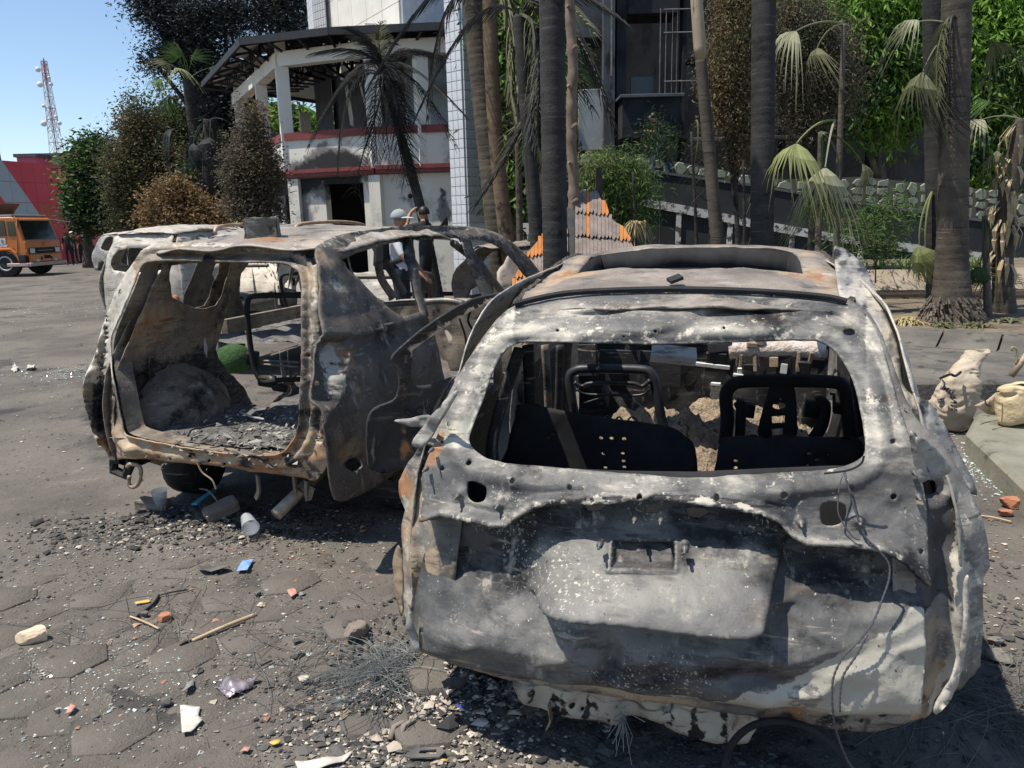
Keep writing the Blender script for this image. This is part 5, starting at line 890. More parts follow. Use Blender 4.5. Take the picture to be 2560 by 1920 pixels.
L_BROWN = leafmat('scorched_brown_leaf', (.10, .075, .04), (.24, .175, .09)); L_ORANGE = leafmat('dry_orange_leaf', (.16, .105, .05), (.28, .185, .09)); L_OLIVE = leafmat('olive_leaf', (.055, .065, .028), (.11, .115, .05)); L_TAN = leafmat('dry_tan_leaf', (.36, .29, .14), (.50, .43, .24)); L_GREYB = leafmat('grey_brown_needles', (.07, .06, .042), (.17, .14, .095))
L_BURNT = leafmat('burnt_frond', (.012, .012, .012), (.045, .042, .036), .1); L_OLFR = leafmat('faded_olive_frond', (.10, .105, .05), (.20, .20, .11)); L_YG = leafmat('yellow_green_fan', (.22, .25, .09), (.36, .37, .17), .4); L_GF = leafmat('green_frond', (.06, .12, .03), (.11, .18, .05), .35); L_PALE = leafmat('pale_wilted_fan', (.26, .27, .17), (.42, .42, .29), .35)
M_BARK = mat('brown_bark', ((.075, .06, .048), (.15, .125, .10), 5), [((.025, .022, .02), 7, .55, .68, (1, 1, .3))], rough=.95, bump=((18, .8, .02),))
M_BARKD = mat('charred_bark', ((.014, .013, .013), (.05, .045, .042), 5), [((.10, .09, .08), 9, .64, .72, (1, 1, 3))], rough=.95, bump=((18, .8, .02),))
def treet(name, label, Y, base, blobs, n, per, size, m, barkm=M_BARK, group=None, cat='tree', seed=1, spread=None, aspect=.4, droop=.3, r=.16, limbs=True, hollow=.5, extra=(), depth=.8, zb=0.0):
    bx_ = D(base[0], base[1], Y); loc = np.array((bx_[0], Y, zb)); t = thing(name, label, cat, tuple(loc), 0, group)
    P = blobpts(blobs, Y, n, seed, depth, hollow)-loc; sp = spread if spread else size*1.2
    link('crown', leafmesh('crown', P, per, sp, size, aspect, droop, seed), m, t)
    tw = MB(); rgt = np.random.default_rng(seed+50); bc = np.array([D(b[0], b[1], Y)-loc for b in blobs])
    for q in P[rgt.choice(len(P), min(len(P), 170), False)]:
        c0 = bc[np.linalg.norm(bc-q, axis=1).argmin()]; md = (q*.5+c0*.5)+rgt.normal(size=3)*.12*np.linalg.norm(q-c0); tw.tube([c0, md, q+(q-c0)*.10], [size*.10, size*.07, size*.03], 3)
    tw.build('twigs', barkm, t, kind='stuff')
    for (bl, nn, m2, sd) in extra: link('crown', leafmesh('crown', blobpts(bl, Y, nn, sd, depth, hollow)-loc, per, sp, size, aspect, droop, sd), m2, t)
    mb = MB(); tops = [D(b[0], b[1], Y)-loc for b in blobs]; big = max(range(len(blobs)), key=lambda k: blobs[k][3]*blobs[k][2]); z1 = tops[big][2]
    mb.tube(sm([(0, 0, 0), (tops[big][0]*.3, .05, z1*.4), (tops[big][0], 0, z1)], 5), np.linspace(r, r*.35, 11), 8); mb.build('trunk', barkm, t, True)
    if limbs:
        for k, p in enumerate(tops):
            if k == big: continue
            f = .35+.25*random.random(); s0 = np.array((tops[big][0]*f, 0, z1*f)); MB().tube(sm([s0, (s0+p)/2+np.array((0, .1, .1)), p], 4), np.linspace(r*.5, r*.12, 9), 6).build('limb', barkm, t, True)
    return t
# left background trees
treet('tree', 'broad green leafy tree beside the red building, left of the brown trees', 38, (215, 620), [(235, 400, 42, 44), (218, 470, 36, 60), (258, 450, 36, 60), (270, 530, 34, 44), (212, 540, 30, 40), (228, 372, 14, 34)], 900, 22, .26, L_DARKG, group='trees across the car park', seed=3, extra=(([(215, 400, 34, 40), (245, 440, 34, 50), (205, 500, 28, 50)], 150, L_GREEN, 4), ([(255, 450, 25, 60), (215, 420, 40, 40), (250, 540, 20, 20)], 130, L_BROWN, 5)), r=.3, spread=.36)
treet('tree', 'brown and green scorched bushy tree left of the fan palm', 32, (345, 620), [(350, 330, 25, 80), (350, 420, 50, 70), (320, 480, 45, 60), (400, 430, 50, 70), (330, 540, 50, 40), (430, 470, 40, 60), (300, 400, 22, 40)], 1150, 30, .15, L_OLIVE, seed=6, spread=.3, group='trees across the car park', extra=(([(350, 350, 30, 80), (390, 440, 50, 60), (430, 430, 40, 50), (320, 440, 40, 50)], 620, L_BROWN, 7),), r=.2)
treet('conifer', 'dark green conifer behind the dry brown shrub', 27, (515, 620), [(530, 400, 25, 50), (500, 450, 35, 50), (540, 480, 40, 60), (520, 540, 45, 40)], 620, 28, .14, L_DARKG, seed=8, spread=.26, extra=(([(535, 390, 25, 40)], 80, L_BROWN, 9),), r=.14)
treet('shrub', 'dry orange brown shrub in front of the dark conifer', 24, (450, 620), [(450, 510, 60, 45), (400, 535, 45, 30), (510, 540, 50, 35), (440, 470, 35, 25), (560, 550, 30, 22), (470, 560, 80, 25)], 620, 22, .12, L_ORANGE, seed=10, spread=.2, cat='shrub', aspect=.5, r=.06, zb=.1)
treet('conifer', 'scorched grey brown cypress standing in front of the pavilion', 16.5, (640, 620), [(628, 300, 20, 40), (630, 350, 34, 45), (632, 410, 52, 50), (600, 430, 36, 50), (670, 440, 36, 45), (635, 480, 50, 50), (612, 520, 34, 50), (668, 530, 28, 50)], 1000, 32, .075, L_GREYB, M_BARKD, seed=11, r=.09, spread=.13, droop=.1, limbs=False, zb=.1, extra=(([(640, 300, 18, 30), (650, 400, 35, 40), (610, 390, 25, 40)], 90, L_BROWN, 14),))
# big leaning charred tree with sparse foliage
t = treet('tree', 'big leaning charred tree with thin dark crown against the sky', 29, (640, 620), [(400, 30, 60, 45), (470, 60, 80, 70), (560, 40, 90, 60), (670, 30, 70, 50), (740, 60, 40, 50), (500, 150, 60, 60), (560, 200, 50, 60), (440, 130, 40, 50), (600, 280, 50, 70), (560, 330, 40, 60), (720, -20, 80, 50), (360, -10, 50, 40), (380, 150, 30, 25)], 2100, 26, .17, L_BLUE, M_BARKD, 'trees across the car park', seed=12, r=.36, spread=.34, hollow=.1, aspect=.3)
for p0_, p1_ in (((640, 420), (420, 60)), ((620, 380), (470, 20)), ((600, 330), (560, 20)), ((640, 400), (680, 20)), ((610, 350), (400, 140)), ((560, 230), (380, 10)), ((600, 300), (740, 40))):
    a, c = D(*p0_, 29), D(*p1_, 29); o = np.array(t.location); MB().tube(sm([a-o, (a+c)/2-o+np.array((.2, 0, .4)), c-o], 5), np.linspace(.14, .03, 11), 6).build('limb', M_BARKD, t, True)
treet('tree', 'green trees seen through the upper floor of the pavilion', 44, (830, 620), [(700, 330, 60, 40), (790, 330, 60, 35), (880, 325, 60, 35), (960, 330, 60, 30), (1020, 320, 40, 40)], 360, 18, .5, L_GREEN, seed=15, group='trees behind the pavilion', extra=(([(720, 310, 50, 30), (1000, 330, 60, 25)], 90, L_OLIVE, 16),))
for k, (x0_, x1_, lab) in enumerate(((860, 850, 'leftmost bare trunk seen through the pavilion columns'), (905, 890, 'middle bare trunk seen through the pavilion columns'), (920, 925, 'right bare trunk seen through the pavilion columns'))):
    a, c = D(x0_, 560, 36), D(x1_, 230, 36); t = thing('bare_tree', lab, 'tree', (a[0], 36, 0)); MB().tube([(0, 0, 0), (c[0]-a[0], 0, c[2])], [.2, .12], 7).build('trunk', M_BARK, t, True)
treet('tree', 'grey green tree mass filling the gap behind the cypress and fan palms', 35, (470, 620), [(470, 330, 50, 60), (430, 280, 28, 40), (545, 310, 40, 60), (390, 330, 30, 50), (500, 420, 60, 50), (560, 420, 40, 50)], 620, 26, .2, L_OLIVE, seed=61, spread=.34, r=.2, group='trees across the car park', extra=(([(450, 330, 50, 60), (540, 340, 40, 60)], 220, L_DARKG, 62),))
# green wood behind the ramp on the right
treet('tree', 'tall tree with bright green hanging leaves behind the thick right palm trunk', 22.3, (2220, 640), [(2150, 80, 90, 90), (2240, 170, 80, 80), (2180, 260, 70, 70), (2290, 60, 80, 70), (2060, 60, 70, 70), (2200, -30, 120, 50), (2260, 270, 60, 60)], 1500, 20, .24, L_GREEN, seed=21, aspect=.3, droop=1.2, spread=.30, group='green trees above the ramp', extra=(([(2150, 150, 110, 110), (2250, 220, 80, 80), (2080, 250, 60, 80)], 330, L_DARKG, 22),), r=.2, zb=.5)
treet('tree', 'bright green leafy tree at the right edge of the photo', 21.5, (2500, 640), [(2500, 100, 80, 100), (2450, 230, 60, 80), (2540, 240, 60, 80), (2470, 330, 50, 60), (2520, 10, 90, 50), (2440, 60, 50, 80), (2470, 420, 50, 40)], 1200, 20, .23, L_GREEN, seed=23, aspect=.3, droop=1.0, spread=.3, group='green trees above the ramp', extra=(([(2500, 200, 90, 120), (2450, 380, 60, 60)], 260, L_DARKG, 24),), r=.16, zb=.5)
treet('conifer', 'scorched brown conifer hanging between the two dark palm trunks', 15.0, (2030, 640), [(1990, 40, 60, 60), (2050, 110, 70, 60), (2010, 190, 70, 60), (2070, 250, 60, 60), (2000, 290, 50, 50), (1970, 130, 40, 60), (2100, 170, 40, 50)], 1100, 32, .075, L_GREYB, M_BARKD, seed=25, aspect=.28, spread=.18, droop=.8, r=.1, zb=.5, extra=(([(2000, 60, 60, 60), (2060, 200, 70, 80)], 130, L_BROWN, 26), ([(2010, 100, 60, 80), (2060, 280, 60, 40)], 130, L_DARKG, 27)))
treet('conifer', 'sunlit brown feathery conifer right of the leaning palm trunk', 14.0, (1850, 640), [(1840, 60, 40, 60), (1820, 140, 44, 60), (1850, 220, 40, 60), (1830, 290, 34, 50), (1870, 340, 26, 50), (1800, 200, 28, 60), (1840, -10, 50, 40), (1860, 400, 20, 30)], 900, 34, .07, L_BROWN, M_BARKD, seed=28, aspect=.28, spread=.15, droop=.9, r=.06, zb=.5, extra=(([(1830, 120, 44, 120), (1840, 280, 34, 60)], 160, L_OLIVE, 29),))
treet('tree', 'dark leafy tree mass behind the palm cluster right of the tiled pillar', 17, (1290, 640), [(1280, 60, 60, 70), (1300, 170, 50, 70), (1290, 290, 45, 70), (1300, 400, 40, 70), (1285, 500, 40, 60), (1330, 330, 34, 80)], 380, 18, .24, L_OLIVE, seed=31, droop=.9, spread=.26, aspect=.3, zb=.2, extra=(([(1280, 100, 50, 80), (1290, 450, 40, 80), (1310, 250, 40, 60)], 170, L_GREEN, 32),))
treet('bamboo', 'feathery green bamboo growing behind the fallen shingle roof', 15.5, (1560, 640), [(1560, 430, 34, 40), (1590, 480, 40, 50), (1530, 480, 30, 50), (1570, 540, 40, 40), (1500, 420, 26, 30), (1470, 450, 24, 25)], 420, 22, .15, L_GF, seed=33, aspect=.14, droop=.8, spread=.2, r=.03, zb=.3, cat='plant', extra=(([(1490, 430, 26, 34)], 60, L_YG, 34),))
treet('bamboo', 'light green bamboo seedlings below the ramp beside the wilted fan palm', 13.4, (2190, 690), [(2120, 560, 40, 30), (2200, 550, 44, 40), (2160, 600, 50, 34), (2240, 520, 24, 40), (2210, 620, 40, 30)], 200, 14, .15, L_GF, seed=35, aspect=.14, droop=.4, spread=.2, r=.015, zb=.5, cat='plant')
treet('sapling', 'dark feathery sapling half hiding the person on the ramp', 16.5, (1652, 640), [(1650, 350, 26, 44), (1640, 310, 16, 24), (1662, 390, 16, 20)], 60, 20, .12, L_DARKG, M_BARKD, seed=37, spread=.16, aspect=.14, droop=.8, r=.025, zb=.3, limbs=False)
# grass tufts and drooping spider plants
def tuft(label, px, py, Y, n, L, m, group, seed, sag=.9, zz=None, wd=.018, cat='plant', name='spider_plant'):
    p = D(px, py, Y); rg = np.random.default_rng(seed); V = []; Fc = []
    for k in range(n):
        a = rg.uniform(0, 6.28); l = L*rg.uniform(.6, 1.15); el = rg.uniform(.5, 1.3); q = np.array((rg.normal()*.05, rg.normal()*.05, 0.)); sd = np.array((-math.sin(a), math.cos(a), 0))*wd
        for i in range(5):
            f = i/4; c = q+np.array((math.cos(a)*l*f*math.cos(el*(1-f*.2)), math.sin(a)*l*f*math.cos(el*(1-f*.2)), l*f*math.sin(el)-sag*l*f*f)); w_ = sd*(1-f*.85); V += [c-w_, c+w_]
            if i: b_ = len(V)-4; Fc.append((b_, b_+1, b_+3, b_+2))
    t = thing(name, label, cat, (p[0], p[1], p[2] if zz is None else zz), 0, group); link('leaves', npmesh('leaves', np.array(V), [tuple(f) for f in Fc], True), m, t, kind='stuff'); MB().lathe([(.03, -.02), (.015, .04)], (0, 0, 0), 6).build('stem', M_BARK, t); return t
tuft('yellow wilted grassy plant at the left foot of the thick palm', 2265, 795, 9.7, 110, .42, L_TAN, None, 41, 1.2, .31)
tuft('grey green drooping plant in front of the thick palm foot', 2355, 820, 9.35, 60, .30, L_OLFR, None, 42, 1.2, .31)
tuft('small drooping plant right of the thick palm foot', 2440, 805, 9.3, 50, .26, L_OLFR, None, 43, 1.2, .31)
tuft('drooping plant under the rightmost palm', 2520, 800, 9.6, 50, .26, L_OLFR, None, 44, 1.2, .31)
tuft('pale yellow bush seen through the front window of the brown car', 1215, 640, 11.5, 220, .55, L_TAN, None, 45, .7, .25, .02)
tuft('dry brown plant at the foot of the leaning left palm', 1280, 690, 11.0, 120, .5, L_ORANGE, None, 46, 1.0, .2, .02)
GLAB = ['tall grass clump along the ramp foot, '+q for q in ('leftmost of those right of the dark trunk', 'second right of the dark trunk', 'in front of the bamboo seedlings', 'right of the bamboo seedlings', 'just left of the slim charred palm', 'just right of the thickest palm', 'beside the rightmost palm', 'left of the leaning palm', 'behind the leaning palm foot', 'far left next to the white post', 'between leaning palm and dark trunk')]
for k, (px, Y, zz) in enumerate(((2060, 14.2, .62), (2120, 14.6, .62), (2200, 14.8, .62), (2260, 14.4, .62), (2310, 14.7, .62), (2440, 14.2, .62), (2500, 13.8, .62), (1690, 17.0, .5), (1730, 17.0, .5), (1650, 17.2, .5), (1840, 16.6, .5))):
    tuft(GLAB[k], px, 640, Y, 40, .62, L_GF, 'grass clumps along the ramp wall', 50+k, .35, zz, .016)
tuft('dry straw coloured plant with hanging leaves right of the shingle roof', 1590, 560, 12.6, 60, .45, L_TAN, None, 71, 1.6, None, .014)
# ================================================================ palms
def feather(seed, L=2.2, droop=1.0, n=34, ll=.55, hang=.8, limp=False):
    rg = np.random.default_rng(seed); V = []; Fc = []; ax = []
    for i in range(15): f = i/14; ax.append(np.array((L*f*(1-.25*f*droop), .06*math.sin(f*4+seed), L*(.42*f-.95*droop*f*f))))
    if limp: ax = [np.array((.34*(1-math.exp(-5*i/14))+.05*math.sin(i*.5+seed), .05*math.sin(i*.4), .16*math.sin(3.1416*min(1, i/5))-L*(i/14)**1.15)) for i in range(15)]
    mb = MB(); mb.tube(ax, np.linspace(.028, .006, 15), 5)
    for k in range(n):
        f = .14+.86*k/n; j = f*14; a = ax[int(j)]+(ax[min(14, int(j)+1)]-ax[int(j)])*(j-int(j)); tg = ax[min(14, int(j)+1)]-ax[max(0, int(j)-1)]; tg = tg/(np.linalg.norm(tg)+1e-9)
        for s_ in (-1, 1):
            if rg.random() < .06: continue
            l = ll*(.45+.55*math.sin(3.14*min(1, f*.92+.08)))*rg.uniform(.75, 1.15); dv = np.array((tg[0]*.5, s_*.75*rg.uniform(.5, 1.1), -.1)); w_ = np.array((.020, 0, .006)); b_ = len(mb.v); pts = []
            for q in range(4): g = q/3; c = a+dv*l*g+np.array((0, 0, -hang*l*g*g*rg.uniform(.8, 1.1))); wq = w_*(1-.8*g)*(1 if q else .6); pts += [tuple(c-wq), tuple(c+wq)]
            mb.v += pts; mb.f += [(b_+2*q, b_+2*q+1, b_+2*q+3, b_+2*q+2) for q in range(3)]
    return mb.mesh('frond', False)
def fan(seed, R=.8, pet=.9, droop=.8, n=30, spreadd=2.1, fold=.25):
    rg = np.random.default_rng(seed); mb = MB(); pt = [np.array((pet*f, 0, .25*pet*f-.22*droop*f*f)) for f in np.linspace(0, 1, 8)]; mb.tube(pt, np.linspace(.022, .010, 8), 5); c0 = pt[-1]
    for k in range(n):
        a0 = -spreadd+2*spreadd*k/n; a1 = -spreadd+2*spreadd*(k+1)/n; am = (a0+a1)/2; b_ = len(mb.v); P = []
        dk = rg.uniform(.7, 1.45); tk = rg.uniform(-.10, .10)
        for f in (0.03, .24, .42, .72, 1.0):
            r = R*f*rg.uniform(.97, 1.03); hw = (a1-a0)*.5 if f <= .42 else (a1-a0)*.5*(.62-.58*(f-.42)/.58)*.8; zz = -droop*R*(f**2.2)*(dk if f > .42 else 1)*(.35+.75*abs(math.sin(am*.5)))-.2*R*f*abs(math.sin(am)); rid = fold*.10*R*f
            am2 = am+(tk*f if f > .42 else 0)
            for an, up in ((am2-hw, 0), (am2, rid), (am2+hw, 0)): P.append(tuple(c0+np.array((r*math.cos(an)*(1-.25*droop*f), r*math.sin(an), zz+up*.5))))
        mb.v += P
        for q in range(4): o = b_+3*q; mb.f += [(o, o+1, o+4, o+3), (o+1, o+2, o+5, o+4)]
    return mb.mesh('frond', False)
FEA = [feather(s, 2.2, d_, 34, .55, h_) for s, d_, h_ in ((1, .9, .9), (2, 1.3, 1.1), (3, 1.8, 1.0), (4, .5, .7))]+[feather(5, 1.9, 1, 36, .6, .75, True), feather(6, 2.2, 1, 32, .5, .9, True)]
FANS = [fan(s, .8, .9, d_, 30, w_) for s, d_, w_ in ((1, .5, 2.0), (2, 1.0, 1.7), (3, 1.6, 1.35), (4, 2.1, 1.0))]
M_TRUNK = mat('grey_brown_palm_trunk', ((.055, .044, .034), (.115, .092, .07), 3), [((.025, .022, .02), 1.4, .50, .70, (1, 1, .6)), ((.26, .23, .19), 5, .62, .74, (.4, .4, 9)), ((.02, .018, .016), 6, .56, .66, (.3, .3, 7))], rough=.95, bump=((40, .6, .01),))
M_TRUNKD = mat('charred_palm_trunk', ((.018, .017, .017), (.045, .042, .04), 3), [((.16, .145, .13), 6, .60, .72, (.3, .3, 10)), ((.008, .008, .008), 3, .55, .68)], rough=.9, bump=((40, .6, .01),))
M_TRUNKO = mat('orange_brown_palm_trunk', ((.12, .08, .05), (.20, .135, .08), 3), [((.03, .025, .02), 3, .52, .64), ((.32, .26, .18), 6, .6, .7, (.3, .3, 8))], rough=.95, bump=((40, .6, .01),))
def trunkmesh(p0, p1, ra, rb, ring=.11, flare=1.0, n=14, bend=0.0, amp=.028):
    p0, p1 = np.array(p0), np.array(p1); L = np.linalg.norm(p1-p0); k = int(L/ring)*3; pts = []; rr = []; rg = np.random.default_rng(int(L*1000) % 999)
    for i in range(k+1):
        f = i/k; pts.append(p0+(p1-p0)*f+np.array((bend*math.sin(3.1416*f), 0, 0))); r = ra+(rb-ra)*f; r *= 1+(flare-1)*math.exp(-f*L/.45); r *= 1+amp*(1, .25, -.1)[i % 3]+rg.uniform(-.012, .012); rr.append(r)
    mb = MB(); mb.tube(pts, rr, n); return mb.mesh('trunk', True)
def palm(label, base, top, Y, z0, ra, rb, m, group='palms', flare=1.2, bend=0.0, ztop=None, ring=.11):
    b_ = D(base[0], base[1], Y); tt = D(top[0], top[1], Y); f = (z0-b_[2])/(tt[2]-b_[2]); x0 = b_[0]+(tt[0]-b_[0])*f
    if ztop: g = (ztop-b_[2])/(tt[2]-b_[2]); x1, z1 = b_[0]+(tt[0]-b_[0])*g, ztop
    else: x1, z1 = tt[0], tt[2]
    t = thing('palm', label, 'palm tree', (x0, Y, z0), 0, group); link('trunk', trunkmesh((0, 0, -.05), (x1-x0, 0, z1-z0), ra, rb, ring, flare, 14, bend), m, t); t['_top'] = 0; del t['_top']
    return t, np.array((x1-x0, 0, z1-z0))
def fronds(t, top, kind, specs):
    """specs: (heading degrees, raise degrees, scale, mesh number, material)"""
    for hd, el, sc, mi, m in specs:
        if kind == 'f' and el < -40: mi = 4+(mi+int(hd)) % 2; el = random.uniform(-6, 10)
        src = (FEA if kind == 'f' else FANS)[mi]; key = kind+str(mi)+m.name; me = FRM.get(key)
        if me is None: me = src.copy(); me.name = 'frond'; me.materials.clear(); me.materials.append(m); FRM[key] = me
        o = link('frond', me, None, t); o.location = top; o.rotation_euler = Euler((random.uniform(-.3, .3), -math.radians(el), math.radians(hd)), 'XYZ'); o.scale = (sc,)*3
FRM = {}
t, tp = palm('burnt palm with limp black fronds in front of the pavilion', (1041, 540), (952, 190), 14.5, .2, .115, .07, M_TRUNKD, bend=.12)
fronds(t, tp, 'f', [(200, 62, .55, 1, L_BURNT), (165, 78, .5, 0, L_BURNT), (20, 66, .55, 1, L_BURNT), (345, 40, .6, 2, L_BURNT), (180, 25, .6, 2, L_BURNT), (200, 5, .62, 2, L_BURNT), (255, -55, .75, 2, L_BURNT), (275, -70, .85, 2, L_BURNT), (300, -72, .95, 2, L_BURNT), (320, -74, .9, 1, L_BURNT), (240, -72, .8, 2, L_BURNT), (285, -78, 1.0, 2, L_BURNT), (335, 20, .6, 2, L_BURNT), (90, 70, .55, 0, L_BURNT), (140, 45, .55, 1, L_BURNT), (240, 76, .5, 0, L_BURNT), (60, 35, .55, 2, L_BURNT), (278, 82, .5, 0, L_OLFR), (350, 60, .55, 1, L_BURNT), (190, 80, .5, 0, L_BURNT)])
t, tp = palm('grey ringed palm trunk right beside the tiled pillar', (1249, 600), (1186, 0), 13.6, .2, .225, .20, M_TRUNK, ztop=7.6)
fronds(t, np.array((tp[0], 0, tp[2]-.4)), 'f', [(150, 20, 1.0, 1, L_GF), (60, 0, 1.0, 2, L_BURNT), (30, 10, 1, 1, L_GF)])
t, tp = palm('slim orange brown palm trunk just right of the grey ringed palm', (1278, 600), (1222, -25), 12.8, .2, .125, .115, M_TRUNKO, bend=-.1)
fronds(t, tp, 'f', [(190, 30, .8, 2, L_BURNT), (200, 5, .72, 2, L_BURNT), (330, -70, .9, 2, L_OLFR), (345, -75, 1.0, 2, L_OLFR), (20, 20, .8, 2, L_BURNT), (20, 30, .8, 1, L_OLFR), (10, -72, .9, 1, L_OLFR), (120, 55, .8, 0, L_GF)])
t, tp = palm('charred slim palm stem with fronds hanging down its side', (1345, 620), (1297, 40), 11.8, .2, .12, .09, M_TRUNKD)
fronds(t, tp, 'f', [(185, 25, .7, 2, L_BURNT), (300, -76, 1.0, 2, L_OLFR), (330, -72, 1.0, 2, L_BURNT), (350, -40, .9, 2, L_BURNT), (10, 20, .8, 2, L_BURNT), (30, -78, 1.0, 1, L_OLFR), (20, -74, 1.1, 2, L_OLFR), (340, 40, .7, 1, L_BURNT)])
t, tp = palm('dark palm trunk leaning behind the shingle roof', (1335, 640), (1372, 440), 12.6, .2, .16, .15, M_TRUNKD)
fronds(t, tp, 'f', [(250, -60, .7, 2, L_OLFR), (290, -70, .8, 2, L_OLFR), (20, -60, .7, 2, L_BURNT)])
t, tp = palm('thick blackened palm trunk rising in front of the shingle roof', (1388, 650), (1380, 0), 9.6, .15, .150, .150, M_TRUNKD, ztop=8.5)
t, tp = palm('very dark thick palm trunk between the leaning palm and the wilted fan palm', (1905, 620), (1910, 0), 10.4, .3, .152, .148, M_TRUNKD, ztop=9)
t, tp = palm('slim leaning palm trunk with a smooth tan crownshaft', (1796, 620), (1752, 150), 11.0, .2, .105, .075, M_TRUNK, bend=.0)
sh = D(1737, -60, 11.0)-np.array(t.location); MB().tube([tp, tp+(sh-tp)*.15, tp+(sh-tp)*.7, sh], [.075, .085, .080, .06], 12).build('crownshaft', mat('tan_crownshaft', ((.30, .23, .15), (.42, .35, .25), 3), [((.06, .05, .04), 4, .6, .7, (3, 3, .5))], rough=.6), t, True)
t, tp = palm('thickest palm trunk with a flared rooty base in the planting bed', (2378, 790), (2392, 0), 9.93, .28, .178, .150, M_TRUNK, flare=1.75, ztop=8)
tp2 = D(2395, 70, 9.9)-np.array(t.location)
fronds(t, tp2, 'x', [(175, 18, .55, 2, L_PALE), (205, -30, .8, 3, L_OLFR), (185, -50, .8, 3, L_BURNT), (20, 0, .6, 3, L_OLFR)]); fronds(t, tp2+np.array((-.1, -.1, .1)), 'f', [(180, -60, .55, 0, L_OLFR), (210, -60, .6, 1, L_BURNT), (160, -60, .5, 0, L_OLFR)])
rt = MB()
V2 = []; rg = np.random.default_rng(5)
for k in range(260):
    a = rg.uniform(0, 6.28); h = rg.uniform(0, .34); r = .40-.42*h; rt.beam((r*math.cos(a), r*math.sin(a), h), ((r+.05)*math.cos(a+.1), (r+.05)*math.sin(a+.1), h-.06), .018)
rt.build('root_mass', M_BARK, t, kind='stuff')
t, tp = palm('slim charred palm trunk close behind the left side of the thickest palm', (2345, 790), (2335, 200), 10.7, .3, .13, .115, M_TRUNKD, ztop=7)
fronds(t, D(2330, 480, 10.6)-np.array(t.location), 'x', [(200, -70, .8, 2, L_YG), (220, -78, .9, 2, L_YG)])
t, tp = palm('palm with dry peeling leaf sheaths at the right edge', (2512, 790), (2556, 300), 10.6, .3, .13, .10, M_TRUNK, bend=-.12)
for k in range(40):
    f = .25+.75*random.random(); a = random.uniform(2.6, 5.6); q = tp*f+np.array((math.cos(a)*.13-.12*math.sin(3.14*f), math.sin(a)*.13, 0)); c = q+np.array((math.cos(a)*.08, math.sin(a)*.06, -.22-.15*random.random())); mb = MB(); w_ = np.array((-math.sin(a), math.cos(a), 0))*.025; mid = (q+c)/2+np.array((math.cos(a)*.07, math.sin(a)*.05, .02)); mb.add([q-w_, q+w_, mid-w_*1.2, mid+w_*1.2, c, c+w_*.3], [(0, 1, 3, 2), (2, 3, 5, 4)]); mb.build('leaf_sheath', mat('dry_sheath', ((.28, .20, .11), (.46, .36, .22), 6), rough=.8), t)
fronds(t, tp, 'x', [(180, 10, .6, 2, L_PALE), (200, -30, .6, 3, L_OLFR), (160, 40, .5, 2, L_GF)])
# small wilted fan palm with the big pale leaf
t, tp = palm('small fan palm with a big pale wilted leaf, right of the dark trunk', (2045, 640), (2052, 330), 10.9, .35, .05, .035, M_BARK, flare=1.1)
fronds(t, tp+np.array((.08, -.25, .12)), 'x', [(215, -14, .95, 2, L_YG), (240, -34, .9, 3, L_PALE)]); fronds(t, tp, 'x', [(330, -25, .75, 3, L_OLFR), (300, -45, .8, 3, L_OLFR), (260, -60, .85, 3, L_GF)])
t, tp = palm('young fan palm whose pale folded leaf droops beside the thick dark trunk top', (2090, 640), (2110, 60), 11.6, .35, .05, .035, M_BARK, flare=1.1)
fronds(t, tp, 'x', [(190, 0, .8, 2, L_PALE), (205, -20, .7, 3, L_OLFR)])
t, tp = palm('fan palm with limp green leaves hanging right of the thickest palm', (2470, 760), (2462, 540), 10.2, .3, .05, .035, M_BARK, flare=1.1)
fronds(t, tp, 'x', [(250, -65, .7, 3, L_DARKG), (300, -70, .7, 3, L_DARKG)])
t, tp = palm('yellowing fan palm standing among the palm trunks by the pillar', (1300, 600), (1292, 230), 13.2, .2, .06, .05, M_BARK, flare=1.1)
fronds(t, tp, 'x', [(300, -30, .8, 2, L_YG), (330, -45, .85, 2, L_PALE), (340, 0, .8, 2, L_YG), (20, 20, .9, 1, L_GF), (100, 30, .8, 1, L_GF), (350, 35, .9, 1, L_GF), (60, 50, .8, 0, L_GF)])
t, tp = palm('tall fan palm with yellow green leaves in front of the charred tree', (520, 620), (470, 200), 27, 0, .22, .18, M_BARKD)
fronds(t, tp, 'x', [(170, 40, .95, 1, L_OLFR), (200, 0, .9, 1, L_GF), (150, 70, .85, 0, L_GF), (270, 20, .85, 2, L_YG), (20, 30, .9, 1, L_DARKG), (190, -30, .95, 2, L_GF), (330, 60, .8, 1, L_DARKG), (240, 60, .8, 0, L_GF)])
t, tp = palm('dark fan palm with a skirt of dead hanging leaves below the charred tree', (520, 620), (525, 300), 25, 0, .2, .2, M_BARKD)
fronds(t, tp, 'x', [(h, e, 1.15, 3, L_BLUE) for h, e in ((180, -40), (220, -60), (260, -70), (300, -60), (340, -50), (20, -60), (240, -30), (290, -20), (200, 0), (330, 0), (150, -20))])
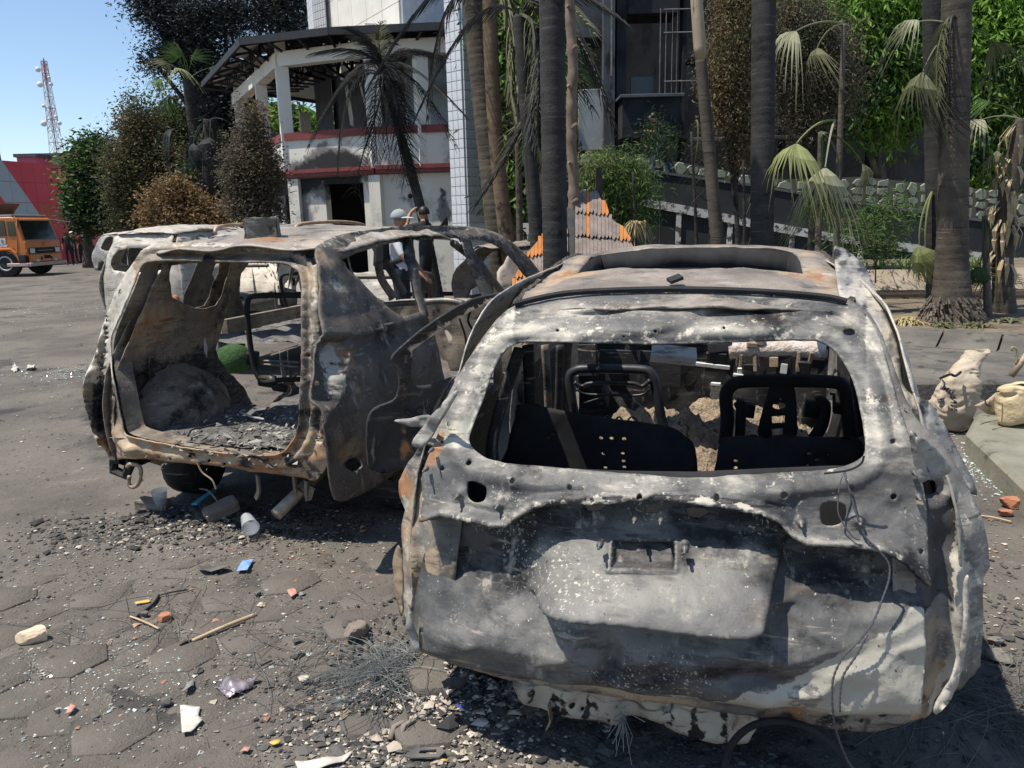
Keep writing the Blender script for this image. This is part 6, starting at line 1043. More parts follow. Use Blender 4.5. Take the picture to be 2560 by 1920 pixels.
# knobby young tree trunk and charred saplings
b_, tt = D(1432, 620, 11.0), D(1432, -30, 11.0); t = thing('young_tree', 'knobby tan young trunk with cut branch stubs right of the blackened palm', 'tree', (b_[0], 11, .15)); mb = MB(); k = 60
mb.tube([(.02*math.sin(i*.3), 0, (tt[2]-.15)*i/k) for i in range(k+1)], [.078*(1+(.22 if i % 5 == 0 else 0)-.12*i/k) for i in range(k+1)], 12); mb.build('trunk', mat('tan_young_bark', ((.14, .10, .072), (.22, .165, .12), 5), [((.05, .04, .032), 8, .58, .68)], rough=.9), t, True)
for i in range(9): z = .8+i*.5; MB().tube([(0, -.05, z), (.06*(-1)**i, -.11, z+.04)], [.03, .022], 7).build('branch_stub', MATS['tan_young_bark'], t)
for x0_, x1_, yt, Y, lab in ((1750, 1728, 330, 12.2, 'thin charred sapling left of the leaning palm'), (1766, 1776, 480, 12.0, 'short charred sapling touching the leaning palm'), (1862, 1858, 400, 12.4, 'thin charred sapling left of the dark palm trunk'), (1588, 1582, 430, 12.8, 'thin dead stem right of the shingle roof')):
    a, c = D(x0_, 640, Y), D(x1_, yt, Y); t = thing('sapling', lab, 'sapling', (a[0], Y, .3)); MB().tube(sm([(0, 0, 0), ((c[0]-a[0])*.6+.03, 0, (c[2]-.3)*.5), (c[0]-a[0], 0, c[2]-.3)], 4), np.linspace(.035, .018, 9), 7).build('trunk', M_BARKD, t, True)
    for q in range(4): MB().tube([((c[0]-a[0])*.8, 0, (c[2]-.3)*(.6+.1*q)), ((c[0]-a[0])*.8+random.uniform(-.25, .25), -.05, (c[2]-.3)*(.6+.1*q)+.2)], [.012, .005], 5).build('branch', M_BARKD, t)
a = D(1735, 330, 12.2); FR = link('frond', FEA[4].copy(), L_OLFR, None); FR.location = (a[0], 12.1, a[2]+.15); FR.rotation_euler = (0, 0, math.radians(-100)); FR.scale = (.55,)*3; tag(FR, 'limp dry palm frond hanging from the charred sapling before the ramp', 'palm frond')
# ================================================================ other burnt cars
def wreck(label, th, tx, ty, ms, mr, L=4.2, k=1.0, tailhole=None, tail=True, rails=None, front=False, sidewin=True, seed=0, group='burnt out cars', name='burnt_car'):
    fr = Frame(math.radians(th), tx, ty); t = thing(name, label, 'car', (tx, ty, 0), -math.radians(th), group)
    def Sx(y, z): return SB(np.clip(y, 0, 9), z/k)-.12*np.clip((y-L+.9)/.9, 0, 1)**2
    hl = [sm([(.62, 1.08*k), (.58, 1.22*k), (.75, 1.48*k), (1.12, 1.5*k), (1.15, 1.04*k)], 2, True), sm([(1.28, 1.5*k), (2.0, 1.52*k), (2.05, .5), (1.9, .36), (1.5, .4), (1.25, .8)], 2, True), sm([(2.14, .42), (2.12, 1.5*k), (2.4, 1.42*k), (2.9, 1.08*k), (2.95, .6), (2.85, .36)], 2, True)]
    O = sm([(.1, .35), (.02, .7), (.06, .95), (.2, 1.3*k), (.34, 1.5*k), (.6, 1.57*k), (1.4, 1.6*k), (2.2, 1.55*k), (2.6, 1.38*k), (3.1, 1.04*k), (L-.3, .95), (L, .8), (L, .4), (L-.2, .3), (L-.42, .56), (L-.75, .66), (L-1.05, .54), (L-1.2, .26), (1.1, .26), (.98, .5), (.72, .64), (.42, .56), (.3, .34)], 2, True)
    for s_ in (-1, 1): sheet('side_panel', O, hl, lambda V: np.stack([s_*Sx(V[:, 0], V[:, 1]), V[:, 0], V[:, 1]], 1), .07, ms, t, lambda V, P: .014*wob(P, 2, seed+5+s_), None, .01, (1, 0, 0))
    if front: RO2 = [(-.58, 1.6), (.58, 1.6), (.58, 2.3), (-.58, 2.3)]
    sheet('roof', sm(RO, 2, True), [], lambda V: np.stack([V[:, 0], V[:, 1], RB(V[:, 0], V[:, 1])*k], 1), .07, mr, t, lambda V, P: .02*wob(P, 1.6, seed+9), None, .01, (0, 0, 1))
    if tail:
        TO = sm([(-.5, 1.56*k), (.5, 1.56*k), (.60, 1.45*k), (.72, 1.15*k), (.82, .95*k), (.84, .7), (.80, .4), (.7, .3), (-.7, .3), (-.8, .4), (-.84, .7), (-.82, .95*k), (-.72, 1.15*k), (-.60, 1.45*k)], 2, True)
        sheet('tailgate', TO, [tailhole] if tailhole is not None else [], lambda V: np.stack([V[:, 0], TB(V[:, 0], V[:, 1]/k), V[:, 1]], 1), .06, ms, t, lambda V, P: .016*wob(P, 2, seed+2)+(.012*np.exp(-(pdist(V, tailhole)/.05)**2) if tailhole is not None else 0), None, .01, (0, -1, 0))
    V2, Fc = tri2d([(-.78, .1), (.78, .1), (.78, 3.1), (-.78, 3.1)], [], .15); P = np.stack([V2[:, 0], V2[:, 1], .4+.04*wob(V2, 2, 3)], 1); link('floor_pan', npmesh('floor_pan', P, Fc), M_FLOORASH, t)
    V2, Fc = tri2d([(-.74, 3.05), (.74, 3.05), (.66, L-.1), (-.66, L-.1)], [], .15); P = np.stack([V2[:, 0], V2[:, 1], 1.0-.12*(V2[:, 1]-3.05)**1.5+.05*wob(V2, 2, 4)], 1); link('bonnet', npmesh('bonnet', P, Fc), mr if not front else M_CREAM, t)
    for s_ in (-1, 1):
        MB().tube([(s_*.57, 2.3, 1.55*k), (s_*.66, 2.75, 1.34*k), (s_*.76, 3.15, 1.05)], .035, 6).build('windscreen_pillar', ms, t)
        for yy in (.72, L-.75): MB().lathe([(.05, -.10), (.2, -.09), (.21, -.05), (.21, .10), (.06, .11)], (s_*.76, yy, .21), 16, 'x').build('wheel_rim', M_STEELPIPE, t, True)
        MB().tube(sm([(s_*.35-.22, 1.9, .45), (s_*.35-.22, 1.75, 1.0), (s_*.35, 1.72, 1.08), (s_*.35+.22, 1.75, 1.0), (s_*.35+.22, 1.9, .45)], 4), .025, 6).build('seat_frame', M_DARK, t, True)
    MB().tube([(-.7, 2.9, .95), (.7, 2.9, .95)], .04, 6).build('dashboard_beam', M_BREAR, t)
    if rails:
        for s_ in (-1, 1): MB().tube(sm([(s_*.52, .35, 1.62*k), (s_*.54, .5, 1.70*k), (s_*.55, 1.4, 1.72*k), (s_*.54, 2.1, 1.68*k), (s_*.52, 2.2, 1.6*k)], 4), .022, 7).build('roof_rail', rails, t, True)
    if front:
        rg = np.random.default_rng(seed)
        for q in range(14): a = rg.uniform(-.7, .7); c = np.array((a, L-.1+rg.uniform(-.5, .25), rg.uniform(.35, .95))); MB().tube([c, c+rg.normal(size=3)*.25, c+rg.normal(size=3)*.3], .03, 5).build('engine_pipe', random.choice([M_CREAM, M_STEELPIPE, M_DARK, M_TAN]), t)
        MB().box((.1, L-.25, .6), (.8, .5, .35), (.1, .1, .1)).build('engine_block', M_DARK, t, bev=.04); MB().beam((-.75, L+.1, .42), (.75, L+.1, .45), .10, .12).build('crash_bar', M_CREAM, t)
    return t, fr
M_RAIL = burnt('rusty_orange_rail', ((.40, .24, .14), (.50, .34, .23), 5), ash=(.55, .7))
wreck('burnt out car with rusty roof rails parked directly in front of the brown car', 15, -3.05, 8.7, M_B, M_SIDEA, rails=M_RAIL, tail=False, seed=1, k=1.02)
wreck('burnt pale car whose closed white tailgate shows left of the brown car', 15, -6.35, 13.1, M_WHITEC, M_WHITEC, tailhole=sm([(-.42, 1.38), (.42, 1.38), (.50, 1.05), (-.50, 1.05)], 3, True), seed=2, k=1.05)
wreck('wrecked grey car with its torn open engine facing the orange truck', 118, -15.0, 29.2, M_SIDEA, M_WHITEC, front=True, seed=3)
wreck('burnt silver van parked behind the wrecked grey car', 100, -14.5, 34.0, M_SIDEA, M_SIDEA, k=1.18, seed=4)
wreck('burnt grey car half hidden behind the pale car with the white tailgate', 15, -8.2, 20.5, M_SIDEA, M_SIDEA, seed=5)
wreck('scorched car wreck seen through the side windows of the brown car', 60, -.6, 12.4, M_BROOF, M_BROOF, tail=False, seed=6, L=3.9, k=.82)
# alloy wheel of the pale neighbour, lying against the brown car
aw = FB.onx([(433, 868)], -1.05)[0]; aww = np.array([aw[0]*FB.c+aw[1]*FB.s+FB.t[0], -aw[0]*FB.s+aw[1]*FB.c+FB.t[1], aw[2]])
wh = thing('alloy_wheel', 'bare burnt alloy wheel standing outside the left wall of the brown car', 'wheel', (aww[0], aww[1], 0), 0); mb = MB(); R0 = .24; zc = max(.26, aww[2])
mb.lathe([(R0, -.08), (R0+.02, -.06), (R0, 0), (R0, .08), (R0-.03, .08), (R0-.03, -.08)], (0, 0, zc), 24, 'y', False); mb.build('rim', M_LIGHTALLOY, wh, True)
for q in range(6): a = q*1.047; MB().beam((.04*math.cos(a), -.05, zc+.04*math.sin(a)), (R0*.92*math.cos(a), -.03, zc+R0*.92*math.sin(a)), .05, .03).build('spoke', M_LIGHTALLOY, wh)
MB().lathe([(.07, -.07), (.07, .02)], (0, 0, zc), 14, 'y').build('hub', M_LIGHTALLOY, wh)
# ================================================================ orange truck
M_OR = mat('orange_truck_paint', ((.55, .17, .035), (.50, .145, .03), 2), [((.26, .11, .05), 5, .64, .76)], rough=.4, coat=.3); M_ORD = mat('faded_orange_paint', ((.45, .17, .075), (.38, .15, .07), 3), rough=.6)
M_GLASS = mat('dark_cab_glass', (.012, .016, .018), rough=.08, spec=.6); M_TYRE = mat('tyre_rubber', ((.018, .018, .018), (.035, .034, .033), 6), rough=.9, bump=((30, .4, .01),)); M_GREYP = mat('grey_canvas', ((.20, .20, .19), (.27, .265, .25), 3), rough=.8); M_LENS = mat('headlight_lens', (.55, .56, .55), rough=.15); M_PINK = mat('pinkish_bumper', ((.50, .38, .33), (.42, .31, .27), 3), rough=.6)
M_BEDR = mat('red_brown_dump_body', ((.19, .075, .05), (.26, .12, .08), 2), [((.12, .10, .09), 3, .55, .7)], rough=.8)
tr = thing('truck', 'orange dump truck with a dark windscreen parked in front of the red building', 'truck', (-20.3, 32.3, 0), math.radians(-2))
def tb(nm, c, d, m, rot=None, bev=.02, taper=1): return MB().box(c, d, rot, taper).build(nm, m, tr, bev=bev)
mb = MB(); prof = [(-1.0, .78), (.92, .78), (.95, 1.35), (.88, 1.45), (.66, 2.30), (.5, 2.38), (-1.0, 2.38)]
V = [(x, -1.13, z) for x, z in prof]+[(x, 1.13, z) for x, z in prof]; n = len(prof); mb.add(V, [tuple(range(n)), tuple(range(n, 2*n))[::-1]]+[(i, n+i, n+(i+1) % n, (i+1) % n) for i in range(n)]); mb.build('cab', M_OR, tr, bev=.04)
tb('roof_sheet', (-.25, 0, 2.42), (1.55, 2.2, .09), M_GREYP); 
for x0, x1 in ((-.86, -.50), (-.36, .22)): tb('side_window', ((x0+x1)/2, -1.135, 1.93), (x1-x0, .03, .62), M_GLASS)
MB().add([(.30, -1.15, 1.62), (.62, -1.15, 1.62), (.60, -1.15, 2.2), (.30, -1.15, 2.2), (.30, -1.12, 1.62), (.62, -1.12, 1.62), (.60, -1.12, 2.2), (.30, -1.12, 2.2)], [(0, 1, 2, 3), (4, 7, 6, 5), (0, 4, 5, 1), (1, 5, 6, 2), (2, 6, 7, 3), (3, 7, 4, 0)]).build('quarter_window', M_GLASS, tr)
q = math.atan2(.85, -.22); MB().add([(.895, -1.02, 1.47), (.895, 1.02, 1.47), (.70, .94, 2.22), (.70, -.94, 2.22), (.86, -1.02, 1.47), (.86, 1.02, 1.47), (.66, .94, 2.22), (.66, -.94, 2.22)], [(0, 1, 2, 3), (4, 7, 6, 5), (0, 4, 5, 1), (1, 5, 6, 2), (2, 6, 7, 3), (3, 7, 4, 0)]).build('windscreen', M_GLASS, tr)
dr_ = MB().tube([(-.40, -1.14, 1.62), (.05, -1.14, 1.15), (.15, -1.14, .95), (.55, -1.14, .95), (.62, -1.14, 1.5)], .016, 5).build('door_seam', M_ORD, tr); tb('door_handle', (-.36, -1.15, 1.28), (.14, .03, .04), M_LIGHTALLOY, bev=.005); MB().beam((-.43, -1.135, .9), (-.43, -1.135, 2.25), .02).build('door_gap', M_BLACK, tr)
for (nm, c, d, m) in (('grille', (.955, 0, 1.02), (.04, 2.0, .24), M_BLACK), ('grille_bar', (.98, 0, 1.02), (.02, 1.0, .03), M_GREYP), ('bumper_panel', (.95, 0, .72), (.08, 2.1, .30), M_OR), ('number_plate', (1.0, .05, .75), (.02, .42, .14), M_BLACK), ('bumper', (1.02, 0, .48), (.14, 2.4, .15), M_PINK), ('side_step', (.55, -1.16, .48), (.9, .14, .13), M_PINK), ('air_intake', (.75, -1.12, .72), (.3, .22, .32), M_TYRE), ('chassis', (-2.5, 0, .75), (5.2, .9, .25), M_TYRE)): tb(nm, c, d, m)
for s_ in (-1, 1): tb('headlight', (.975, s_*.82, 1.02), (.04, .30, .2), M_LENS); tb('fog_light', (1.0, s_*.6, .62), (.02, .2, .1), M_LENS); tb('vent', (1.0, s_*.32, .70), (.02, .09, .14), M_BLACK); tb('indicator', (.9, s_*1.1, 1.02), (.12, .06, .12), M_ORUST)
for dy, dz in ((-.035, 1.27), (.035, 1.27), (0, 1.32)): MB().box((.965, dy, dz), (.01, .05, .05), (math.pi/4, 0, 0)).build('front_emblem', M_REDD, tr)
em = MB().prism([(-.13, .14), (.13, .14), (.12, -.05), (0, -.17), (-.12, -.05)], 0, .012, lambda x, y, z: (.02+x, -1.137-z, 1.40+y)).build('door_emblem', M_MW, tr); MB().prism(circ(0, .02, .07, 8, .09), 0, .02, lambda x, y, z: (.02+x, -1.137-z, 1.40+y)).build('emblem_shield', M_GREYP, em)
MB().prism([(-.19, -.10), (.19, -.10), (.15, -.20), (-.15, -.20)], 0, .014, lambda x, y, z: (.02+x, -1.135-z, 1.40+y)).build('emblem_ribbon', M_LENS, em)
for x in np.arange(-.25, .5, .085): MB().box((x, -1.137, 1.13), (.06, .008, .035)).build('door_lettering', M_BEDR, tr)
def tyre(x, y, r, w):
    t_ = MB().lathe([(r*.55, -w/2), (r*.9, -w/2), (r, -w*.36), (r, w*.36), (r*.9, w/2), (r*.55, w/2)], (x, y, r), 26, 'y').build('wheel', M_TYRE, tr, True); s_ = -1 if y < 0 else 1
    MB().lathe([(r*.56, s_*w*.40), (r*.56, s_*w*.53), (r*.46, s_*w*.53), (r*.44, s_*w*.3)], (x, y, r), 24, 'y', False).build('rim', M_LIGHTALLOY, t_, True); MB().lathe([(r*.45, s_*w*.3), (r*.25, s_*w*.42), (r*.1, s_*w*.5)], (x, y, r), 16, 'y').build('hub', M_TYRE, t_, True)
for x, y in ((0, -1.0), (0, 1.0), (-3.6, -1.0), (-3.6, 1.0)): tyre(x, y, .54, .30)
MB().tube([(-.62, -1.16, .55), (-.60, -1.16, .90), (-.45, -1.16, 1.12), (.32, -1.16, 1.12), (.5, -1.16, .95), (.62, -1.16, .6)], .06, 5).build('wheel_arch', M_OR, tr)
mb = MB(); prof = [(-1.25, 1.0), (-5.2, 1.0), (-5.3, 2.7), (-1.25, 2.7), (-.55, 2.98), (-.9, 2.6)]; V = [(x, -1.2, z) for x, z in prof]+[(x, 1.2, z) for x, z in prof]; n = len(prof); mb.add(V, [tuple(range(n)), tuple(range(n, 2*n))[::-1]]+[(i, n+i, n+(i+1) % n, (i+1) % n) for i in range(n)]); mb.build('dump_body', M_BEDR, tr, bev=.03)
MB().tube([(.72, -1.0, 2.3), (.84, -1.25, 2.25), (.86, -1.28, 2.0)], .02, 5).build('mirror_arm', M_BLACK, tr); MB().tube([(.7, .95, 2.3), (1.3, 1.5, 2.15)], .018, 5).build('mirror_arm', M_GREYP, tr); MB().tube([(.60, -1.1, 2.36), (.74, -1.12, 2.2), (.70, -1.13, 1.98)], .05, 5).build('cloth_rag', M_ORD, tr)
# ================================================================ people
SKIN_ = mat('brown_skin', ((.30, .155, .095), (.36, .19, .12), 8), rough=.6); HAIR = mat('black_hair', (.010, .009, .009), rough=.5)
CL = {}
def cloth(n, c): 
    if n not in CL: CL[n] = mat(n, (c, tuple(v*.8 for v in c), 6), rough=.9, bump=((25, .3, .01),))
    return CL[n]
def person(label, loc, rz, shirt, pants, pose=None, group=None, hair=True, fingers=True, k=1.0, sleeve=.5, shoe=None):
    """one continuous skinned body, facing +x; pose overrides joints"""
    J = dict(pel=(0, 0, .96), sp=(0, 0, 1.14), ch=(.0, 0, 1.34), nk=(-.01, 0, 1.50), hd=(.02, 0, 1.60), tp=(.02, 0, 1.70), ch2=(.075, 0, 1.56), ns=(.115, 0, 1.605))
    for s_, q in ((1, 'l'), (-1, 'r')):
        J.update({'sh'+q: (0, s_*.18, 1.42), 'el'+q: (-.03, s_*.25, 1.14), 'wr'+q: (.04, s_*.26, .90), 'pa'+q: (.06, s_*.26, .82), 'hp'+q: (0, s_*.10, .92), 'kn'+q: (.03, s_*.11, .50), 'an'+q: (-.02, s_*.12, .09), 'to'+q: (.14, s_*.14, .035)})
    if pose: J.update(pose)
    R = dict(pel=.135, sp=.125, ch=.145, nk=.056, hd=.088, tp=.070, ch2=.045, ns=.016, sh=.068, el=.046, wr=.032, pa=.036, hp=.095, kn=.062, an=.045, to=.038)
    E = [('pel', 'sp', 's'), ('sp', 'ch', 's'), ('ch', 'nk', 's'), ('nk', 'hd', 'k'), ('hd', 'tp', 'k'), ('hd', 'ch2', 'k'), ('hd', 'ns', 'k')]
    for q in 'lr': E += [('ch', 'sh'+q, 's'), ('sh'+q, 'el'+q, 's' if sleeve > .3 else 'k'), ('el'+q, 'wr'+q, 's' if sleeve > .8 else 'k'), ('wr'+q, 'pa'+q, 'k'), ('pel', 'hp'+q, 'p'), ('hp'+q, 'kn'+q, 'p'), ('kn'+q, 'an'+q, 'p'), ('an'+q, 'to'+q, 'b')]
    if fingers:
        for q in 'lr':
            w_ = np.array(J['wr'+q]); p_ = np.array(J['pa'+q]); d = (p_-w_)/np.linalg.norm(p_-w_); s2 = np.cross(d, (0, 0, 1.)) if abs(d[2]) < .8 else np.array((1., 0, 0)); s2 /= np.linalg.norm(s2)
            for f in range(4):
                L = (.066, .076, .072, .056)[f]; a = p_+s2*(f-1.5)*.019+d*.035; b_ = a+d*L*.5+np.cross(d, s2)*.006; c = b_+d*L*.45+np.cross(d, s2)*.02
                for nm, v in (('a', a), ('b', b_), ('c', c)): J[f'f{f}{nm}{q}'] = tuple(v); R[f'f{f}{nm}'] = .0095
                E += [('pa'+q, f'f{f}a{q}', 'k'), (f'f{f}a{q}', f'f{f}b{q}', 'k'), (f'f{f}b{q}', f'f{f}c{q}', 'k')]
            a = w_*.5+p_*.5-s2*.035; b_ = a-s2*.02+d*.04; J['ta'+q] = tuple(a); J['tb'+q] = tuple(b_); R['ta'] = .012; R['tb'] = .010; E += [('wr'+q, 'ta'+q, 'k'), ('ta'+q, 'tb'+q, 'k')]
    names = list(J); ix = {n: i for i, n in enumerate(names)}; me = bpy.data.meshes.new('body'); me.from_pydata([J[n] for n in names], [(ix[a], ix[b_]) for a, b_, _ in E], [])
    o = bpy.data.objects.new('body_source', me); COL.objects.link(o); md = o.modifiers.new('skin', 'SKIN'); sb = o.modifiers.new('sub', 'SUBSURF'); sb.levels = sb.render_levels = 1
    for i, n in enumerate(names):
        r = R.get(n, R.get(n[:-1], .05)); sv = me.skin_vertices[0].data[i]; sv.radius = (r, r*(.78 if n in ('pel', 'sp', 'ch') else 1)); sv.use_root = n == 'pel'
    dg = bpy.context.evaluated_depsgraph_get(); dg.update(); bm = bpy.data.meshes.new_from_object(o.evaluated_get(dg)); COL.objects.unlink(o); bpy.data.objects.remove(o); bm.name = 'body'
    bm.materials.clear(); ms = {'s': shirt, 'p': pants, 'k': SKIN_, 'b': shoe or M_BLACK}; keys = list(ms)
    for kk in keys: bm.materials.append(ms[kk])
    A = np.array([J[a] for a, b_, _ in E]); B = np.array([J[b_] for a, b_, _ in E]); zone = np.array([keys.index(z) for *_, z in E]); cs = np.array([tuple(p.center) for p in bm.polygons]); ab = B-A
    tt_ = np.clip(((cs[:, None]-A)*ab).sum(-1)/((ab**2).sum(-1)+1e-9), 0, 1); dd = np.linalg.norm(cs[:, None]-(A+tt_[..., None]*ab), axis=-1); idx_ = zone[dd.argmin(1)]
    bm.polygons.foreach_set('material_index', idx_.astype(np.int32)); bm.polygons.foreach_set('use_smooth', np.ones(len(bm.polygons), bool))
    t = thing('person', label, 'person', loc, rz, group); t.scale = (k,)*3; link('body', bm, None, t)
    if hair:
        V2 = []; u = np.linspace(0, 1, 9); mb = MB(); h = np.array(J['hd']); mb.lathe([(.098*math.cos(a), .112*math.sin(a)) for a in np.linspace(-.25, 1.5, 7)], tuple(h+np.array((-.018, 0, .03))), 14); mb.build('hair', HAIR, t, True)
    return t, J
m1, J = person('man in grey baseball cap and white shirt with black backpack behind the brown car', (-1.36, 9.6, .12), math.radians(-8), cloth('white_shirt', (.62, .62, .62)), cloth('navy_trousers', (.02, .025, .04)), dict(elr=(.10, -.27, 1.20), wrr=(.26, -.26, 1.00), par=(.33, -.25, .95), ell=(.06, .26, 1.16), wrl=(.2, .24, .95), pal=(.26, .23, .9)), hair=False, sleeve=.5, k=1.02)
mb = MB(); mb.lathe([(.100*math.cos(a), .102*math.sin(a)) for a in np.linspace(-.10, 1.5, 8)], (.012, 0, 1.632), 16); cp = mb.build('cap', mat('grey_cap', ((.26, .28, .28), (.32, .34, .335), 8), rough=.9), m1, True)
V2, Fc = tri2d(sm([(.07, -.085), (.13, -.085), (.20, -.05), (.215, 0), (.20, .05), (.13, .085), (.07, .085)], 3, True), [], .02); P = np.stack([V2[:, 0], V2[:, 1], 1.645-.02*((V2[:, 0]-.07)/.14)**2-1.6*V2[:, 1]**2], 1); br = link('cap_brim', npmesh('cap_brim', P, Fc), mat('pale_cap_brim', (.45, .48, .47), rough=.9), m1); sd_ = br.modifiers.new('t', 'SOLIDIFY'); sd_.thickness = .008
MB().tube([(.02, 0, 1.737), (.075, 0, 1.715), (.108, 0, 1.66)], .006, 5).build('cap_stripe', mat('yellow_piping', (.62, .50, .10), rough=.8), m1)
bkp = MB().box((-.20, 0, 1.24), (.20, .32, .44), (0, .06, 0), .85).build('backpack', cloth('black_nylon', (.014, .014, .016)), m1, bev=.05)
for s_ in (-1, 1): MB().tube([(-.14, s_*.11, 1.40), (-.02, s_*.12, 1.515), (.125, s_*.12, 1.40), (.10, s_*.14, 1.15), (-.12, s_*.13, 1.08)], .018, 6, flat=2).build('backpack_strap', CL['black_nylon'], m1)
m2, J = person('dark haired man in a black shirt shading his eyes with a raised hand', (-1.42, 13.2, .26), math.radians(165), cloth('black_shirt', (.025, .026, .03)), cloth('dark_trousers', (.02, .02, .022)), dict(ell=(.24, .24, 1.40), wrl=(.24, .07, 1.60), pal=(.20, .01, 1.67), elr=(-.02, -.26, 1.16)), sleeve=.5, k=1.0)
rz3 = D(1655, 438, 20.6); person('person in blue jeans and dark top bending over on the ramp', (rz3[0], 20.75, rz3[2]-.05), math.radians(180), cloth('dark_top', (.02, .02, .022)), cloth('blue_jeans', (.03, .06, .14)), dict(ch=(.10, 0, 1.28), nk=(.18, 0, 1.42), hd=(.24, 0, 1.50), tp=(.26, 0, 1.60), ch2=(.30, 0, 1.46), ns=(.34, 0, 1.50), shl=(.12, .18, 1.36), shr=(.12, -.18, 1.36), ell=(.22, .22, 1.12), wrl=(.42, .2, 1.16), pal=(.49, .18, 1.16), knl=(.22, .1, .52), anl=(.20, .1, .09), tol=(.34, .11, .04), knr=(-.12, -.1, .5), anr=(-.3, -.1, .12), tor=(-.17, -.12, .04)), fingers=False)
cw = ((176, 655, 'man in dark clothes standing nearest the truck bumper', (.03, .035, .03)), (190, 658, 'stocky figure in dark camouflage coloured clothes beside the truck', (.04, .05, .035)), (206, 652, 'figure in a dark red shirt between the truck and the wrecks', (.22, .03, .03)), (216, 650, 'figure in a pale cap and navy shirt in the far group', (.03, .035, .06)), (230, 649, 'rightmost figure of the far group behind the wrecks', (.05, .045, .05)))
for q, (px, py, lab, c) in enumerate(cw):
    Y = (41, 42, 43.5, 45, 46)[q]; p = D(px, py, Y); t, J = person(lab, (p[0], Y, 0), math.radians((-60, -100, 180, -90, 20)[q]), cloth('crowd_cloth_%s' % 'abcde'[q], c), CL['dark_trousers'], None, 'far group of people beside the truck', True, False, 1.0)
    if q in (1, 3): MB().lathe([(.12, 0), (.11, .06), (.06, .12)], (.02, 0, 1.66), 10).build('pale_cap', M_MW, t, True)
# ================================================================ fallen shingle roof
M_SH = mat('grey_brown_shingle', ((.17, .135, .115), (.27, .22, .195), 5), [((.07, .055, .048), 8, .56, .68, (6, 6, .4)), ((.33, .29, .26), 14, .62, .7, (8, 8, .4))], rough=.9, bump=((40, .5, .006),)); M_SHO = mat('orange_stained_shingle', ((.42, .15, .035), (.50, .20, .06), 6), [((.16, .07, .03), 8, .58, .70, (6, 6, .4))], rough=.85)
roof = thing('shingle_roof', 'collapsed wooden shingle roof, grey with orange edges, leaning between the palms', 'roof', (1.2, 11.2, .1)); ORF = np.array((1.2, 11.2, .1))
def rpt(px, py, lift=0.0):
    Y = 11.2-(py-472)/170*.85; p = D(px, py, Y); return p+np.array((0, -.86, .5))*lift-ORF
outl = np.array([(1436, 494), (1450, 482), (1464, 472), (1469, 492), (1477, 479), (1499, 479), (1501, 503), (1518, 505), (1521, 540), (1536, 557), (1560, 570), (1574, 600), (1590, 640), (1604, 700), (1436, 700)], float)
wing = np.array([(1376, 566), (1416, 527), (1416, 700), (1278, 712), (1314, 640)], float)
def orange(px, py, w_):
    if w_: return py < np.interp(px, [1278, 1314, 1376, 1410], [715, 640, 566, 530])+48
    return (1462 < px < 1473 and 490 < py < 590) or (1499 < px < 1520 and py < 545) or (px > 1540 and py > 555 and py < 642 and px > 1530+(py-555)*.55 and px < 1600) and px > np.interp(py, [555, 640], [1538, 1572])
for poly, w_, x0, x1, rows in ((outl, False, 1437, 1602, [470, 538, 596, 652, 712]), (wing, True, 1280, 1416, [520, 592, 640, 690, 720])):
    x = x0
    while x < x1:
        wd = random.uniform(8.2, 10.2)
        for r_ in range(4):
            sl = (x-x0)*.10 if not w_ else (x1-x)*.12; y0 = rows[r_]+sl*(1 if r_ else 0)-8; y1 = rows[r_+1]+sl*.9+random.uniform(-3, 3); cl_ = clip([(x+.5, y0), (x+wd-.5, y0), (x+wd-.5, y1), (x+.5, y1-7)], lambda p: 1)
            c = np.array([((x+wd/2), (y0+y1)/2)]); sub = [(x+.4, y0), (x+wd-.4, y0), (x+wd-.4, y1-9), (x+wd*.45, y1), (x+.4, y1-5)]
            tl = np.array([(x+wd/2, y0+12), (x+wd/2, y1-8)]); ins = pip(tl, poly)
            if not ins.any(): continue
            if not ins[0]:
                yy = y0
                while not pip(np.array([(x+wd/2, yy)]), poly)[0] and yy < y1: yy += 3
                ty = lambda q: next((v for v in np.arange(y0, y1, 2) if pip(np.array([(q, v)]), poly)[0]), y1-10); sub = [(x+.4, min(y1-10, ty(x+.6))), (x+wd-.4, min(y1-10, ty(x+wd-.6))), (x+wd-.4, y1-9), (x+wd*.45, y1), (x+.4, y1-5)]
            if not ins[1] and not w_: continue
            base_ = .012*(4-r_)*.0+.03; top_ = [rpt(px, py, base_+.030*((py-y0)/(y1-y0+1e-6))+.002*random.random()) for px, py in sub]; bot_ = [p-np.array((0, -.86, .5))*.012 for p in top_]; k = 5
            cx_ = x+wd/2; cy_ = (sub[0][1]+y1)/2
            link('shingle', npmesh('shingle', np.array(top_+bot_), [tuple(range(k))[::-1], tuple(range(k, 2*k))]+[(i, (i+1) % k, k+(i+1) % k, k+i) for i in range(k)], False), M_SHO if orange(cx_, cy_, w_) else M_SH, roof)
        x += wd
for poly in (outl, wing):
    k = len(poly); A_ = [rpt(*p, .02) for p in poly]; B_ = [rpt(*p, -.06) for p in poly]; link('roof_deck', npmesh('roof_deck', np.array(A_+B_), [tuple(range(k))[::-1], tuple(range(k, 2*k))]+[(i, (i+1) % k, k+(i+1) % k, k+i) for i in range(k)], False), M_BLACK, roof)
hp = [rpt(1416, 527), rpt(1436, 494), rpt(1436, 700), rpt(1414, 700)]; B_ = [p+np.array((0, .25, 0)) for p in hp]; link('hip_face', npmesh('hip_face', np.array(hp+B_), [(3, 2, 1, 0), (4, 5, 6, 7), (0, 1, 5, 4), (1, 2, 6, 5), (2, 3, 7, 6), (3, 0, 4, 7)], False), mat('shaded_shingle', ((.03, .032, .035), (.06, .06, .06), 6), rough=.9), roof)  # hip face coloured dark for the shade on that side
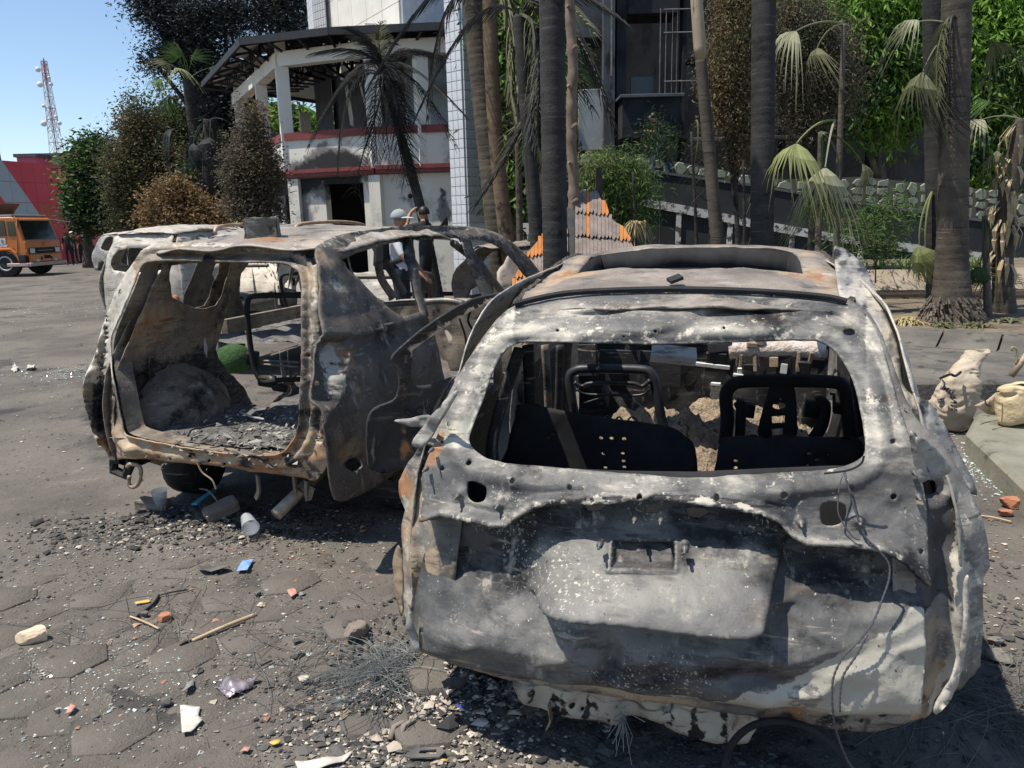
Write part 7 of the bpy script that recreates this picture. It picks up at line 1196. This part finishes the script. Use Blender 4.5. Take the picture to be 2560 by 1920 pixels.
pk = rpt(1497, 460); MB().beam(tuple(pk+np.array((0, 0, -.5))), tuple(pk+np.array((0, 0, .22))), .09).build('charred_post', M_BLACK, roof)
for e in (((1521, 540), (1590, 640)), ((1590, 640), (1604, 700))): MB().tube([rpt(*e[0], .01), rpt((e[0][0]+e[1][0])/2+4, (e[0][1]+e[1][1])/2-3, .02), rpt(*e[1], .01)], .018, 5).build('charred_edge', M_CRUST, roof)
# ================================================================ stone on the roof, sacks, bricks
def rock(name, label, cat, loc, size, m, seed, group=None, rot=0.0, cuts=7, sink=.0):
    rg = np.random.default_rng(seed); import bmesh
    bm = bmesh.new(); bmesh.ops.create_icosphere(bm, subdivisions=3, radius=1)
    pl = [(np.array((0, 0, 1.)), .62), (np.array((0, 0, -1.)), .6)]+[((lambda v: v/np.linalg.norm(v))(rg.normal(size=3)*np.array((1, 1, .5))), rg.uniform(.55, .8)) for _ in range(cuts)]
    for v in bm.verts:
        p = np.array(v.co)
        for n_, d_ in pl: s_ = p@n_-d_; p = p-n_*max(0, s_)
        v.co = Vector(p*(1+.03*rg.normal()*.6)*np.array(size))
    me = bpy.data.meshes.new(name); bm.to_mesh(me); bm.free(); zmin = min(v.co.z for v in me.vertices); o = link(name, me, m); o.location = (loc[0], loc[1], loc[2]-zmin-sink); o.rotation_euler = (0, 0, rot); return tag(o, label, cat, group)
M_BLOCK = mat('rough_grey_concrete', ((.10, .095, .08), (.22, .20, .17), 7), [((.04, .04, .035), 12, .54, .64)], rough=1, bump=((14, 1, .02), (60, .8, .006))); M_CREAMST = mat('cream_limestone', ((.56, .42, .28), (.66, .52, .37), 4), [((.34, .28, .2), 9, .62, .72)], rough=.95, bump=((20, .7, .01),))
M_REDBR = mat('broken_red_brick', ((.32, .125, .07), (.42, .19, .11), 8), [((.35, .30, .26), 7, .56, .66)], rough=.95, bump=((30, .8, .006),)); M_GSTONE = mat('dark_grey_stone', ((.075, .073, .07), (.15, .145, .135), 8), rough=.95, bump=((30, .8, .006),)); M_GBRICK = mat('ashy_brick', ((.19, .155, .13), (.27, .22, .19), 6), [((.36, .16, .09), 5, .60, .7)], rough=.95, bump=((30, .8, .006),))
spw = np.array([sp[0]*FB.c+sp[1]*FB.s+FB.t[0], -sp[0]*FB.s+sp[1]*FB.c+FB.t[1], sp[2]])
me = MB().box((0, 0, .075), (.16, .15, .125)); 
def brick(name, label, loc, dims, m, rz, tilt=(0, 0), group=None, seed=0):
    mb = MB(); n = 4; rg = np.random.default_rng(seed); import bmesh
    bm = bmesh.new(); bmesh.ops.create_cube(bm, size=1); bmesh.ops.bevel(bm, geom=bm.edges[:], offset=.07, segments=2, affect='EDGES'); bmesh.ops.subdivide_edges(bm, edges=bm.edges[:], cuts=2, use_grid_fill=True)
    for v in bm.verts: v.co = Vector((v.co.x*dims[0], v.co.y*dims[1], v.co.z*dims[2]))+Vector(rg.normal(size=3)*min(dims)*.03)
    me = bpy.data.meshes.new(name); bm.to_mesh(me); bm.free(); o = link(name, me, m); o.location = (loc[0], loc[1], loc[2]+dims[2]*.5*.97); o.rotation_euler = (tilt[0], tilt[1], rz); return tag(o, label, 'brick' if 'brick' in name else 'stone', group)
brick('concrete_block', 'rough grey concrete chunk lying on the roof of the brown car', spw-np.array((0, 0, .01)), (.19, .16, .125), M_BLOCK, .25, (0, -.02), seed=3)
def onG(px, py): p = G(px, py); z = float(gz([p[0]], [p[1]])[0]); p = G(px, py, z); return np.array((p[0], p[1], z))
rock('limestone', 'cream limestone lump on the paving at far left', 'stone', onG(88, 1603), (.072, .052, .045), M_CREAMST, 2, rot=.2)
rock('brick_piece', 'small red and white broken brick lying left of the bamboo stick', 'brick', onG(410, 1550), (.038, .028, .025), M_REDBR, 4)
rock('pebble', 'dark pebble at the end of the charred twig', 'stone', onG(362, 1542), (.024, .02, .02), M_GSTONE, 5)
rock('stone', 'blocky brown stone left of the near car bumper', 'stone', onG(890, 1588), (.055, .042, .042), M_GBRICK, 6, rot=.4)
rock('brick_piece', 'bright orange brick lump below the green kerb block', 'brick', onG(2530, 1268), (.085, .05, .045), M_REDBR, 7); rock('brick_piece', 'small orange brick chip just below the larger orange lump', 'brick', onG(2512, 1288), (.045, .028, .026), M_REDBR, 8)
rock('stone', 'pale flat stone in the shadow right of the near car', 'stone', onG(2500, 1650), (.055, .05, .025), M_BLOCK, 9); rock('stone', 'small pale stone just above the flat stone by the near car', 'stone', onG(2490, 1610), (.035, .025, .02), M_BLOCK, 10)
rock('pebble', 'greenish pebble near the middle of the left paving', 'stone', onG(645, 1488), (.02, .018, .015), M_GSTONE, 12); rock('pebble', 'smooth dark pebble left of the wire tangle', 'stone', onG(745, 1642), (.035, .018, .016), M_GSTONE, 13, rot=.5); rock('pebble', 'angular dark pebble left of the white paper scrap', 'stone', onG(418, 1762), (.022, .018, .022), M_GSTONE, 14)
brick('ashy_brick', 'ash grey brick lying at the left of the rubble heap', onG(385, 1272), (.20, .09, .06), M_GBRICK, -.1, (.05, .1), seed=4); brick('ashy_brick', 'tilted brick with a red end in the middle of the rubble heap', onG(555, 1295)+np.array((0, 0, .02)), (.19, .09, .07), M_GBRICK, .7, (.3, -.25), seed=5)
# sacks
M_SACK = mat('woven_beige_sack', ((.40, .33, .245), (.50, .42, .32), 4), [((.55, .22, .16), 3, .66, .76), ((.22, .18, .14), 5, .60, .74)], rough=.95, bump=((160, .4, .003), (6, .5, .03)))
def sack(label, pts, m, Y, flat=.75, seed=0, n=36, dents=.10):
    """pts: photo x, y, half width in photo pixels, from the base to the mouth"""
    C3 = [D(x, y, Y+dy) for x, y, w_, dy in pts]; W = [w_*Y/1900 for _, _, w_, _ in pts]; C3 = sm(C3, 8); W = sm([(a, 0) for a in W], 8)[:, 0]; base = np.array((C3[0][0], Y, 0)); t = thing('sack', label, 'sack', tuple(base)); V = []; rg = np.random.default_rng(seed)
    for c, w_ in zip(C3, W):
        for k in range(n): a = 6.2832*k/n; V.append(c-base+np.array((w_*math.cos(a), w_*flat*math.sin(a), .12*w_*math.cos(a*2+c[2]*9))))
    V = np.array(V); d = wob(V, 5, seed, 3); cc = np.repeat(C3-base, n, 0); V = cc+(V-cc)*(1+dents*2.2*d)[:, None]; rdg = np.abs(wob(V*np.array([1, 1, .55]), 4.5, seed+1, 2)); V = cc+(V-cc)*(1.06-.22*np.exp(-(rdg/.10)**2))[:, None]; V[:, 2] = np.maximum(V[:, 2], .004+0*V[:, 2]); R_n = len(C3)
    Fc = [(i*n+k, i*n+(k+1) % n, (i+1)*n+(k+1) % n, (i+1)*n+k) for i in range(R_n-1) for k in range(n)]+[tuple(range(n))[::-1]]; o = link('cloth', npmesh('cloth', V, Fc), m, t); s = o.modifiers.new('t', 'SOLIDIFY'); s.thickness = .008; u = o.modifiers.new('s', 'SUBSURF'); u.levels = u.render_levels = 1
    return t
Ys = 5.85
sk = sack('standing beige sack with faded print and its torn mouth leaning right', [(2385, 1076, 30, 0), (2382, 1062, 44, 0), (2378, 1030, 54, 0), (2382, 995, 50, 0), (2392, 960, 46, 0), (2406, 932, 40, .02), (2420, 914, 33, .03), (2434, 896, 27, .05), (2446, 876, 24, .06)], M_SACK, Ys, .8, 3)
osk = np.array(sk.location)
MB().tube(sm([D(2350, 946, Ys-.14)-osk, D(2375, 936, Ys-.2)-osk, D(2388, 940, Ys-.19)-osk, D(2402, 930, Ys-.12)-osk], 4), .010, 6).build('tie_string', M_BLACK, sk); MB().tube(sm([D(2356, 950, Ys-.17)-osk, D(2362, 960, Ys-.21)-osk, D(2356, 972, Ys-.21)-osk], 4), .006, 5).build('tie_string', M_BLACK, sk)
M_PRINT = mat('faded_black_print', (.17, .16, .16), rough=.9)
for ch, px, py, rr in (('D', 2352, 974, .25), ('O', 2359, 976, .1), ('R', 2366, 981, -.25), ('M', 2372, 987, -.5), ('A', 2379, 994, -.75), ('N', 2384, 1002, -1.0), ('U', 2387, 1011, -1.2), ('S', 2389, 1020, -1.35), ('E', 2390, 1029, -1.5)):
    p = D(px, py, Ys-.165)-osk; letters(ch, .043, tuple(p), (math.pi/2, rr, -.1), M_PRINT, sk, (1, 0), .05)
lg = MB(); 
for a, c in (((2344, 1000), (2362, 994)), ((2346, 1006), (2354, 1003)), ((2354, 1003), (2350, 1018)), ((2358, 998), (2360, 1012)), ((2360, 1012), (2352, 1020)), ((2352, 996), (2356, 1003))): lg.beam(D(*a, Ys-.178)-osk, D(*c, Ys-.178)-osk, .012, .012)
lg.build('printed_mark', M_PRINT, sk)
sk2 = sack('slumped beige sack with sewn ribs at the right edge on the kerb block', [(2520, 1046, 14, 0), (2540, 1030, 44, 0), (2548, 1000, 50, 0), (2550, 965, 50, 0), (2552, 948, 46, 0), (2553, 945, 20, 0)], mat('ribbed_tan_sack', ((.50, .39, .23), (.60, .48, .30), 4), [((.30, .22, .13), 4, .60, .72, (.4, .4, 9))], rough=.95, bump=((160, .4, .003), (7, .9, .03))), 5.35, .8, 9, dents=.03)
o2 = np.array(sk2.location); V2, Fc = tri2d([(2438, 996), (2470, 982), (2508, 950), (2502, 1022), (2470, 1018)], [], 7); P = np.array([D(x, y, 5.38+.10*math.sin((x-2438)/30)) for x, y in V2])-o2; link('torn_mouth', npmesh('torn_mouth', P, Fc), M_SACK, sk2).modifiers.new('t', 'SOLIDIFY').thickness = .01
MB().tube(sm([D(2500, 960, 5.3)-o2, D(2470, 966, 5.25)-o2, D(2466, 990, 5.22)-o2, D(2480, 998, 5.22)-o2], 5), .005, 5).build('tie_string', M_BLACK, sk2)
zm = min(v.co.z for v in sk2.children[0].data.vertices); sk2.location.z = .155-zm
rp_ = thing('cut_stem', 'cut pale plant stem with curling sprout above the slumped sack', 'plant', tuple(D(2530, 940, 6.6)[:2])+(.16,)); oo = np.array(rp_.location); MB().tube([D(2528, 940, 6.6)-oo, D(2572, 880, 6.6)-oo], .028, 9).build('stem', M_TAN, rp_, True); MB().tube(sm([D(2540, 910, 6.6)-oo, D(2543, 885, 6.6)-oo, D(2540, 872, 6.6)-oo, D(2530, 868, 6.6)-oo, D(2530, 876, 6.6)-oo, D(2538, 874, 6.6)-oo], 4), .009, 6).build('sprout', L_TAN, rp_, True)
# ================================================================ litter on the ground
def stick(name, label, a, b_, r, m, lift=.008, bend=0.0):
    p, q = onG(*a), onG(*b_); mid = (p+q)/2+np.array((bend, bend*.4, .004)); o = MB().tube(sm([p+(0, 0, lift), mid+(0, 0, lift), q+(0, 0, lift)], 6), np.linspace(r*.8, r, 13), 7).build(name, m, None, True); return tag(o, label, 'stick')
M_WOOD = mat('bleached_bamboo', ((.40, .28, .17), (.50, .38, .25), 12), [((.22, .14, .08), 9, .6, .7)], rough=.8)
stick('bamboo_stick', 'long pale bamboo stick lying on the left paving', (482, 1606), (640, 1540), .010, M_WOOD); stick('bamboo_sliver', 'thin straw sliver lying below the charred twig', (326, 1545), (398, 1576), .005, M_WOOD); stick('charred_twig', 'crooked charred twig crossing the left paving', (344, 1544), (398, 1492), .007, M_BLACK, bend=.02); stick('charred_twig', 'thin charred twig stretching right from the crooked one', (396, 1493), (470, 1478), .004, M_BLACK); stick('straw', 'thin pale straw right of the near car under the kerb', (2452, 1292), (2528, 1308), .006, M_WOOD); stick('charred_twig', 'short black splinter at the lower end of the bamboo stick', (450, 1618), (478, 1606), .006, M_BLACK); stick('charred_twig', 'straight dark twig left of the wire tangle', (642, 1678), (680, 1656), .004, M_BLACK)
def scrap(name, label, cat, pts, m, curl=.012, seed=0, res=.012, th=.0025):
    P0 = np.array([onG(*p) for p in pts]); c = P0.mean(0); V2, Fc = tri2d(P0[:, :2]-c[:2], [], res); z = gz(V2[:, 0]+c[0], V2[:, 1]+c[1])-c[2]+.012+curl*(wob(V2, 6, seed, 2)+np.hypot(V2[:, 0], V2[:, 1])*4); o = link(name, npmesh(name, np.column_stack([V2, z]), Fc), m); o.location = tuple(c); s = o.modifiers.new('t', 'SOLIDIFY'); s.thickness = th; return tag(o, label, cat)
M_PAPER = mat('dirty_paper', ((.46, .43, .38), (.56, .53, .48), 9), [((.26, .22, .18), 14, .60, .70)], rough=.95); M_FOIL = mat('charred_pink_foil', ((.20, .17, .19), (.42, .36, .40), 16), [((.06, .06, .06), 12, .56, .66)], rough=.4, metal=.4); M_BLUEW = mat('blue_wrapper', ((.12, .36, .62), (.34, .34, .68), 20), rough=.35); M_TEAL = mat('turquoise_plastic', (.12, .50, .66), rough=.35); M_YLEAF = mat('yellow_fallen_leaf', ((.62, .44, .10), (.55, .36, .10), 20), rough=.7); M_FLAKE = mat('grey_flake', ((.13, .13, .125), (.26, .26, .25), 14), rough=.8); M_PINKF = mat('pink_flake', ((.50, .26, .20), (.40, .2, .16), 10), rough=.9)
scrap('paper_scrap', 'torn white paper scrap on the lower left paving', 'paper', [(451, 1770), (502, 1772), (496, 1795), (508, 1806), (478, 1838), (456, 1842)], M_PAPER, .006, 1); scrap('foil_sheet', 'crumpled pinkish grey foil sheet on the paving', 'foil', [(538, 1722), (560, 1708), (598, 1695), (610, 1703), (650, 1702), (630, 1722), (600, 1738), (570, 1748)], M_FOIL, .028, 2); scrap('paper_strip', 'white paper strip cut by the bottom edge of the photo', 'paper', [(738, 1912), (800, 1902), (884, 1885), (860, 1910), (800, 1930), (750, 1935)], M_PAPER, .006, 3); scrap('ash_flake', 'ragged grey ash flake left of the foil sheet', 'ash flake', [(456, 1742), (470, 1712), (484, 1700), (486, 1722), (474, 1736)], M_FLAKE, .01, 4); scrap('wrapper', 'shiny blue plastic wrapper lying in front of the brown car', 'wrapper', [(592, 1434), (606, 1408), (636, 1404), (620, 1434)], M_BLUEW, .01, 5); scrap('leaf', 'yellow fallen leaf left of the metal plate', 'leaf', [(673, 1864), (686, 1858), (704, 1857), (698, 1866), (684, 1870)], M_YLEAF, .004, 6); scrap('leaf', 'curled yellow green leaf at the right end of the metal plate', 'leaf', [(1102, 1912), (1112, 1892), (1124, 1898), (1120, 1914)], M_YLEAF, .008, 7); scrap('charred_flake', 'large charred flake left of the blue wrapper', 'ash flake', [(492, 1424), (520, 1416), (566, 1420), (578, 1428), (540, 1438), (505, 1437)], M_GSTONE, .014, 8); scrap('plastic_flake', 'pinkish red plastic flake on the paving below the exhaust pipe', 'plastic scrap', [(718, 1482), (738, 1476), (744, 1490), (728, 1500)], M_PINKF, .006, 9); scrap('yellow_strip', 'small yellow plastic strip beside the charred twig', 'plastic scrap', [(338, 1512), (372, 1502), (378, 1507), (340, 1517)], M_YLEAF, .003, 10)
scrap('plastic_bag', 'clear white plastic bag scrap left on the far paving', 'plastic bag', [(64, 926), (76, 918), (90, 920), (84, 927)], M_PAPER, .03, 11); scrap('plastic_bag', 'white plastic cup scrap lying left of the brown car', 'plastic bag', [(28, 928), (38, 918), (48, 924), (40, 930)], M_PAPER, .03, 12); scrap('orange_peel', 'dry orange peel ring on the lower left paving', 'peel', [(165, 1790), (180, 1770), (194, 1775), (180, 1790)], M_PINKF, .01, 13); scrap('peel', 'dry orange peel at the bottom below the yellow leaf', 'peel', [(600, 1884), (612, 1872), (630, 1876), (620, 1888)], M_PINKF, .012, 14); scrap('ash_flake', 'pale curled flake right of the foil sheet', 'ash flake', [(745, 1706), (760, 1697), (778, 1699), (765, 1712), (750, 1714)], M_CREAM, .012, 15)
# metal plate with a slot, bottle cap, cups, tangled wire
P0 = [(1012, 1905), (1040, 1880), (1104, 1873), (1112, 1882), (1098, 1898), (1030, 1908)]; SL = [(1046, 1894), (1052, 1885), (1092, 1881), (1090, 1889)]
c = onG(1060, 1893); pl = np.array([onG(*p)[:2] for p in P0])-c[:2]; sl_ = np.array([onG(*p)[:2] for p in SL])-c[:2]; V2, Fc = tri2d(pl, [sl_], .012); o = link('metal_plate', npmesh('metal_plate', np.column_stack([V2, .02+0*V2[:, 0]]), Fc, False), M_STEELPIPE); o.location = tuple(c); o.modifiers.new('t', 'SOLIDIFY').thickness = .005; tag(o, 'slotted metal plate on the ash at the bottom of the photo', 'metal plate')
bc = onG(1156, 1772); o = MB().lathe([(.016, 0), (.017, .004), (.017, .02), (.013, .021), (.012, .006)], (0, 0, 0), 16).build('bottle_cap', mat('blue_cap_plastic', (.02, .05, .30), rough=.4), None, True); o.location = tuple(bc); tag(o, 'blue bottle cap in the shadow under the near car', 'bottle cap')
M_CLEAR = mat('clear_plastic', (.75, .78, .8), rough=.12, alpha=.42, spec=.8)
for (px, py, rot, lab) in ((405, 1272, (.1, 0, 0), 'clear plastic cup standing behind the ash grey brick'), (618, 1312, (1.75, 0, .5), 'clear plastic cup lying on its side right of the tilted brick')):
    p = onG(px, py); o = MB().lathe([(.030, 0), (.032, .002), (.046, .115), (.049, .118), (.046, .116), (.031, .004)], (0, 0, 0), 20).build('plastic_cup', M_CLEAR, None, True); o.location = tuple(p+np.array((0, 0, .005 if rot[0] < 1 else .045))); o.rotation_euler = rot; tag(o, lab, 'plastic cup', 'clear plastic cups')
p, q = onG(488, 1280), onG(556, 1232); o = MB().beam(p+(0, 0, .05), q+(0, 0, .06), .035, .006).build('plastic_strip', M_TEAL); tag(o, 'turquoise plastic strip on the rubble heap under the brown car', 'plastic strip')
p, q = onG(500, 1240), onG(560, 1290); o = MB().tube(sm([p+(0, 0, .05), (p+q)/2+(0, 0, .09), q+(0, 0, .04)], 5), .007, 6).build('melted_cable', M_FLAKE); tag(o, 'melted grey cable crossing the turquoise strip', 'cable')
def tangle(label, px, py, n, R, seed, m, zmax=.12, name='wire_tangle', L=.35):
    rg = np.random.default_rng(seed); c = onG(px, py); mb = MB()
    for k in range(n):
        a = rg.uniform(0, 6.28); s0 = np.array((rg.normal()*R*.5, rg.normal()*R*.35, rg.uniform(.005, zmax)*math.exp(-rg.uniform(0, 1)))); d = np.array((math.cos(a), math.sin(a), rg.uniform(-.3, .3))); b_ = rg.normal()*.5; l = L*rg.uniform(.4, 1.2)
        pts = [s0+d*l*f+np.array((-d[1], d[0], 0))*b_*l*f*f+np.array((0, 0, -.3*l*f*f)) for f in np.linspace(0, 1, 6)]
        for p in pts: p[2] = max(p[2], .004)
        mb.tube(pts, .0013, 3)
    o = mb.build(name, m, None, kind='stuff'); o.location = tuple(c); return tag(o, label, 'wire')
M_WIREG = mat('grey_tyre_wire', ((.16, .17, .165), (.28, .29, .28), 20), rough=.5, metal=.5)
tangle('tangle of grey steel tyre wire on the ash left of the near car', 1000, 1690, 380, .12, 1, M_WIREG, .10, 'wire_tangle', .24); tangle('thin wisps of tyre wire spread over the paving left of the near car', 860, 1650, 70, .40, 2, M_GSTONE, .012, 'wire_wisps', .28); tangle('fine wires on the ground right of the near car in shadow', 2450, 1760, 150, .25, 3, M_GSTONE, .05, 'wire_wisps'); tangle('few fine wires scattered over the left paving', 430, 1560, 60, .6, 4, M_GSTONE, .01, 'wire_wisps', .3)
p = FA.ony([(1560, 1790)], .0)[0]; wp = np.array([p[0]*FA.c+p[1]*FA.s+FA.t[0], -p[0]*FA.s+p[1]*FA.c+FA.t[1], p[2]]); mb = MB(); rg = np.random.default_rng(9)
for k in range(26): d = np.array((rg.normal()*.035, -.02+rg.normal()*.02, -abs(rg.normal())*.05-.03 if k < 12 else rg.normal()*.03)); mb.tube([(0, 0, 0), d*.6+rg.normal(size=3)*.008, d+np.array((0, 0, -.02))], .0013, 4)
o = mb.build('wire_bundle', M_WIREG, None, kind='stuff'); o.location = tuple(wp); tag(o, 'frayed wire bundle hanging under the near tailgate', 'wire')
for k, (px, py, lab) in enumerate(((975, 1855, 'left curled strip of burnt rubber on the ash'), (1000, 1852, 'right curled strip of burnt rubber on the ash'))):
    p = onG(px, py); o = MB().tube([(0, 0, .01), (.01, .03, .035), (.035, .06, .03), (.05, .07, .008)], .016, 7, flat=.5).build('rubber_strip', M_GBRICK, None, True); o.location = tuple(p); tag(o, lab, 'rubber strip')
# loose rubble, ash flakes and glass crumbs: nobody could count them
def chips(name, zones, size, m, seed, flat=.34):
    rg = np.random.default_rng(seed); P = []; S = []
    for cx, cy, sx, sy, n, k in zones:
        q = np.column_stack([cx+rg.normal(size=n)*sx, cy+rg.normal(size=n)*sy]); P.append(q); S.append(np.full(n, k))
    P = np.concatenate(P); S = np.concatenate(S)*size*.78*rg.lognormal(0, .55, len(P)); z = gz(P[:, 0], P[:, 1]); N = len(P)
    base = np.array([(1, 0, 0), (-.4, .9, 0), (-.5, -.8, 0), (.1, .1, .9), (.5, .7, .5), (-.8, 0, .4)]); T = np.array([(0, 1, 4), (0, 4, 3), (1, 5, 4), (5, 3, 4), (1, 2, 5), (2, 3, 5), (2, 0, 3), (0, 2, 1)])
    V = base[None]*rg.uniform(.5, 1.3, (N, 6, 3))*S[:, None, None]; V[:, :, 2] *= flat; a = rg.uniform(0, 6.28, N); c, s_ = np.cos(a)[:, None], np.sin(a)[:, None]; x = V[:, :, 0]*c-V[:, :, 1]*s_; y = V[:, :, 0]*s_+V[:, :, 1]*c; V[:, :, 0], V[:, :, 1] = x, y
    V += np.column_stack([P, z-.001+.1*S])[:, None]; F_ = (T[None]+(np.arange(N)*6)[:, None, None]).reshape(-1, 3)
    return link(name, npmesh(name, V.reshape(-1, 3), F_, False), m, kind='stuff')
Z = lambda px, py, sx, sy, n, k: (*G(px, py)[:2], sx, sy, n, k)
chips('dark_rubble', [Z(450, 1330, .5, .14, 2600, .9), Z(560, 1300, .35, .12, 1400, 1.2), Z(1120, 1760, .22, .18, 2600, .9), Z(950, 1700, .2, .3, 1500, .8), Z(1500, 1850, .5, .25, 2500, .9), Z(400, 1550, 1.0, .6, 900, .6), Z(250, 1000, 2.5, 2.5, 1500, .9), Z(2480, 1600, .3, .6, 1200, .9)], .011, mat('dark_rubble_chip', ((.028, .027, .026), (.115, .108, .10), 1), rough=.95, isl=True), 1)
chips('pale_rubble', [Z(1150, 1780, .18, .16, 2300, .9), Z(1020, 1830, .2, .1, 900, .9), Z(500, 1330, .5, .15, 420, 1.1), Z(400, 1600, 1.1, .6, 420, .6), Z(250, 1000, 2.5, 2.5, 700, 1.0), Z(2500, 1500, .3, .6, 400, .9)], .009, mat('pale_rubble_chip', ((.22, .17, .12), (.56, .50, .42), 1), rough=.95, isl=True), 2)
chips('fine_grit', [Z(350, 1600, 1.1, .6, 5200, .7), Z(500, 1420, .8, .25, 2500, .8), Z(700, 1700, .5, .35, 2600, .7), Z(250, 1000, 2.0, 1.8, 3500, .9), Z(2480, 1350, .2, .5, 900, .7)], .0045, mat('grit_chip', ((.03, .03, .03), (.34, .31, .27), 1), rough=.95, isl=True), 9)
chips('glass_crumbs', [Z(110, 1690, .35, .16, 800, .5), Z(300, 1760, .7, .3, 600, .45), Z(240, 930, .6, .3, 1400, .8), Z(2450, 1170, .22, .3, 1600, .9), Z(600, 1650, .6, .4, 300, .45), Z(500, 1350, .5, .2, 500, .6), Z(120, 780, 2.0, 2.0, 1500, .9)], .0075, mat('green_glass_crumb', ((.26, .34, .31), (.62, .68, .65), 1), rough=.15, isl=True, spec=.9), 3, .6)
chips('brick_dust_chips', [Z(400, 1600, 1.0, .5, 160, .8), Z(900, 1350, .5, .15, 60, 1.0), Z(2500, 1300, .2, .4, 50, 1.0)], .010, mat('red_chip', ((.26, .12, .075), (.40, .25, .16), 1), rough=.95, isl=True), 4)
# joints between the paving blocks fill with crumbs
jt = []
for (x, y, s_) in pav[::1]:
    for q in range(9): a = random.uniform(0, 6.28); jt.append((x+.150*math.cos(a)*.99*ca-.128*math.sin(a)*sa_, y+.150*math.cos(a)*sa_+.128*math.sin(a)*ca, .004, .004, 2, .55))
chips('joint_crumbs', jt, .009, mat('joint_crumb', ((.06, .06, .058), (.44, .45, .42), 1), rough=.7, isl=True), 5, .6)
# twisted cable and junk on the cargo floor of the brown car
for k, (pts, lab) in enumerate((([(470, 1090), (480, 1075), (510, 1068), (540, 1060)], 'looped charred cable on the cargo floor of the brown car'), ([(600, 1030), (630, 1042), (660, 1048)], 'straight pale wire on the cargo floor of the brown car'))):
    q = FB.onz(sm(pts, 5), .575); q = np.stack([q[:, 0]*FB.c+q[:, 1]*FB.s+FB.t[0], -q[:, 0]*FB.s+q[:, 1]*FB.c+FB.t[1], q[:, 2]], 1); o = MB().tube(q, .006, 5).build('cable', M_BLACK if k == 0 else M_LIGHTALLOY); tag(o, lab, 'cable')
def carchips(name, fr, ctr, sx, sy, n, z, size, m, seed):
    rg = np.random.default_rng(seed); p = np.column_stack([ctr[0]+rg.normal(size=n)*sx, ctr[1]+rg.normal(size=n)*sy]); mb = MB()
    for x, y in p:
        s_ = size*rg.lognormal(0, .4); wx = x*fr.c+y*fr.s+fr.t[0]; wy = -x*fr.s+y*fr.c+fr.t[1]; mb.add([(wx+s_*rg.normal(), wy+s_*rg.normal(), z), (wx+s_*rg.normal(), wy+s_*rg.normal(), z), (wx+s_*rg.normal()*.7, wy+s_*rg.normal()*.7, z+s_*.8), (wx, wy, z+s_*rg.random())], [(0, 1, 2), (0, 1, 3), (1, 2, 3), (0, 2, 3)])
    mb.build(name, m, None, kind='stuff')
carchips('cargo_floor_rubble', FB, (.25, .35), .35, .3, 900, .545, .012, mat('cargo_chip', ((.05, .05, .048), (.40, .38, .33), 1), rough=.9, isl=True), 7)
moss = FB.onx([(400+545-180, 640)], 0) if False else None
gb = FB.ony([(575, 803)], 2.6)[0]; gw = np.array([gb[0]*FB.c+gb[1]*FB.s+FB.t[0], -gb[0]*FB.s+gb[1]*FB.c+FB.t[1], 0]); o = MB().lathe([(.10, .62), (.15, .67), (.16, .76), (.12, .84), (.05, .87)], (0, 0, 0), 16).build('moss_bundle', mat('green_moss_bundle', ((.03, .075, .02), (.06, .12, .04), 30), rough=1, bump=((80, 1, .02),)), None, True); o.location = (gw[0], gw[1], -.22); tag(o, 'round green artificial turf bundle seen through the left door of the brown car', 'turf bundle')
